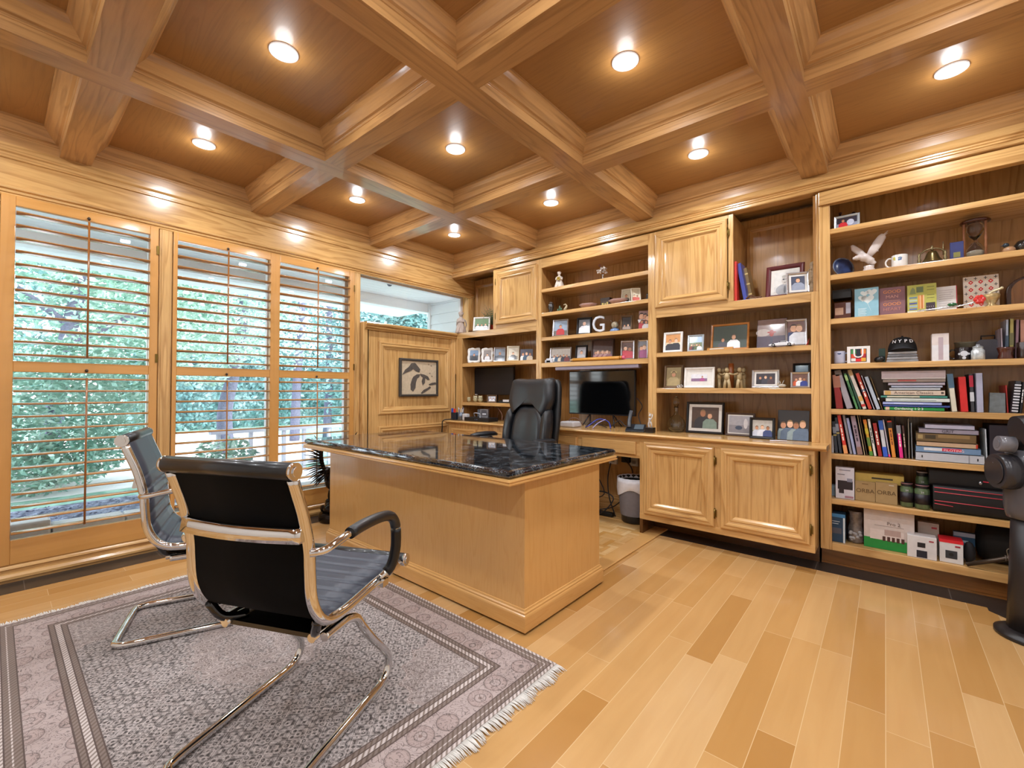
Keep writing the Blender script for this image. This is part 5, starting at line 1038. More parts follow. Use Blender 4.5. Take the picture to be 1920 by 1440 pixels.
flat_book(3.876, 4.153, 1.056, 1.079, 0.03, '#cfd6d2', 'white magazine-like book in the middle of the upper stack', deco=[(0.1, 0.8, 0.3, 0.5, '#8fa0a0')])
flat_book(3.853, 4.144, 1.079, 1.094, 0.03, '#3f8a7c', 'teal edged book under the cream classics volume', deco=[(0.1, 0.6, 0.2, 0.8, '#c9c4b0')])
flat_book(3.867, 4.134, 1.094, 1.125, 0.03, '#cbb9a8', 'cream classics volume in the middle of the upper stack', txt='American Classics', tcol='#6d5c54', deco=[(0.02, 0.12, 0.1, 0.9, '#c4a05c'), (0.94, 0.98, 0.3, 0.7, '#3c3430')])
flat_book(3.893, 4.115, 1.125, 1.14, 0.03, '#b5bac0', 'grey booklet above the cream classics volume')
flat_book(3.902, 4.124, 1.14, 1.154, 0.03, '#aab2c6', 'pale blue booklet in the upper stack')
flat_book(3.888, 4.134, 1.154, 1.171, 0.03, '#b9b0c0', 'pale lilac book below the open magazine')
flat_book(3.863, 4.136, 1.171, 1.192, 0.03, '#8f8078', 'floppy magazine with red title under the top box', deco=[(0.25, 0.55, 0.3, 0.8, '#a8504c')])
flat_book(3.857, 4.137, 1.192, 1.241, 0.03, '#b3a3a6', 'thick mauve-grey book on top of the upper stack', deco=[(0, 1, 0.0, 0.1, '#d9d0cc')])
flat_book(4.007, 4.282, 0.72, 0.768, 0, '#b9bcc4', 'white ring binder at the bottom of the lower stack', deco=[(0.78, 0.8, 0.05, 0.95, '#8b8e96'), (0.09, 0.11, 0.35, 0.65, '#1c1c20'), (0.9, 0.92, 0.35, 0.65, '#1c1c20')])
flat_book(4.008, 4.269, 0.768, 0.803, 0, '#6d8cb0', 'blue manual with red title strip in the lower stack', txt='PILOTING', tcol='#f2d8dc', tx=0.1, tsize=0.42, deco=[(0.13, 0.42, 0.35, 0.8, '#d4d6dc'), (0.42, 0.72, 0.35, 0.85, '#c92444')])
flat_book(4.012, 4.258, 0.803, 0.83, 0, '#bfa183', 'tan pages book with red corner in the lower stack', deco=[(0.97, 1, 0.1, 0.9, '#b5301c')])
flat_book(4.009, 4.252, 0.83, 0.879, 0, '#6a5434', 'antique brown relief book in the lower stack', deco=[(0.03, 0.12, 0.3, 0.8, '#a08a5c'), (0.16, 0.34, 0.35, 0.8, '#3f3320'), (0.38, 0.9, 0.5, 0.9, '#8c7048')])
flat_book(4.022, 4.261, 0.879, 0.905, 0, '#8f8694', 'grey-mauve book lettered GRIT near the top of the lower stack', txt='GRIT', tcol='#26222c', tx=0.0, tsize=0.7)
flat_book(4.048, 4.246, 0.905, 0.93, 0, '#a9a6b8', 'thin pale book on top of the lower stack')
book(4.361, 0.062, 1.293, 0.009, 0.169, -1.342, '#9c8e98', 'pale mauve book, first of the row at the right of the fourth shelf', dp=0.14)
book(4.379, 0.082, 1.293, 0.012, 0.216, 0.887, '#a9b2c6', 'white and blue children book on the fourth shelf', dp=0.14, bands=[(0.3, 0.6, '#45586c')])
book(4.396, 0.082, 1.293, 0.016, 0.219, 0.88, '#a59a54', 'yellow-olive book on the fourth shelf', dp=0.14, bands=[(0.35, 0.65, '#6d6a44')])
book(4.414, 0.082, 1.293, 0.013, 0.213, 1.752, '#8a6a78', 'mauve book right of the olive one', dp=0.14)
book(4.437, 0.082, 1.293, 0.019, 0.209, 0.071, '#b5806c', 'salmon book at the right edge of the fourth shelf', dp=0.14)
book(3.042, 0.032, 1.772, 0.021, 0.294, -0.559, '#d8362c', 'bright red book against the cupboard side in the niche', dp=0.12)
book(3.102, 0.062, 1.774, 0.029, 0.285, -9.603, '#38459c', 'blue book leaning on the red book', dp=0.12)
book(3.128, 0.122, 1.774, 0.025, 0.259, -9.763, '#7c6238', 'brown gilt book leaning behind the blue one', dp=0.12, bands=[(0.2, 0.24, '#c9b070'), (0.5, 0.54, '#c9b070'), (0.8, 0.84, '#c9b070')])

# ---- hand-made ornaments and tools
def figure(t, mt, h, r, wings=False, name='body'):
    b = M(); b.lathe([(r*1.0, 0), (r*1.02, h*.04), (r*.85, h*.18), (r*.62, h*.42), (r*.66, h*.56), (r*.55, h*.66), (r*.22, h*.73), (r*.2, h*.76)], n=20)
    for k in range(7):
        a = 2*math.pi*k/7; b.tube([(r*.95*math.cos(a), r*.95*math.sin(a), h*.02), (r*.74*math.cos(a+.15), r*.74*math.sin(a+.15), h*.26), (r*.5*math.cos(a+.2), r*.5*math.sin(a+.2), h*.48)], [r*.16, r*.12, r*.06], 6)
    b.ell((0, 0, h*.86), (h*.10, h*.10, h*.125), 14)
    for s_ in (-1, 1): b.tube([(s_*r*.55, 0, h*.62), (s_*r*.62, -r*.35, h*.50), (s_*r*.1, -r*.75, h*.52)], [r*.22, r*.19, r*.12], 8)
    b.ell((0, -h*.095, h*.855), h*.018, 6)
    obj(name, b, [mt], t)
    b = M(); b.ell((0, h*.02, h*.90), (h*.112, h*.105, h*.10), 12)
    for k in range(12): a = 2*math.pi*k/12; b.ell((h*.09*math.cos(a), h*.02+h*.09*math.sin(a), h*.90+h*.03*math.sin(k*2.1)), h*.035, 6)
    obj('hair', b, [mt], t)
    if wings:
        for s_ in (-1, 1):
            b = M(); b.tube([(s_*r*.25, r*.5, h*.62), (s_*r*.75, r*.75, h*.60), (s_*r*.9, r*.8, h*.40), (s_*r*.75, r*.7, h*.22)], [r*.12, r*.3, r*.28, r*.08], 8, flat=.4); obj('wing', b, [mt], t)
STONE = mat('#b5a49a', .8, noisy=.12)
t = thing('cherub_statue', 'small weathered stone child angel statue on the ledge left of the niche plant', 'statue', (.10, .045, 1.774), R(35)); figure(t, STONE, .262, .062, True)
t = thing('figurine', 'white ceramic hooded figurine with flowers on the top shelf of the middle unit', 'figurine', (1.455, .08, 2.111), R(25)); figure(t, mat('#cfc4ba', .5, noisy=.15), .168, .046)
b = M()
for k in range(7): b.ell((.012*math.cos(k), -.046, .085+.012*math.sin(k)), .008, 6)
obj('bouquet', b, [mat('#b59a3c', .6)], t)
t = thing('potted_fern', 'leafy green plant in a red pot in the left niche', 'plant', (.50, .17, 1.773))
b = M(); b.lathe([(.03, 0), (.045, .07), (.048, .075), (.042, .075), (.036, .06), (.001, .055)], n=20); obj('pot', b, [mat('#b5402c', .3, coat=.4)], t)
random.seed(11); b = M()
for k in range(60):
    a = random.uniform(0, 6.28); el = random.uniform(.15, 1.5); L = random.uniform(.10, .20); dx, dy, dz = math.cos(a)*math.cos(el), math.sin(a)*math.cos(el)*.7, math.sin(el)
    if a > 2.2 and a < 4.2: L *= 1.25
    if dx*L > .11 or dy*L > .13: L = .09
    p = Vector((0, 0, .07)); q = p+Vector((dx, dy, dz))*L*.6+Vector((0, 0, .02)); e = p+Vector((dx, dy, dz))*L+Vector((0, 0, -.03*(1.2-el))); b.tube([p, q, e], [.002, .0015, .001], 4)
    for f_ in (.4, .55, .7, .85, 1.0):
        c_ = p.lerp(e, f_); w_ = Vector((-dy, dx, .2)).normalized()
        for s_ in (-1, 1):
            tip = c_+w_*s_*.022+Vector((dx, dy, dz))*.018; m1 = c_.lerp(tip, .5)+Vector((0, 0, .006)); b.add([c_, m1+Vector((dx, dy, dz))*.006, tip, m1-Vector((dx, dy, dz))*.006], [(0, 1, 2, 3)], 1)
obj('fronds', b, [mat('#2f4a2a', .6), mat('#35582f', .5, noisy=.2)], t)
t = thing('leaf_garland', 'curled dried brown leaf piece between the angel statue and the white frame', 'ornament', (.30, .03, 1.773)); b = M()
for k in range(9): b.tube(catmull([(-.05+.012*k, 0, .003), (-.045+.012*k, -.01, .018+.006*(k % 3)), (-.036+.012*k, .005, .006)], 3), .0025, 5)
obj('curls', b, [mat('#6d4420', .6)], t)
t = thing('twig_ornament', 'small curled brown twig lying at the foot of the leaning books in the niche', 'ornament', (3.16, .04, 1.773)); b = M(); b.tube(catmull([(-.05, 0, .012), (-.02, -.01, .028), (.01, .0, .014), (.05, -.008, .010)], 5), .006, 7); b.tube(catmull([(-.02, -.01, .02), (.0, -.02, .008), (.02, -.02, .006)], 4), .005, 6); obj('twig', b, [mat('#5d3a20', .6)], t)
# middle unit ornaments
t = thing('crystal_flower', 'crystal flower spray on the top shelf of the middle unit', 'ornament', (1.90, .13, 2.111)); b = M(); b.lathe([(.026, 0), (.028, .008), (.006, .014), (.005, .06), (.012, .07)], n=16); obj('stem', b, [mat('#c9c6c2', .15, .5)], t)
random.seed(2); b = M()
for k in range(26): a = random.uniform(0, 6.28); r_ = random.uniform(.01, .055); b.ell((r_*math.cos(a), r_*math.sin(a), .10+random.uniform(-.028, .035)), random.uniform(.007, .012), 6)
obj('petals', b, [mat('#cfc8c4', .1, .3, noisy=.3)], t)
b = M(); b.ell((-.03, 0, .16), (.014, .014, .010), 8); b.cyl((-.01, 0, .08), (-.03, 0, .16), .002, n=5); obj('bud', b, [mat('#8a5a4c', .3)], t)
lathe_thing('lantern_vase', 'dark ribbed lantern shaped vase at the left on the second shelf of the middle unit', 'vase', (1.365, .07, 1.875), [('body', mat('#2c2622', .25, coat=.5), [(.018, 0), (.024, .006), (.02, .02), (.03, .055), (.028, .085), (.012, .10), (.014, .108), (.004, .112)]), ('cap', mat('#8a7f78', .3, .5), [(.016, .098), (.017, .102), (.003, .113)])])
t = thing('cactus_ornament', 'little green glass cactus ornament beside the seahorse', 'ornament', (1.455, .09, 1.876)); b = M()
for dx, h_ in ((-.02, .04), (0, .068), (.018, .045), (.005, .03)): b.ell((dx, 0, h_*.55), (.011, .011, h_*.5), 8)
b.lathe([(.028, 0), (.028, .008), (.01, .01)], n=12); obj('body', b, [mat('#35543c', .25, coat=.6, noisy=.2)], t)
t = thing('seahorse_ornament', 'cream seahorse ornament on the second shelf of the middle unit', 'ornament', (1.525, .09, 1.876)); b = M(); b.tube(catmull([(.016, 0, .012), (.0, 0, .006), (-.012, 0, .02), (.004, 0, .04), (.008, 0, .056), (-.004, 0, .072), (-.022, 0, .066)], 6), [.004]*6+[.008]*6+[.012]*8+[.009]*6+[.006]*11, 8); b.lathe([(.022, 0), (.022, .006), (.004, .008)], n=12); obj('body', b, [mat('#b5a98a', .5)], t)
for x, y, w_, lab in ((1.765, .10, .085, 'pink scalloped dish in the middle of the second shelf'), (2.075, .09, .085, 'pink scalloped dish in front of the cream frame, right of the chest')):
    t = thing('dish', lab, 'dish', (x, y, 1.876), group='pink scalloped dishes on the second shelf'); b = M(); n = 32; secs = []
    for r_, z_ in ((.3, 0), (.34, .004), (.75, .02), (1.0, .042), (.97, .044), (.7, .025), (.02, .008)):
        secs.append([(w_*r_*(1+.05*(r_ > .6)*math.sin(6*2*math.pi*k/n))*math.cos(2*math.pi*k/n), w_*.8*r_*(1+.05*(r_ > .6)*math.sin(6*2*math.pi*k/n))*math.sin(2*math.pi*k/n), z_) for k in range(n)])
    b.loft(secs); obj('bowl', b, [mat('#a8847c', .3, coat=.5)], t)
carton(1.895, 1.985, 1.875, 1.955, .10, .06, '#3a2a20', 'small dark treasure chest with gilt pattern on the second shelf', cat='ornament', name='treasure_chest', decos=[('lid', 0, 0, .72, 1, '#2a1c16'), ('gilt_mark', .15, .35, .2, .45, '#b5a45c'), ('gilt_mark', .45, .6, .15, .4, '#b5a45c'), ('gilt_mark', .68, .85, .25, .5, '#b5a45c')])
t = thing('dark_ornament', 'dark little ornament at the right end of the second shelf', 'ornament', (2.335, .13, 1.876)); b = M(); b.lathe([(.02, 0), (.024, .02), (.016, .05), (.02, .06), (.004, .075)], n=14); obj('body', b, [mat('#2a2220', .4)], t)
t = thing('letter_sign', 'large white standing letter G on the third shelf of the middle unit', 'letter', (1.905, .05, 1.635), R(14)); 
g_ = text('letter', 'G', .205, mat('#c9cdd6', .45), t, (0, 0, .0735), (R(90), 0, 0), .011); g_.scale = (.86, 1, 1)
t = thing('snow_globe', 'glass globe ornament on a pale blue base right of the letter', 'ornament', (2.04, .10, 1.635)); b = M(); b.lathe([(.045, 0), (.047, .012), (.035, .03), (.02, .034)], n=20); obj('base', b, [mat('#6d8ab5', .3)], t)
b = M(); b.ell((0, 0, .065), .034, 16); obj('globe', b, [mat('#a49a84', .12, .2, coat=.6, noisy=.35)], t)
for k in range(3): b = M(); b.cyl((.03*math.cos(k*2), .02*math.sin(k*2), .085), (.05*math.cos(k*2), .03*math.sin(k*2), .108), .002, n=5); obj('spike', b, [mat('#8f8a84', .2, .6)], t)
t = thing('photo_cutout', 'cut-out style crowd print leaning beside the post on the third shelf', 'picture', (2.318, .08, 1.635), R(14)); pb, ms = print_mesh(.088, .165, ('#8a6660', '#5d3430', .4, [(.25, .95, '#c9c4c4', 0), (.6, .9, '#7c2c30', 1), (.82, .8, '#35303c', 2), (.3, .55, '#a4343c', 3), (.7, .5, '#d4d0d4', 1)]))
tilt_child(obj('print', pb, ms, t), 8); b = M(); b.box(-.044, .044, 0, .003, 0, .165); b2 = tilt_child(obj('backing', b, [mat('#3a2a28', .5)], t), 8); b = M(); b.box(-.01, .01, .02, .06, 0, .05); obj('foot', b, [mat('#3a2a28', .5)], t)
t = thing('model_van', 'small white figure block at the left foot of the wide silver frame', 'ornament', (1.36, .045, 1.383)); b = M(); b.box(-.045, .03, -.012, .012, 0, .032); b.box(-.03, .045, -.012, .012, 0, .046); obj('body', b, [mat('#c9ccd4', .4)], t, bevel=.008)
t = thing('giant_pencil', 'oversized yellow pencil with pink eraser lying along the fourth shelf', 'pencil', (1.93, .012, 1.383)); b = M(); b.tube([(-.27, 0, .016), (.20, 0, .016)], .016, 6); obj('shaft', b, [mat('#d9983c', .35, coat=.4)], t)
b = M(); b.cyl((-.27, 0, .016), (-.305, 0, .016), .016, .004, 6); b.cyl((-.305, 0, .016), (-.312, 0, .016), .004, .001, 6); obj('point', b, [mat('#c9a06d', .6)], t)
b = M(); b.cyl((.20, 0, .017), (.225, 0, .017), .0165, n=14); obj('ferrule', b, [mat('#c98a3c', .3, .6)], t); b = M(); b.cyl((.225, 0, .017), (.25, 0, .017), .0155, n=14); obj('eraser', b, [mat('#d9607c', .6)], t)
# owls under the monitor
for x, s_, lab in ((.21, .055, 'smallest cream owl figurine, leftmost under the monitor'), (.315, .072, 'cream owl figurine in the middle of the three under the monitor'), (.395, .072, 'cream owl figurine on the right of the three under the monitor')):
    t = thing('owl_figurine', lab, 'figurine', (x, .075, .978), R(35)); b = M(); b.ell((0, 0, s_*.42), (s_*.38, s_*.34, s_*.42), 14); b.ell((0, 0, s_*.78), (s_*.36, s_*.32, s_*.24), 14)
    for q in (-1, 1): b.cyl((q*s_*.2, 0, s_*.92), (q*s_*.28, 0, s_*1.06), s_*.09, .001, 8)
    obj('body', b, [mat('#b5aa84', .4, noisy=.15)], t)
    for q in (-1, 1):
        b = M(); b.cyl((q*s_*.15, -s_*.30, s_*.80), (q*s_*.16, -s_*.35, s_*.80), s_*.12, n=14); e_ = obj('eye', b, [mat('#e0d9b8', .3)], t); b = M(); b.cyl((q*s_*.15, -s_*.34, s_*.80), (q*s_*.16, -s_*.365, s_*.80), s_*.05, n=10); obj('pupil', b, [BLACK], e_)
carton(.69, .83, .977, 1.005, .06, .08, '#1a1c20', 'flat black gadget with white block under the monitor, partly behind the chair', cat='gadget', name='gadget', decos=[('white_block', .4, 1, .5, 1.3, '#d4d6dc')])
# left counter clutter
carton(.165, .245, .782, .865, -.16, .07, '#1c2430', 'black square pen holder at the left end of the counter', cat='pen holder', name='pen_holder', decos=[('red_card', .55, 1.0, 1.0, 1.5, '#d9302c'), ('blue_card', .1, .5, 1.0, 1.55, '#2c4cb5')])
t = thing('pencil_cup', 'mesh cup full of pens on the left end of the counter', 'pen holder', (.285, -.12, .783)); b = M(); b.lathe([(.034, 0), (.036, .085), (.034, .085), (.031, .004), (.001, .004)], n=18); obj('cup', b, [mat('#6d7480', .35, .6)], t)
random.seed(4)
for k in range(8):
    a = k*.8; b = M(); b.cyl((.012*math.cos(a), .012*math.sin(a), .006), (.03*math.cos(a), .03*math.sin(a), .12+.012*(k % 3)), .0035, n=6); obj('pen', b, [mat(['#d4d4d8', '#8f9299', '#2c3c6c', '#c9c6bf'][k % 4], .3)], t)
carton(.325, .395, .782, .855, -.14, .05, '#c9c9cc', 'white power adaptor block beside the pencil cup', cat='adaptor', name='power_adaptor', bevel=.008)
carton(.40, .50, .782, .90, .02, .08, '#5d646e', 'grey square canister behind the router on the left counter', cat='container', name='canister', bevel=.006)
carton(.38, .74, .782, .822, -.16, .15, '#131316', 'flat black router box on the left counter', cat='router', name='router', bevel=.003, decos=[('indicator', .45, .47, .4, .6, '#4a6a9c'), ('indicator', .52, .55, .4, .6, '#4a6a9c')])
t = thing('desk_clock', 'silver cube clock standing on the black router box', 'clock', (.62, -.10, .823), R(20)); b = M(); b.ring(-.045, .045, 0, .09, [(0, .03), (0, 0), (.012, 0), (.014, .006)], lambda u, v, d: (u, d, v), 0, 0); b.box(-.043, .043, .006, .03, .002, .088); obj('case', b, [mat('#8a8c93', .25, .6)], t); b = M(); b.box(-.028, .028, .003, .006, .02, .07); obj('dial', b, [mat('#4a4c54', .3)], t); b = M(); b.box(-.02, .022, .001, .003, .03, .045); obj('display', b, [mat('#d0d2d8', .3)], t)
cable([(.40, .0, .80), (.42, -.05, .86), (.50, -.04, .855), (.56, -.1, .83), (.60, -.14, .826)], .005, '#b9bcc4', 'white cable curling over the router box')
cable([(.48, .1, .80), (.52, .1, .93), (.64, .05, .945), (.78, .0, .87), (.82, -.04, .80)], .004, '#6d4a3a', 'brown cable arching over the router, left arc')
cable([(.60, .12, .80), (.66, .12, .93), (.80, .08, .94), (.88, .04, .85), (.90, .0, .79)], .004, '#6d4a3a', 'brown cable arching over the router, right arc')
# middle counter
carton(1.60, 1.745, .782, .832, -.12, .15, '#d4d2d6', 'white rounded box on the counter between office chair and television', cat='box', name='white_box', bevel=.012)
cable([(1.62, .0, .80), (1.66, -.04, .855), (1.72, -.02, .86), (1.76, .02, .80)], .004, '#7a5a4c', 'brown cable over the white rounded box')
for i, (p, col, lab) in enumerate([([(1.80, .0, .787), (1.86, -.06, .80), (1.92, .02, .86), (2.0, .05, .84), (2.06, -.02, .79)], '#2c3c9c', 'blue network cable looping under the television'), ([(1.76, .08, .787), (1.83, .06, .83), (1.9, .1, .80), (1.98, .06, .787)], '#1c1c20', 'black cable coiled under the television on the left'), ([(2.0, .08, .787), (2.08, .1, .85), (2.16, .06, .81), (2.24, .1, .787)], '#1c1c20', 'black cable coiled under the television on the right'), ([(1.93, -.10, .789), (1.94, -.02, .83), (1.98, .04, .86)], '#a9a4d4', 'lilac cable standing on the counter front under the television'), ([(2.2, .2, 1.05), (2.25, .2, .98), (2.22, .19, .9), (2.26, .15, .80), (2.2, .1, .787)], '#17171a', 'black cable hanging right of the television')]):
    cable(p, .004 if i != 0 else .005, col, lab)
t = thing('desk_phone', 'black desk phone with upright handset on the counter right of the television', 'phone', (2.31, -.06, .783), R(18)); b = M(); b.prism([(-.09, 0), (.07, 0), (.07, .055), (-.09, .012)], 'x', -.075, .075); obj('base', b, [mat('#1e2228', .35)], t, bevel=.004)
b = M(); b.prism([(-.055, .0225), (.05, .0505), (.05, .0525), (-.055, .0245)], 'x', -.01, .062); obj('keypad', b, [mat('#5d6a74', .3)], t); b = M(); b.tube(catmull([(-.05, -.03, .03), (-.052, .0, .085), (-.045, .03, .14), (-.04, .045, .165)], 4), .017, 8, flat=.6); obj('handset', b, [mat('#2c3036', .25)], t)
t = thing('golfer_statue', 'small white golfer statue on a black cube at the counter front', 'statue', (2.448, -.10, .783)); b = M(); b.box(-.033, .033, -.028, .028, 0, .042); obj('plinth', b, [mat('#1c1614', .3, coat=.4)], t, bevel=.002)
b = M(); b.tube(catmull([(-.008, 0, .042), (-.012, 0, .065), (-.004, 0, .09), (.0, 0, .115)], 3), [.006, .007, .007, .008, .009, .009, .010, .011, .012, .011][:10], 8); b.tube([(.012, 0, .042), (.010, 0, .068), (.002, 0, .088)], [.006, .006, .007], 8); b.ell((0, -.002, .135), (.011, .011, .013), 10); b.tube(catmull([(-.01, 0, .115), (.01, -.012, .105), (.02, -.006, .13), (.018, .0, .145)], 3), .004, 6); b.tube([(.018, 0, .145), (-.02, .02, .155)], .002, 5); obj('figure', b, [mat('#c4bfbb', .3)], t)
# right unit
t = thing('owl_statue', 'brown and cream carved owl statue at the right end of the niche', 'statue', (3.51, .05, 1.773)); b = M(); b.lathe([(.018, 0), (.021, .02), (.017, .04), (.022, .07), (.025, .11), (.022, .15), (.016, .17), (.019, .185), (.016, .203), (.003, .21)], n=18)
random.seed(9)
for k in range(60):
    a = random.uniform(0, 6.28); z_ = random.uniform(.06, .16); b.ell((.023*math.cos(a), .023*math.sin(a), z_), (.004, .004, .008), 5)
b.cyl((0, -.017, .188), (0, -.027, .180), .005, .001, 6); obj('body', b, [mat('#8a7458', .6, noisy=.35)], t)
t = thing('toy_car', 'white model convertible car on the upper right shelf', 'toy car', (3.335, .012, 1.423)); prof = [(-.075, .008), (-.073, .018), (-.045, .024), (-.02, .026), (-.005, .038), (.025, .038), (.045, .026), (.072, .022), (.075, .010), (.06, .006), (-.06, .006)]
b = M(); b.loft([[(u*s_, y_, max(.006, v*k_)) for u, v in prof] for y_, s_, k_ in ((-.026, .96, .72), (-.024, 1, .9), (-.012, 1, 1), (.012, 1, 1), (.024, 1, .9), (.026, .96, .72))]); obj('body', b, [mat('#dadbe0', .2, coat=.8)], t)
b = M(); b.box(-.012, .03, -.0255, .0255, .026, .034); obj('windows', b, [mat('#20242c', .1)], t)
for u in (-.047, .047):
    for y_ in (-.026, .018): b = M(); b.cyl((u, y_-.002, .011), (u, y_+.008, .011), .011, n=16); w_ = obj('wheel', b, [BLACK], t); b = M(); b.cyl((u, y_-.003, .011), (u, y_, .011), .006, n=10); obj('hubcap', b, [SILVER], w_)
t = thing('name_plaque', 'low wooden plaque in front of the wide wooden frame', 'plaque', (2.94, .03, 1.423)); b = M(); b.prism([(0, 0), (.03, 0), (.03, .02), (.01, .02)], 'x', -.10, .08); obj('block', b, [wood('x', base='#c08a4c', dark='#8f5c28')], t); b = M(); b.box(-.08, .02, .001, .003, .006, .014); obj('plate', b, [mat('#d4cfc4', .3)], t)
t = thing('red_ornament', 'small red ornament at the right end of the upper right shelf', 'ornament', (3.483, .05, 1.423)); b = M(); b.cyl((-.008, 0, 0), (.006, 0, .05), .006, .001, 8); obj('body', b, [mat('#a8342c', .4)], t)
t = thing('key_ornament', 'small silver bow ornament at the foot of the bronze frame', 'ornament', (2.64, .018, 1.138)); b = M(); b.tube(catmull([(-.02, 0, .012), (-.01, 0, .024), (0, 0, .012), (.012, 0, .024), (.022, 0, .012), (0, 0, .004)], 4, True), .004, 6, closed=True); obj('bow', b, [SILVER], t)
t = thing('friendship_sculpture', 'cream ring of linked figures holding each other around a candle', 'sculpture', (2.985, .135, 1.138)); CR = mat('#b5a078', .5, noisy=.12)
for k in range(6):
    a = 2*math.pi*k/6+.4; c, s_ = math.cos(a), math.sin(a); px_, py_ = .085*c, .075*s_; tx, ty = -s_, c
    b = M(); 
    for q in (-1, 1): b.tube([(px_+tx*.018*q, py_+ty*.018*q, 0), (px_+tx*.014*q, py_+ty*.014*q, .035), (px_+tx*.004*q, py_+ty*.004*q, .07)], [.013, .011, .013], 8)
    b.tube([(px_, py_, .06), (px_*.98, py_*.98, .09), (px_*.97, py_*.97, .112)], [.016, .020, .012], 8); b.ell((px_, py_, .135), (.016, .016, .019), 10)
    for q in (-1, 1):
        a2 = a+q*math.pi/6; b.tube([(px_+tx*.012*q, py_+ty*.012*q, .108), (.085*math.cos(a2)*.97, .075*math.sin(a2)*.97, .10)], [.009, .007], 6)
    obj('figure', b, [CR], t)
t = thing('candle', 'brown pillar candle inside the ring of cream figures', 'candle', (2.985, .135, 1.138)); b = M(); b.lathe([(.019, 0), (.019, .185), (.014, .187), (.001, .182)], n=20); obj('wax', b, [mat('#8f4c1c', .4, coat=.3)], t)
t = thing('glass_ornament', 'tiny clear crystal animal at the foot of the three faces frame', 'ornament', (3.33, .045, 1.138)); b = M(); b.ell((0, 0, .016), (.028, .014, .013), 8); b.ell((-.022, 0, .03), .009, 8); b.cyl((.0, 0, .02), (.012, .0, .055), .004, .001, 5); b.cyl((-.004, 0, .02), (-.016, 0, .05), .004, .001, 5); obj('body', b, [mat('#b9b0a0', .1, .2, coat=.8)], t)
lathe_thing('decanter', 'round clear glass decanter at the left on the right counter', 'bottle', (2.575, .12, .782), [('bottle', GL, [(.04, 0), (.055, .004), (.069, .03), (.072, .06), (.062, .10), (.03, .13), (.016, .145), (.0145, .19), (.018, .205), (.014, .205), (.0115, .19), (.012, .147), (.027, .13), (.058, .10), (.068, .06), (.065, .032), (.05, .008), (.001, .007)]), ('stopper', GL, [(.010, .195), (.011, .208), (.016, .214), (.024, .235), (.02, .262), (.008, .285), (.001, .29)])])
t = thing('pen', 'white pen lying on the counter before the acrylic photo', 'pen', (3.33, -.10, .783), R(20)); b = M(); b.cyl((-.05, 0, .004), (.05, 0, .004), .004, n=8); obj('barrel', b, [mat('#e4e0ea', .3)], t)
# tall bookcase, shelves 1-3
t = thing('bronze_figure', 'small dark bronze figure pair behind the wavy glass frame on the top shelf', 'figurine', (3.68, .16, 2.162)); b = M(); b.box(-.05, .05, -.02, .02, 0, .012); b.tube([(-.03, 0, .012), (-.03, 0, .08), (-.028, 0, .13)], [.01, .008, .006], 8); b.ell((-.028, 0, .14), .010, 8); b.ell((.02, 0, .09), (.028, .012, .022), 10); b.tube([(.005, 0, .01), (.008, 0, .08)], .005, 6); b.tube([(.035, 0, .01), (.033, 0, .08)], .005, 6); b.ell((.042, 0, .12), (.012, .01, .016), 8); obj('figures', b, [mat('#3f2418', .4, .4)], t)
t = thing('plate', 'blue and white patterned plate standing at the left on the second shelf', 'plate', (3.665, .15, 1.865)); b = M(); b.lathe([(.001, .003), (.045, .003), (.066, .012), (.068, .014), (.045, .009), (.001, .008)], n=28); p_ = obj('disc', b, [mat('#8b9cb5', .2, coat=.6, noisy=.5)], t); p_.rotation_euler = (R(78), 0, R(38)); p_.location = (-.005, 0, .068); b = M(); b.lathe([(.02, .0085), (.06, .0125), (.06, .0135), (.02, .0095)], n=28); q_ = obj('rim_pattern', b, [mat('#2c3c64', .3, noisy=.5)], p_)
b = M(); b.box(-.03, .03, -.02, .03, 0, .008); obj('stand', b, [mat('#2a2a30', .4)], t)
t = thing('eagle_sculpture', 'white eagle sculpture with raised wings on the second shelf', 'sculpture', (3.80, .08, 1.865), R(6)); WH = mat('#cbbfba', .4, coat=.3); b = M(); b.lathe([(.028, 0), (.03, .02), (.024, .03), (.028, .04), (.014, .046)], n=14, sx=1.0); obj('base', b, [WH], t)
b = M(); b.tube(catmull([(.03, .0, .05), (.012, 0, .07), (-.015, 0, .095), (-.04, -.0, .105), (-.058, 0, .103), (-.082, 0, .100)], 4), [.008]+[.014]*3+[.022]*4+[.026]*4+[.020]*3+[.016]*3+[.010]*2+[.003], 10); obj('body', b, [WH], t)
for pts, rs, nm in (([(.0, .0, .105), (.022, 0, .14), (.045, 0, .18), (.065, 0, .215), (.07, 0, .232)], [.016, .024, .026, .022, .01], 'wing'), ([(-.02, .015, .115), (-.045, .03, .145), (-.07, .04, .175), (-.082, .045, .20)], [.014, .020, .018, .007], 'wing')):
    b = M(); b.tube(pts, rs, 10, flat=.35, up=(0, 1, 0)); 
    for k in range(7):
        f_ = .25+.1*k; i_ = min(len(pts)-2, int(f_*(len(pts)-1))); p0 = Vector(pts[i_]).lerp(Vector(pts[i_+1]), f_*(len(pts)-1)-i_); b.tube([p0, p0+Vector((.026, -.003, -.012+.006*k)) if nm and pts[0][0] >= 0 else p0+Vector((.012, 0, -.02))], [.005, .002], 5)
    obj('wing', b, [WH], t)
mug(3.945, .08, 1.864, .038, .08, '#dcd8d4', 'white mug with yellow mark and blue lettering on the second shelf', -1, deco=[(-.55, .72, .010, '#b9b04a'), (-.1, .74, .004, '#5d7a9c'), (.05, .76, .004, '#5d7a9c'), (.2, .73, .004, '#5d7a9c'), (-.08, .60, .005, '#4a6a9c'), (.12, .62, .005, '#4a6a9c')])
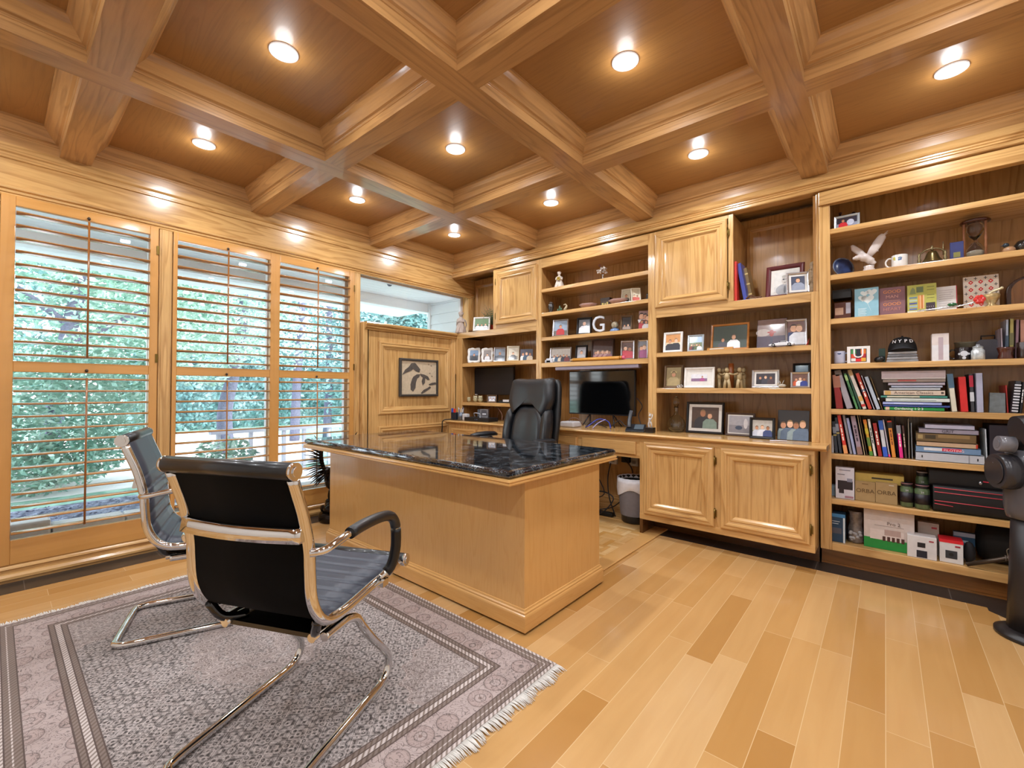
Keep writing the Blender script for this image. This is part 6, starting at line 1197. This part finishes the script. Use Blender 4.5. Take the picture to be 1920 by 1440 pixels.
t = thing('brass_bell', 'brass hand bell on a bracket on the second shelf', 'bell', (4.09, .10, 1.865)); b = M(); b.lathe([(.048, .018), (.046, .022), (.034, .04), (.026, .065), (.018, .08), (.001, .086)], n=24); obj('bell', b, [mat('#6d5f3c', .25, .8)], t)
b = M(); b.box(-.06, .06, -.014, .014, 0, .008)
for s_ in (-1, 1): b.lathe([(.010, 0), (.006, .02), (.009, .035), (.005, .05), (.008, .065), (.003, .08)], c=(s_*.056, 0, 0), n=10)
b.tube(catmull([(-.056, 0, .07), (-.03, 0, .092), (0, 0, .098), (.03, 0, .092), (.056, 0, .07)], 4), .004, 8); b.cyl((0, 0, .086), (0, 0, .115), .007, .005, 8); b.cyl((.047, 0, .05), (.047, 0, .13), .003, .002, 6); obj('bracket', b, [mat('#8a7d5c', .25, .8)], t)
t = thing('hourglass', 'large hourglass with mahogany ends and bamboo posts on the second shelf', 'hourglass', (4.272, .15, 1.865)); MH = mat('#46201a', .25, coat=.5)
for z_, nm in ((0, 'base'), (.215, 'top')): b = M(); b.lathe([(.055, z_), (.062, z_+.004), (.064, z_+.01), (.06, z_+.018), (.001, z_+.018)], n=26); obj(nm, b, [MH], t)
for k in range(3):
    a = R(-160+120*k); c, s_ = .05*math.cos(a), .05*math.sin(a); b = M(); b.tube([(c, s_, .016), (c, s_, .07), (c, s_, .072), (c, s_, .11), (c, s_, .112), (c, s_, .15), (c, s_, .217)], [.006, .005, .007, .005, .007, .005, .006], 8); obj('post', b, [mat('#9c6a4c', .4)], t)
b = M(); b.lathe([(.028, .02), (.036, .035), (.036, .065), (.022, .095), (.004, .114), (.004, .12), (.022, .14), (.036, .17), (.036, .20), (.028, .214)], n=22); obj('glass_bulbs', b, [GL], t)
b = M(); b.lathe([(.026, .021), (.033, .035), (.034, .05), (.018, .058), (.001, .062)], n=20); obj('sand', b, [mat('#cfc0a8', .9)], t)
t = thing('bird_ornament', 'small bird shaped ornament right of the hourglass', 'ornament', (4.395, .10, 1.865)); b = M(); b.ell((0, 0, .025), (.026, .02, .022), 12); obj('body', b, [mat('#a8805c', .4)], t); b = M(); b.ell((-.012, 0, .055), .013, 10); b.cyl((-.02, 0, .055), (-.032, 0, .053), .004, .001, 6); obj('head', b, [mat('#26323c', .3)], t)
lathe_thing('bowl', 'dark rounded bowl at the right edge of the second shelf', 'bowl', (4.46, .12, 1.864), [('body', mat('#1e1c1a', .2, coat=.6), [(.02, 0), (.03, .006), (.045, .03), (.046, .05), (.035, .07), (.001, .075)])])
t = thing('rose', 'red glass rose with beaded silver stem lying on the third shelf', 'rose', (4.17, .012, 1.582)); b = M(); b.tube(catmull([(-.15, .0, .006), (-.06, -.004, .010), (.02, .0, .014), (.085, .0, .03)], 5), .0035, 6)
for k in range(16): b.ell((-.14+.014*k, 0, .008+.0009*k), .005, 6)
obj('stem', b, [mat('#c9c9cc', .2, .6)], t); b = M(); b.ell((-.005, -.005, .026), (.022, .006, .010), 8); obj('leaf', b, [mat('#1c5a34', .2, coat=.5)], t)
b = M(); b.ell((.10, 0, .04), (.022, .02, .022), 10)
for k in range(6): a = k*1.05; b.ell((.10+.014*math.cos(a), -.012, .04+.014*math.sin(a)), (.012, .009, .013), 8)
obj('bloom', b, [mat('#d0241c', .15, coat=.8)], t)
t = thing('gilded_ornament', 'gold and white gilded ornament right of the rose', 'ornament', (4.325, .08, 1.582), R(0)); b = M(); b.lathe([(.022, 0), (.026, .01), (.015, .02), (.03, .05), (.034, .07), (.03, .075), (.02, .05)], n=16); o_ = obj('cup', b, [mat('#b59c6c', .3, .5, noisy=.4)], t); b = M(); b.tube(catmull([(-.03, 0, .05), (.0, -.01, .085), (.035, -.01, .10)], 4), .006, 6); b.ell((.037, -.01, .102), .008, 8); obj('handle', b, [mat('#d4c9a4', .3, .4)], t)
t = thing('arched_clock', 'dark arched wooden clock case at the right edge of the third shelf', 'clock', (4.475, .16, 1.582)); b = M(); n = 14; ar = [(-.085, 0)]+[(-.085*math.cos(math.pi*k/n), .085+.085*math.sin(math.pi*k/n)) for k in range(n+1)]+[(.085, 0)]; b.prism(ar, 'y', 0, .05); obj('case', b, [wood('z', base='#3f2418', dark='#24130c')], t, bevel=.004)
b = M(); b.prism([(u*.78, v*.8+.02) for u, v in ar], 'y', -.003, .001); obj('inlay', b, [wood('z', base='#8a5c30', dark='#5d3818')], t)
# shelf 4
mug(3.650, .062, 1.293, .030, .081, '#b4b6cc', 'pale blue-white mug at the left end of the fourth shelf', 1, deco=[(-.2, .8, .004, '#3a4a7c'), (0, .78, .005, '#3a4a7c'), (.2, .8, .004, '#3a4a7c')])
t = thing('black_ornament', 'small black rounded ornament left of the cap', 'ornament', (3.845, .08, 1.294)); b = M(); b.ell((0, 0, .02), (.024, .02, .02), 10); b.ell((.015, 0, .028), (.016, .016, .016), 8); obj('body', b, [mat('#17181a', .3)], t)
t = thing('folded_stack', 'stack of folded grey clear-wrapped cloths under the cap', 'cloth', (3.953, .065, 1.294))
for k in range(4): b = M(); b.loft([[(u, y_, k*.0165+v) for u, v in ((-.072+.003*k, .001), (-.074+.003*k, .008), (-.070+.003*k, .0155), (.070-.002*k, .0155), (.073-.002*k, .008), (.071-.002*k, .001))] for y_ in (0, .005, .09, .095)], smooth=False); obj('folded_sheet', b, [mat(['#8a8d92', '#9c9ea4', '#77797f', '#a4a6ac'][k], .35, noisy=.2)], t, bevel=.003)
t = thing('baseball_cap', 'black cap with white arched letters on top of the folded stack', 'cap', (3.955, .11, 1.362)); b = M(); secs = []
for k in range(8):
    f_ = k/7; r_ = math.cos(f_*math.pi/2)**.7 if k < 7 else .02; secs.append([(.068*r_*math.cos(2*math.pi*j/24), .062*r_*math.sin(2*math.pi*j/24), .088*math.sin(f_*math.pi/2)) for j in range(24)])
b.loft(secs); b.ell((0, 0, .09), .006, 8); obj('crown', b, [mat('#101014', .8)], t)
b = M(); n = 14; b.loft([[(.066*math.cos(a)*s_, -.03-.05*s_*math.sin(a)-(.0), .012-.006*math.cos(a)**2*2+h_) for a in [math.pi*j/n for j in range(n+1)]] for s_, h_ in ((.55, .012), (1.0, .0), (1.0, .004), (.55, .016))], closed=False, caps=False); obj('visor', b, [mat('#17171c', .8)], t)
for i, ch in enumerate('NYPD'):
    a = R(-90+(-34+23*i)); text('lettering', ch, .028, mat('#e4e4ea', .5), t, (.068*math.cos(a), .066*math.sin(a), .048+.010*math.cos(a+R(90))), (R(72), 0, R(-34+23*i)), .0015)
mug(4.215, .10, 1.293, .036, .075, '#1a0f12', 'black mug with white skull print on the fourth shelf', -1, deco=[(0, .52, .016, '#c9ccd4'), (-.5, .5, .006, '#c9ccd4'), (.5, .5, .006, '#c9ccd4'), (0, .2, .008, '#c9ccd4')])
lathe_thing('glass_vase', 'smoky open glass vase behind the skull mug', 'vase', (4.235, .20, 1.293), [('body', mat('#6d6654', .08, coat=.6), [(.04, 0), (.044, .004), (.048, .105), (.052, .112), (.049, .112), (.044, .10), (.038, .006), (.001, .005)])])
lathe_thing('glass_jar', 'faceted clear glass jar in front of the grey case on the fourth shelf', 'jar', (4.268, .055, 1.293), [('jar', mat('#c4ccd0', .05, .3, coat=.8, noisy=.4), [(.024, 0), (.028, .004), (.028, .05), (.02, .062), (.022, .066), (.02, .07), (.001, .07)]), ('lid', mat('#9ca0a4', .08, .3), [(.022, .07), (.022, .074), (.008, .08), (.008, .087), (.001, .088)])])
t = thing('hard_case', 'charcoal hard case with a top handle on the fourth shelf', 'case', (4.318, .15, 1.294), R(-6)); b = M(); b.prism([(-.05, 0), (.052, 0), (.046, .105), (.03, .12), (-.03, .12), (-.046, .105)], 'y', 0, .08); obj('shell', b, [mat('#3f3c44', .5)], t, bevel=.003); b = M(); b.tube([(-.026, .03, .118), (-.026, .03, .142), (.026, .03, .142), (.026, .03, .118)], .004, 6); obj('handle', b, [BLACK], t)
lathe_thing('ceramic_bowl', 'reddish brown glazed waisted bowl on the fourth shelf', 'bowl', (4.372, .06, 1.293), [('body', mat('#4a2016', .15, coat=.8), [(.030, 0), (.032, .004), (.026, .03), (.032, .052), (.035, .058), (.033, .064), (.028, .06), (.001, .05)])])
mug(4.445, .07, 1.293, .033, .088, '#2c1a16', 'dark brown glazed mug at the right edge of the fourth shelf', 1)
t = thing('framed_stone', 'grey slate-like book end block on the fifth shelf', 'bookend', (4.338, .05, 1.005)); b = M(); b.prism([(-.03, 0), (.03, 0), (.029, .106), (-.027, .108)], 'y', 0, .03); obj('block', b, [mat('#70777a', .7, noisy=.25)], t)
# shelf 7: jars and black bag
def pjar(x, y, z, r, h, lab, lid='#8a5a5c'):
    t = thing('supplement_jar', lab, 'jar', (x, y, z+.001)); b = M(); b.lathe([(r*.9, 0), (r, .006), (r, h*.78), (r*.8, h*.86), (r*.8, h*.87)], n=24); obj('body', b, [mat('#4d6040', .3, coat=.4, noisy=.5)], t)
    b = M(); b.lathe([(r*.86, h*.86), (r*.88, h*.88), (r*.88, h*.985), (r*.84, h), (.001, h)], n=24); obj('lid', b, [mat('#17151a', .4)], t); b = M(); b.lathe([(r*.885, h*.955), (r*.90, h*.965), (r*.89, h*.99)], n=24); obj('lid_rim', b, [mat(lid, .4)], t)
    b = M(); b.lathe([(r*1.004, h*.2), (r*1.006, h*.62), (r*1.0, h*.62)], n=24); obj('label', b, [mat('#1e1820', .4)], t)
    for v, s_, tx in ((.70, .014, '24'),): text('lettering', tx, s_, mat('#c9c6cc', .5), t, (0, -r*1.02-.0005, h*v), depth=.0005)
pjar(3.968, .045, .433, .030, .142, 'green supplement jar with black label, left of the front pair'); pjar(4.035, .040, .433, .034, .140, 'green supplement jar with black label, right of the front pair')
pjar(4.04, .125, .433, .030, .208, 'taller black-topped jar behind the front pair', '#b5aeb4')
t = thing('laptop_bag', 'black bag with red piping on the seventh shelf', 'bag', (4.22, .01, .434)); BK = mat('#0e0c0f', .6)
def padbox(x0, x1, y0, y1, z0, z1, r_=.02):
    b = M(); b.loft([[(x, y, z) for y, z in ((y0+r_, z0), (y0+r_*.3, z0+r_*.3), (y0, z0+r_), (y0, z1-r_), (y0+r_*.3, z1-r_*.3), (y0+r_, z1), (y1-r_, z1), (y1, z1-r_), (y1, z0+r_), (y1-r_, z0))] for x in (x0, x0+.005, (x0+x1)/2, x1-.005, x1)]); return b
obj('lower_body', padbox(-.14, .16, 0, .26, 0, .15), [BK], t); obj('top_flap', padbox(-.155, .16, .03, .27, .14, .245), [BK], t)
for z_ in (.136, .112, .062, .045): b = M(); b.tube([(-.135, -.001, z_), (.15, -.001, z_-.004)] if z_ != .045 else [(-.135, -.001, z_), (-.06, -.001, z_-.006)], .0022, 6); obj('red_piping', b, [mat('#c94450', .5)], t)
b = M(); b.tube([(.06, .026, .19), (.15, .026, .185)], .003, 6); obj('red_strap', b, [mat('#d02a44', .5)], t); b = M(); b.ell((.05, .024, .18), (.008, .006, .012), 8); obj('buckle', b, [mat('#9c9ca4', .2, .8)], t)
# shelf 8
t = thing('plastic_bag', 'crumpled clear plastic bag of white filters on the bottom shelf', 'bag', (3.725, .10, .155)); random.seed(8); b = M(); secs = []
for z_, r_ in ((0, .035), (.01, .042), (.05, .043), (.09, .035), (.13, .03), (.18, .036), (.20, .038)): secs.append([((r_+random.uniform(-.006, .006))*math.cos(2*math.pi*k/16), (r_+random.uniform(-.006, .006))*math.sin(2*math.pi*k/16), z_) for k in range(16)])
b.loft(secs); obj('film', b, [mat('#6d625c', .12, coat=.8, noisy=.4)], t)
b = M()
for k in range(14): b.ell((random.uniform(-.028, .028), -.034+random.uniform(-.004, .004), random.uniform(.015, .075)), (.012, .006, .010), 6)
obj('filters', b, [mat('#a4a2a4', .6, noisy=.3)], t)
t = thing('duffel_bag', 'big black fabric bag filling the right of the bottom shelf', 'bag', (4.40, .10, .155)); b = M(); b.loft([[(x, .12+.115*s_*math.cos(a), .11+.115*s_*math.sin(a)) for a in [2*math.pi*k/16 for k in range(16)]] for x, s_ in ((-.13, .4), (-.12, .8), (-.08, 1), (.1, 1), (.25, .95), (.27, .5))]); b.v = [(x, y, max(0, z)) for x, y, z in b.v]; obj('body', b, [mat('#09080a', .8)], t)
t = thing('round_pouch', 'dark rounded pouch right of the red-lidded camera box', 'pouch', (4.228, .07, .155)); b = M(); b.ell((0, 0, .062), (.026, .03, .062), 12); obj('body', b, [mat('#17171d', .7)], t)
t = thing('walking_cane', 'bronze cane with wrapped leather end leaning out of the bottom shelf', 'cane', (4.30, -.03, .157)); CN = mat('#4d4238', .3, .6); b = M(); b.tube([(-.09, .02, .012), (.02, .0, .07), (.085, -.01, .105), (.13, -.01, .112)], [.011, .012, .012, .013], 10); obj('shaft', b, [CN], t)
b = M()
for k in range(6): b.tube([(.05+.008*k, -.006+.014*math.cos(a), .088+.004*k+.014*math.sin(a)) for a in [2*math.pi*j/10 for j in range(10)]], .003, 5, closed=True)
obj('wrapping', b, [mat('#5d5044', .6)], t); b = M(); b.tube(catmull([(.06, -.01, .10), (.055, -.012, .135), (.085, -.012, .15), (.11, -.012, .135), (.112, -.012, .11)], 5), .002, 6); obj('cord_loop', b, [mat('#7a6c58', .6)], t)

# ------------------------------------------------------------ the garden outside
def leafmat(a, b_, c, sc=2.5):
    key = ('leaf', a, b_, c)
    if key in MATS: return MATS[key]
    m, t_, p = newmat('leaf'); tc = t_.nodes.new('ShaderNodeTexCoord'); n = t_.nodes.new('ShaderNodeTexNoise'); n.inputs['Scale'].default_value = sc; n.inputs['Detail'].default_value = 8; n.inputs['Roughness'].default_value = .75
    t_.links.new(tc.outputs['Object'], n.inputs[0]); r = ramp(t_, [(.34, srgb(a)), (.5, srgb(b_)), (.64, srgb(c))]); t_.links.new(n.outputs[0], r.inputs[0]); t_.links.new(r.outputs[0], p.inputs['Base Color'])
    p.inputs['Roughness'].default_value = .55; p.inputs['Transmission Weight'].default_value = 0; p.inputs['Subsurface Weight'].default_value = 0
    MATS[key] = m; return m
LF1 = leafmat('#4c7c6e', '#8fb9a8', '#cfe2da', 3.0); LF2 = leafmat('#3a6468', '#6f9c9e', '#b4ccd0', 2.2); LF3 = leafmat('#6a9484', '#a9cabc', '#e4f0ec', 3.5)
GNDZ = -.12
def ground(name, x0, x1, y0, y1, m, z, th=.05):
    b = M(); b.box(x0, x1, y0, y1, z-th, z); return struct(name, b, [m])
def turf(a, b_, sc):
    m, t_, p = newmat('turf'); tc = t_.nodes.new('ShaderNodeTexCoord'); n = t_.nodes.new('ShaderNodeTexNoise'); n.inputs['Scale'].default_value = sc; n.inputs['Detail'].default_value = 8
    t_.links.new(tc.outputs['Object'], n.inputs[0]); r = ramp(t_, [(.35, srgb(a)), (.65, srgb(b_))]); t_.links.new(n.outputs[0], r.inputs[0]); t_.links.new(r.outputs[0], p.inputs['Base Color']); p.inputs['Roughness'].default_value = .9; return m
b = M(); b.box(-60, -.14, -40, 40, GNDZ-.1, GNDZ); tagit(obj('lawn', b, [turf('#6d9a88', '#9fc4b4', 6)]), kind='structure')
b = M(); b.prism([(-11, -14), (-3.6, -14), (-3.3, -1.9), (-4.0, .4), (-6.0, 1.4), (-11, 1.7)], 'z', GNDZ-.02, GNDZ+.01); tagit(obj('driveway', b, [mat('#e2e0e2', .8, noisy=.04)]), kind='structure')
b = M(); b.box(-2.9, -.3, -.9, 1.8, GNDZ-.02, GNDZ+.015); tagit(obj('patio', b, [mat('#dcdce2', .8, noisy=.08)]), kind='structure')
# mulch bed with bark chips
b = M(); b.box(-2.7, -.36, -6, -1.0, GNDZ-.02, GNDZ+.02); random.seed(21)
for k in range(5200):
    x, y = random.uniform(-2.6, -.4), random.uniform(-4.6, -1.1); a = random.uniform(0, 3.14); s_ = random.uniform(.012, .03); c, q = math.cos(a)*s_, math.sin(a)*s_; z_ = GNDZ+.022+random.uniform(0, .015)
    b.add([(x-c, y-q, z_), (x+q*.4, y-c*.4, z_+random.uniform(.0, .012)), (x+c, y+q, z_+random.uniform(0, .015)), (x-q*.4, y+c*.4, z_)], [(0, 1, 2, 3)])
obj('mulch_bed', b, [leafmat('#3c4054', '#6d7288', '#a9b0c6', 14)], kind='stuff', label='dark bark mulch bed outside the left shutters', cat='mulch')
# pale stone edging just outside the glass
EDG = mat('#d6d6d8', .7, noisy=.05)
for k in range(9):
    y = -4.3+k*.36
    o = M(); o.box(-.36, -.19, y, y+.352, GNDZ, (.285 if k < 3 else .232)+.004*(k % 2)); obj('edging_stone', o, [EDG], None, bevel=.012, label='pale rectangular stone block edging the bed outside the shutters', cat='edging stone', group='pale edging blocks outside the windows')
# covered porch: boarded soffit, fascia, siding
SID = mat('#dfe1e4', .6, noisy=.02)
b = M()
for k in range(12): b.box(-.145-.12*(k+1)+.003, -.145-.12*k, -6, 1.15, 2.46, 2.50)
b.box(-1.6, -.145, -6, 1.15, 2.475, 2.50)
tagit(obj('porch_soffit', b, [SID]), kind='structure')
b = M(); b.box(-1.70, -1.60, -6, 1.15, 2.335, 2.52); b.box(-1.72, -1.58, -6, 1.15, 2.32, 2.345); b.box(-3.2, -1.7, -6, 1.5, 2.50, 2.56); tagit(obj('porch_beam', b, [mat('#e6e7ea', .6, noisy=.02)]), kind='structure')
b = M()
for k in range(18): b.prism([(.955, GNDZ+.15*k), (.93, GNDZ+.15*k), (.945, GNDZ+.15*(k+1)-.002), (.955, GNDZ+.15*(k+1))], 'x', -1.56, -.145)
b.box(-1.56, -.145, .955, 1.1, GNDZ, 2.6); b.box(-1.60, -1.54, .92, 1.1, GNDZ, 2.46); tagit(obj('siding_wall', b, [SID]), kind='structure')
t = thing('porch_light', 'small porch light fitting under the pale soffit, seen through the transom', 'light', (-.75, -.35, 2.46)); b = M(); b.lathe([(.06, 0), (.065, -.01), (.05, -.025), (.001, -.028)], n=16); obj('base', b, [mat('#c9cace', .4)], t); b = M(); b.lathe([(.03, -.028), (.035, -.05), (.02, -.075), (.001, -.08)], n=12); obj('sensor', b, [mat('#4a5468', .4)], t)
# porch railing
t = thing('porch_railing', 'pale grey garden railing with posts outside the double shutter', 'railing', (-3.0, -.4, GNDZ)); RL = mat('#b9bccc', .6)
b = M(); b.box(-.05, .05, -1.2, 3.2, .625, .665); obj('top_rail', b, [RL], t)
b = M(); b.box(-.02, .02, -1.2, 3.2, .09, .12); obj('bottom_rail', b, [RL], t)
for y in (-1.1, -.70, -.25, .05, .45, .9, 1.4, 1.9, 2.4): b = M(); b.box(-.025, .025, y-.022, y+.022, 0, .63); obj('post', b, [RL], t)
def foliage(b, c, r, n, s, seed, m=0, hollow=0.0):
    random.seed(seed)
    for k in range(n):
        while True:
            u, v, w_ = random.uniform(-1, 1), random.uniform(-1, 1), random.uniform(-1, 1); q = u*u+v*v+w_*w_
            if hollow*hollow < q < 1: break
        p = Vector((c[0]+u*r[0], c[1]+v*r[1], c[2]+w_*r[2])); d = Vector((random.gauss(0, 1), random.gauss(0, 1), random.gauss(0, .6))).normalized(); e = d.orthogonal().normalized(); z = s*random.uniform(.6, 1.4)
        b.add([p-d*z, p+e*z*.45, p+d*z, p-e*z*.45], [(0, 1, 2, 3)], m)
def tree(loc, lab, trunk, blobs, lm, leaf=.05, cat='tree', name='tree', group=None, seed=1):
    t = thing(name, lab, cat, loc, 0, group); BK = mat('#5d6278', .9, noisy=.3)
    if trunk: b = M(); [b.tube(catmull(p, 5), [r0+(r1-r0)*i/(5*(len(p)-1)) for i in range(5*(len(p)-1)+1)], 8) for p, r0, r1 in trunk]; obj('trunk', b, [BK], t)
    b = M()
    for i, (c, r, n) in enumerate(blobs): foliage(b, c, r, n, leaf, seed*31+i)
    obj('foliage', b, [lm], t); return t
tree((-5.6, -2.95, GNDZ), 'leaning garden tree with grey trunk seen through the left shutter', [([(0, 0, 0), (.05, .1, 1.2), (.1, .25, 2.4), (-.1, .5, 3.6)], .13, .07), ([(.08, .2, 1.9), (.1, .9, 2.4), (.1, 1.7, 2.9)], .06, .025), ([(.08, .2, 2.2), (0, -.6, 2.9), (0, -1.4, 3.3)], .05, .02)],
     [((0, -.6, 3.2), (1.3, 1.8, 1.3), 4200), ((0, 1.1, 3.0), (1.2, 1.3, 1.0), 3000), ((-.3, -.4, 4.6), (1.6, 2.4, 1.2), 3600)], LF1, .055, seed=2)
tree((-4.6, -1.3, GNDZ), 'airy pale green tree over the middle of the windows', [([(-1.2, .75, 0), (-1.1, .68, .8), (-1.0, .8, 1.6), (-.9, .9, 2.6), (-1.0, 1.0, 3.6)], .15, .07)],
     [((-.6, .6, 3.0), (1.1, 1.1, 1.3), 3000), ((-.2, .1, 1.75), (.9, .55, .5), 800), ((-.6, 1.2, 2.3), (.8, .9, .8), 900)], LF3, .05, seed=3)
tree((-4.2, -3.0, GNDZ), 'bright green feathery conifer shrub outside the left shutter', [([(0, 0, 0), (0, 0, 1.2)], .05, .02)],
     [((0, 0, .95), (.9, 1.15, .95), 6500), ((-.4, .7, 1.6), (.7, .8, .6), 1800), ((.6, -.3, .35), (.6, .9, .35), 1800)], LF1, .045, 'shrub', 'conifer_shrub', seed=4)
tree((-6.9, 1.2, GNDZ), 'sparse white-blossomed tree behind the right shutter bay', [([(0, 0, 0), (0, .05, 1.5), (.1, .1, 3.2), (0, 0, 5)], .12, .06), ([(0, .8, 0), (0, .85, 2), (0, .8, 4.5)], .11, .06)],
     [((0, .2, 3.4), (1.2, 1.8, 1.8), 2400), ((0, -1.0, 3.6), (.8, .7, 1.3), 500)], leafmat('#6d8aa0', '#b4c8d0', '#f4f8f8', 4), .05, seed=5)
for i, (x, y, h, ln, lab) in enumerate(((-12.5, 4.2, 2.2, 5.2, 'long clipped teal hedge across the lawn behind the railing'),)):
    t = thing('hedge', lab, 'hedge', (x, y, GNDZ)); b = M(); b.box(-.5, .5, -ln, ln, 0, h-.3)
    random.seed(5)
    for k in range(15000):
        q = random.choice((0, 0, 0, 1)); yy = random.uniform(-ln, ln); p = Vector((.5+random.uniform(-.1, .22), yy, random.uniform(0, h))) if q == 0 else Vector((random.uniform(-.5, .5), yy, h-.25+random.uniform(0, .3)))
        d = Vector((random.gauss(0, 1), random.gauss(0, 1), random.gauss(0, 1))).normalized(); e = d.orthogonal().normalized(); z = .07*random.uniform(.6, 1.5); b.add([p-d*z, p+e*z*.6, p+d*z, p-e*z*.6], [(0, 1, 2, 3)])
    obj('foliage', b, [LF2], t)
t = tree((-6.6, 3.9, GNDZ), 'dense teal evergreen screen seen below the porch beam', None, [((0, 0, 1.8), (.8, 2.3, 2.3), 13000), ((0, .8, 3.4), (.7, 1.6, 1.2), 4500)], LF2, .07, 'tree', 'evergreen_tree', seed=6)
for i, (x, y, s_) in enumerate(((-17, -9, 1.0), (-17.5, -4.5, 1.15), (-18, .5, .95), (-18, 5, 1.2), (-19, 10, 1.3))):
    tree((x, y, GNDZ), 'tall background tree beyond the driveway, %s' % ['leftmost of the row', 'second from the left', 'middle of the row', 'fourth from the left', 'rightmost of the row'][i], [([(0, 0, 0), (.1, .1, 3), (0, 0, 6*s_)], .22, .1)],
         [((0, 0, 4.4*s_), (2.2, 2.9, 3.3*s_), 3800), ((0, .6, 1.9), (1.6, 2.2, 1.6), 1500)], [LF1, LF2, LF1, LF2, LF2][i], .14, seed=10+i, group='tall trees beyond the driveway')
tree((-1.9, -1.75, GNDZ), 'leafy potted-height shrub with big leaves right outside the double shutter', [([(0, 0, 0), (0, .02, .5)], .015, .008)], [((0, 0, .46), (.28, .34, .22), 420)], LF3, .045, 'shrub', 'leafy_shrub', seed=8)
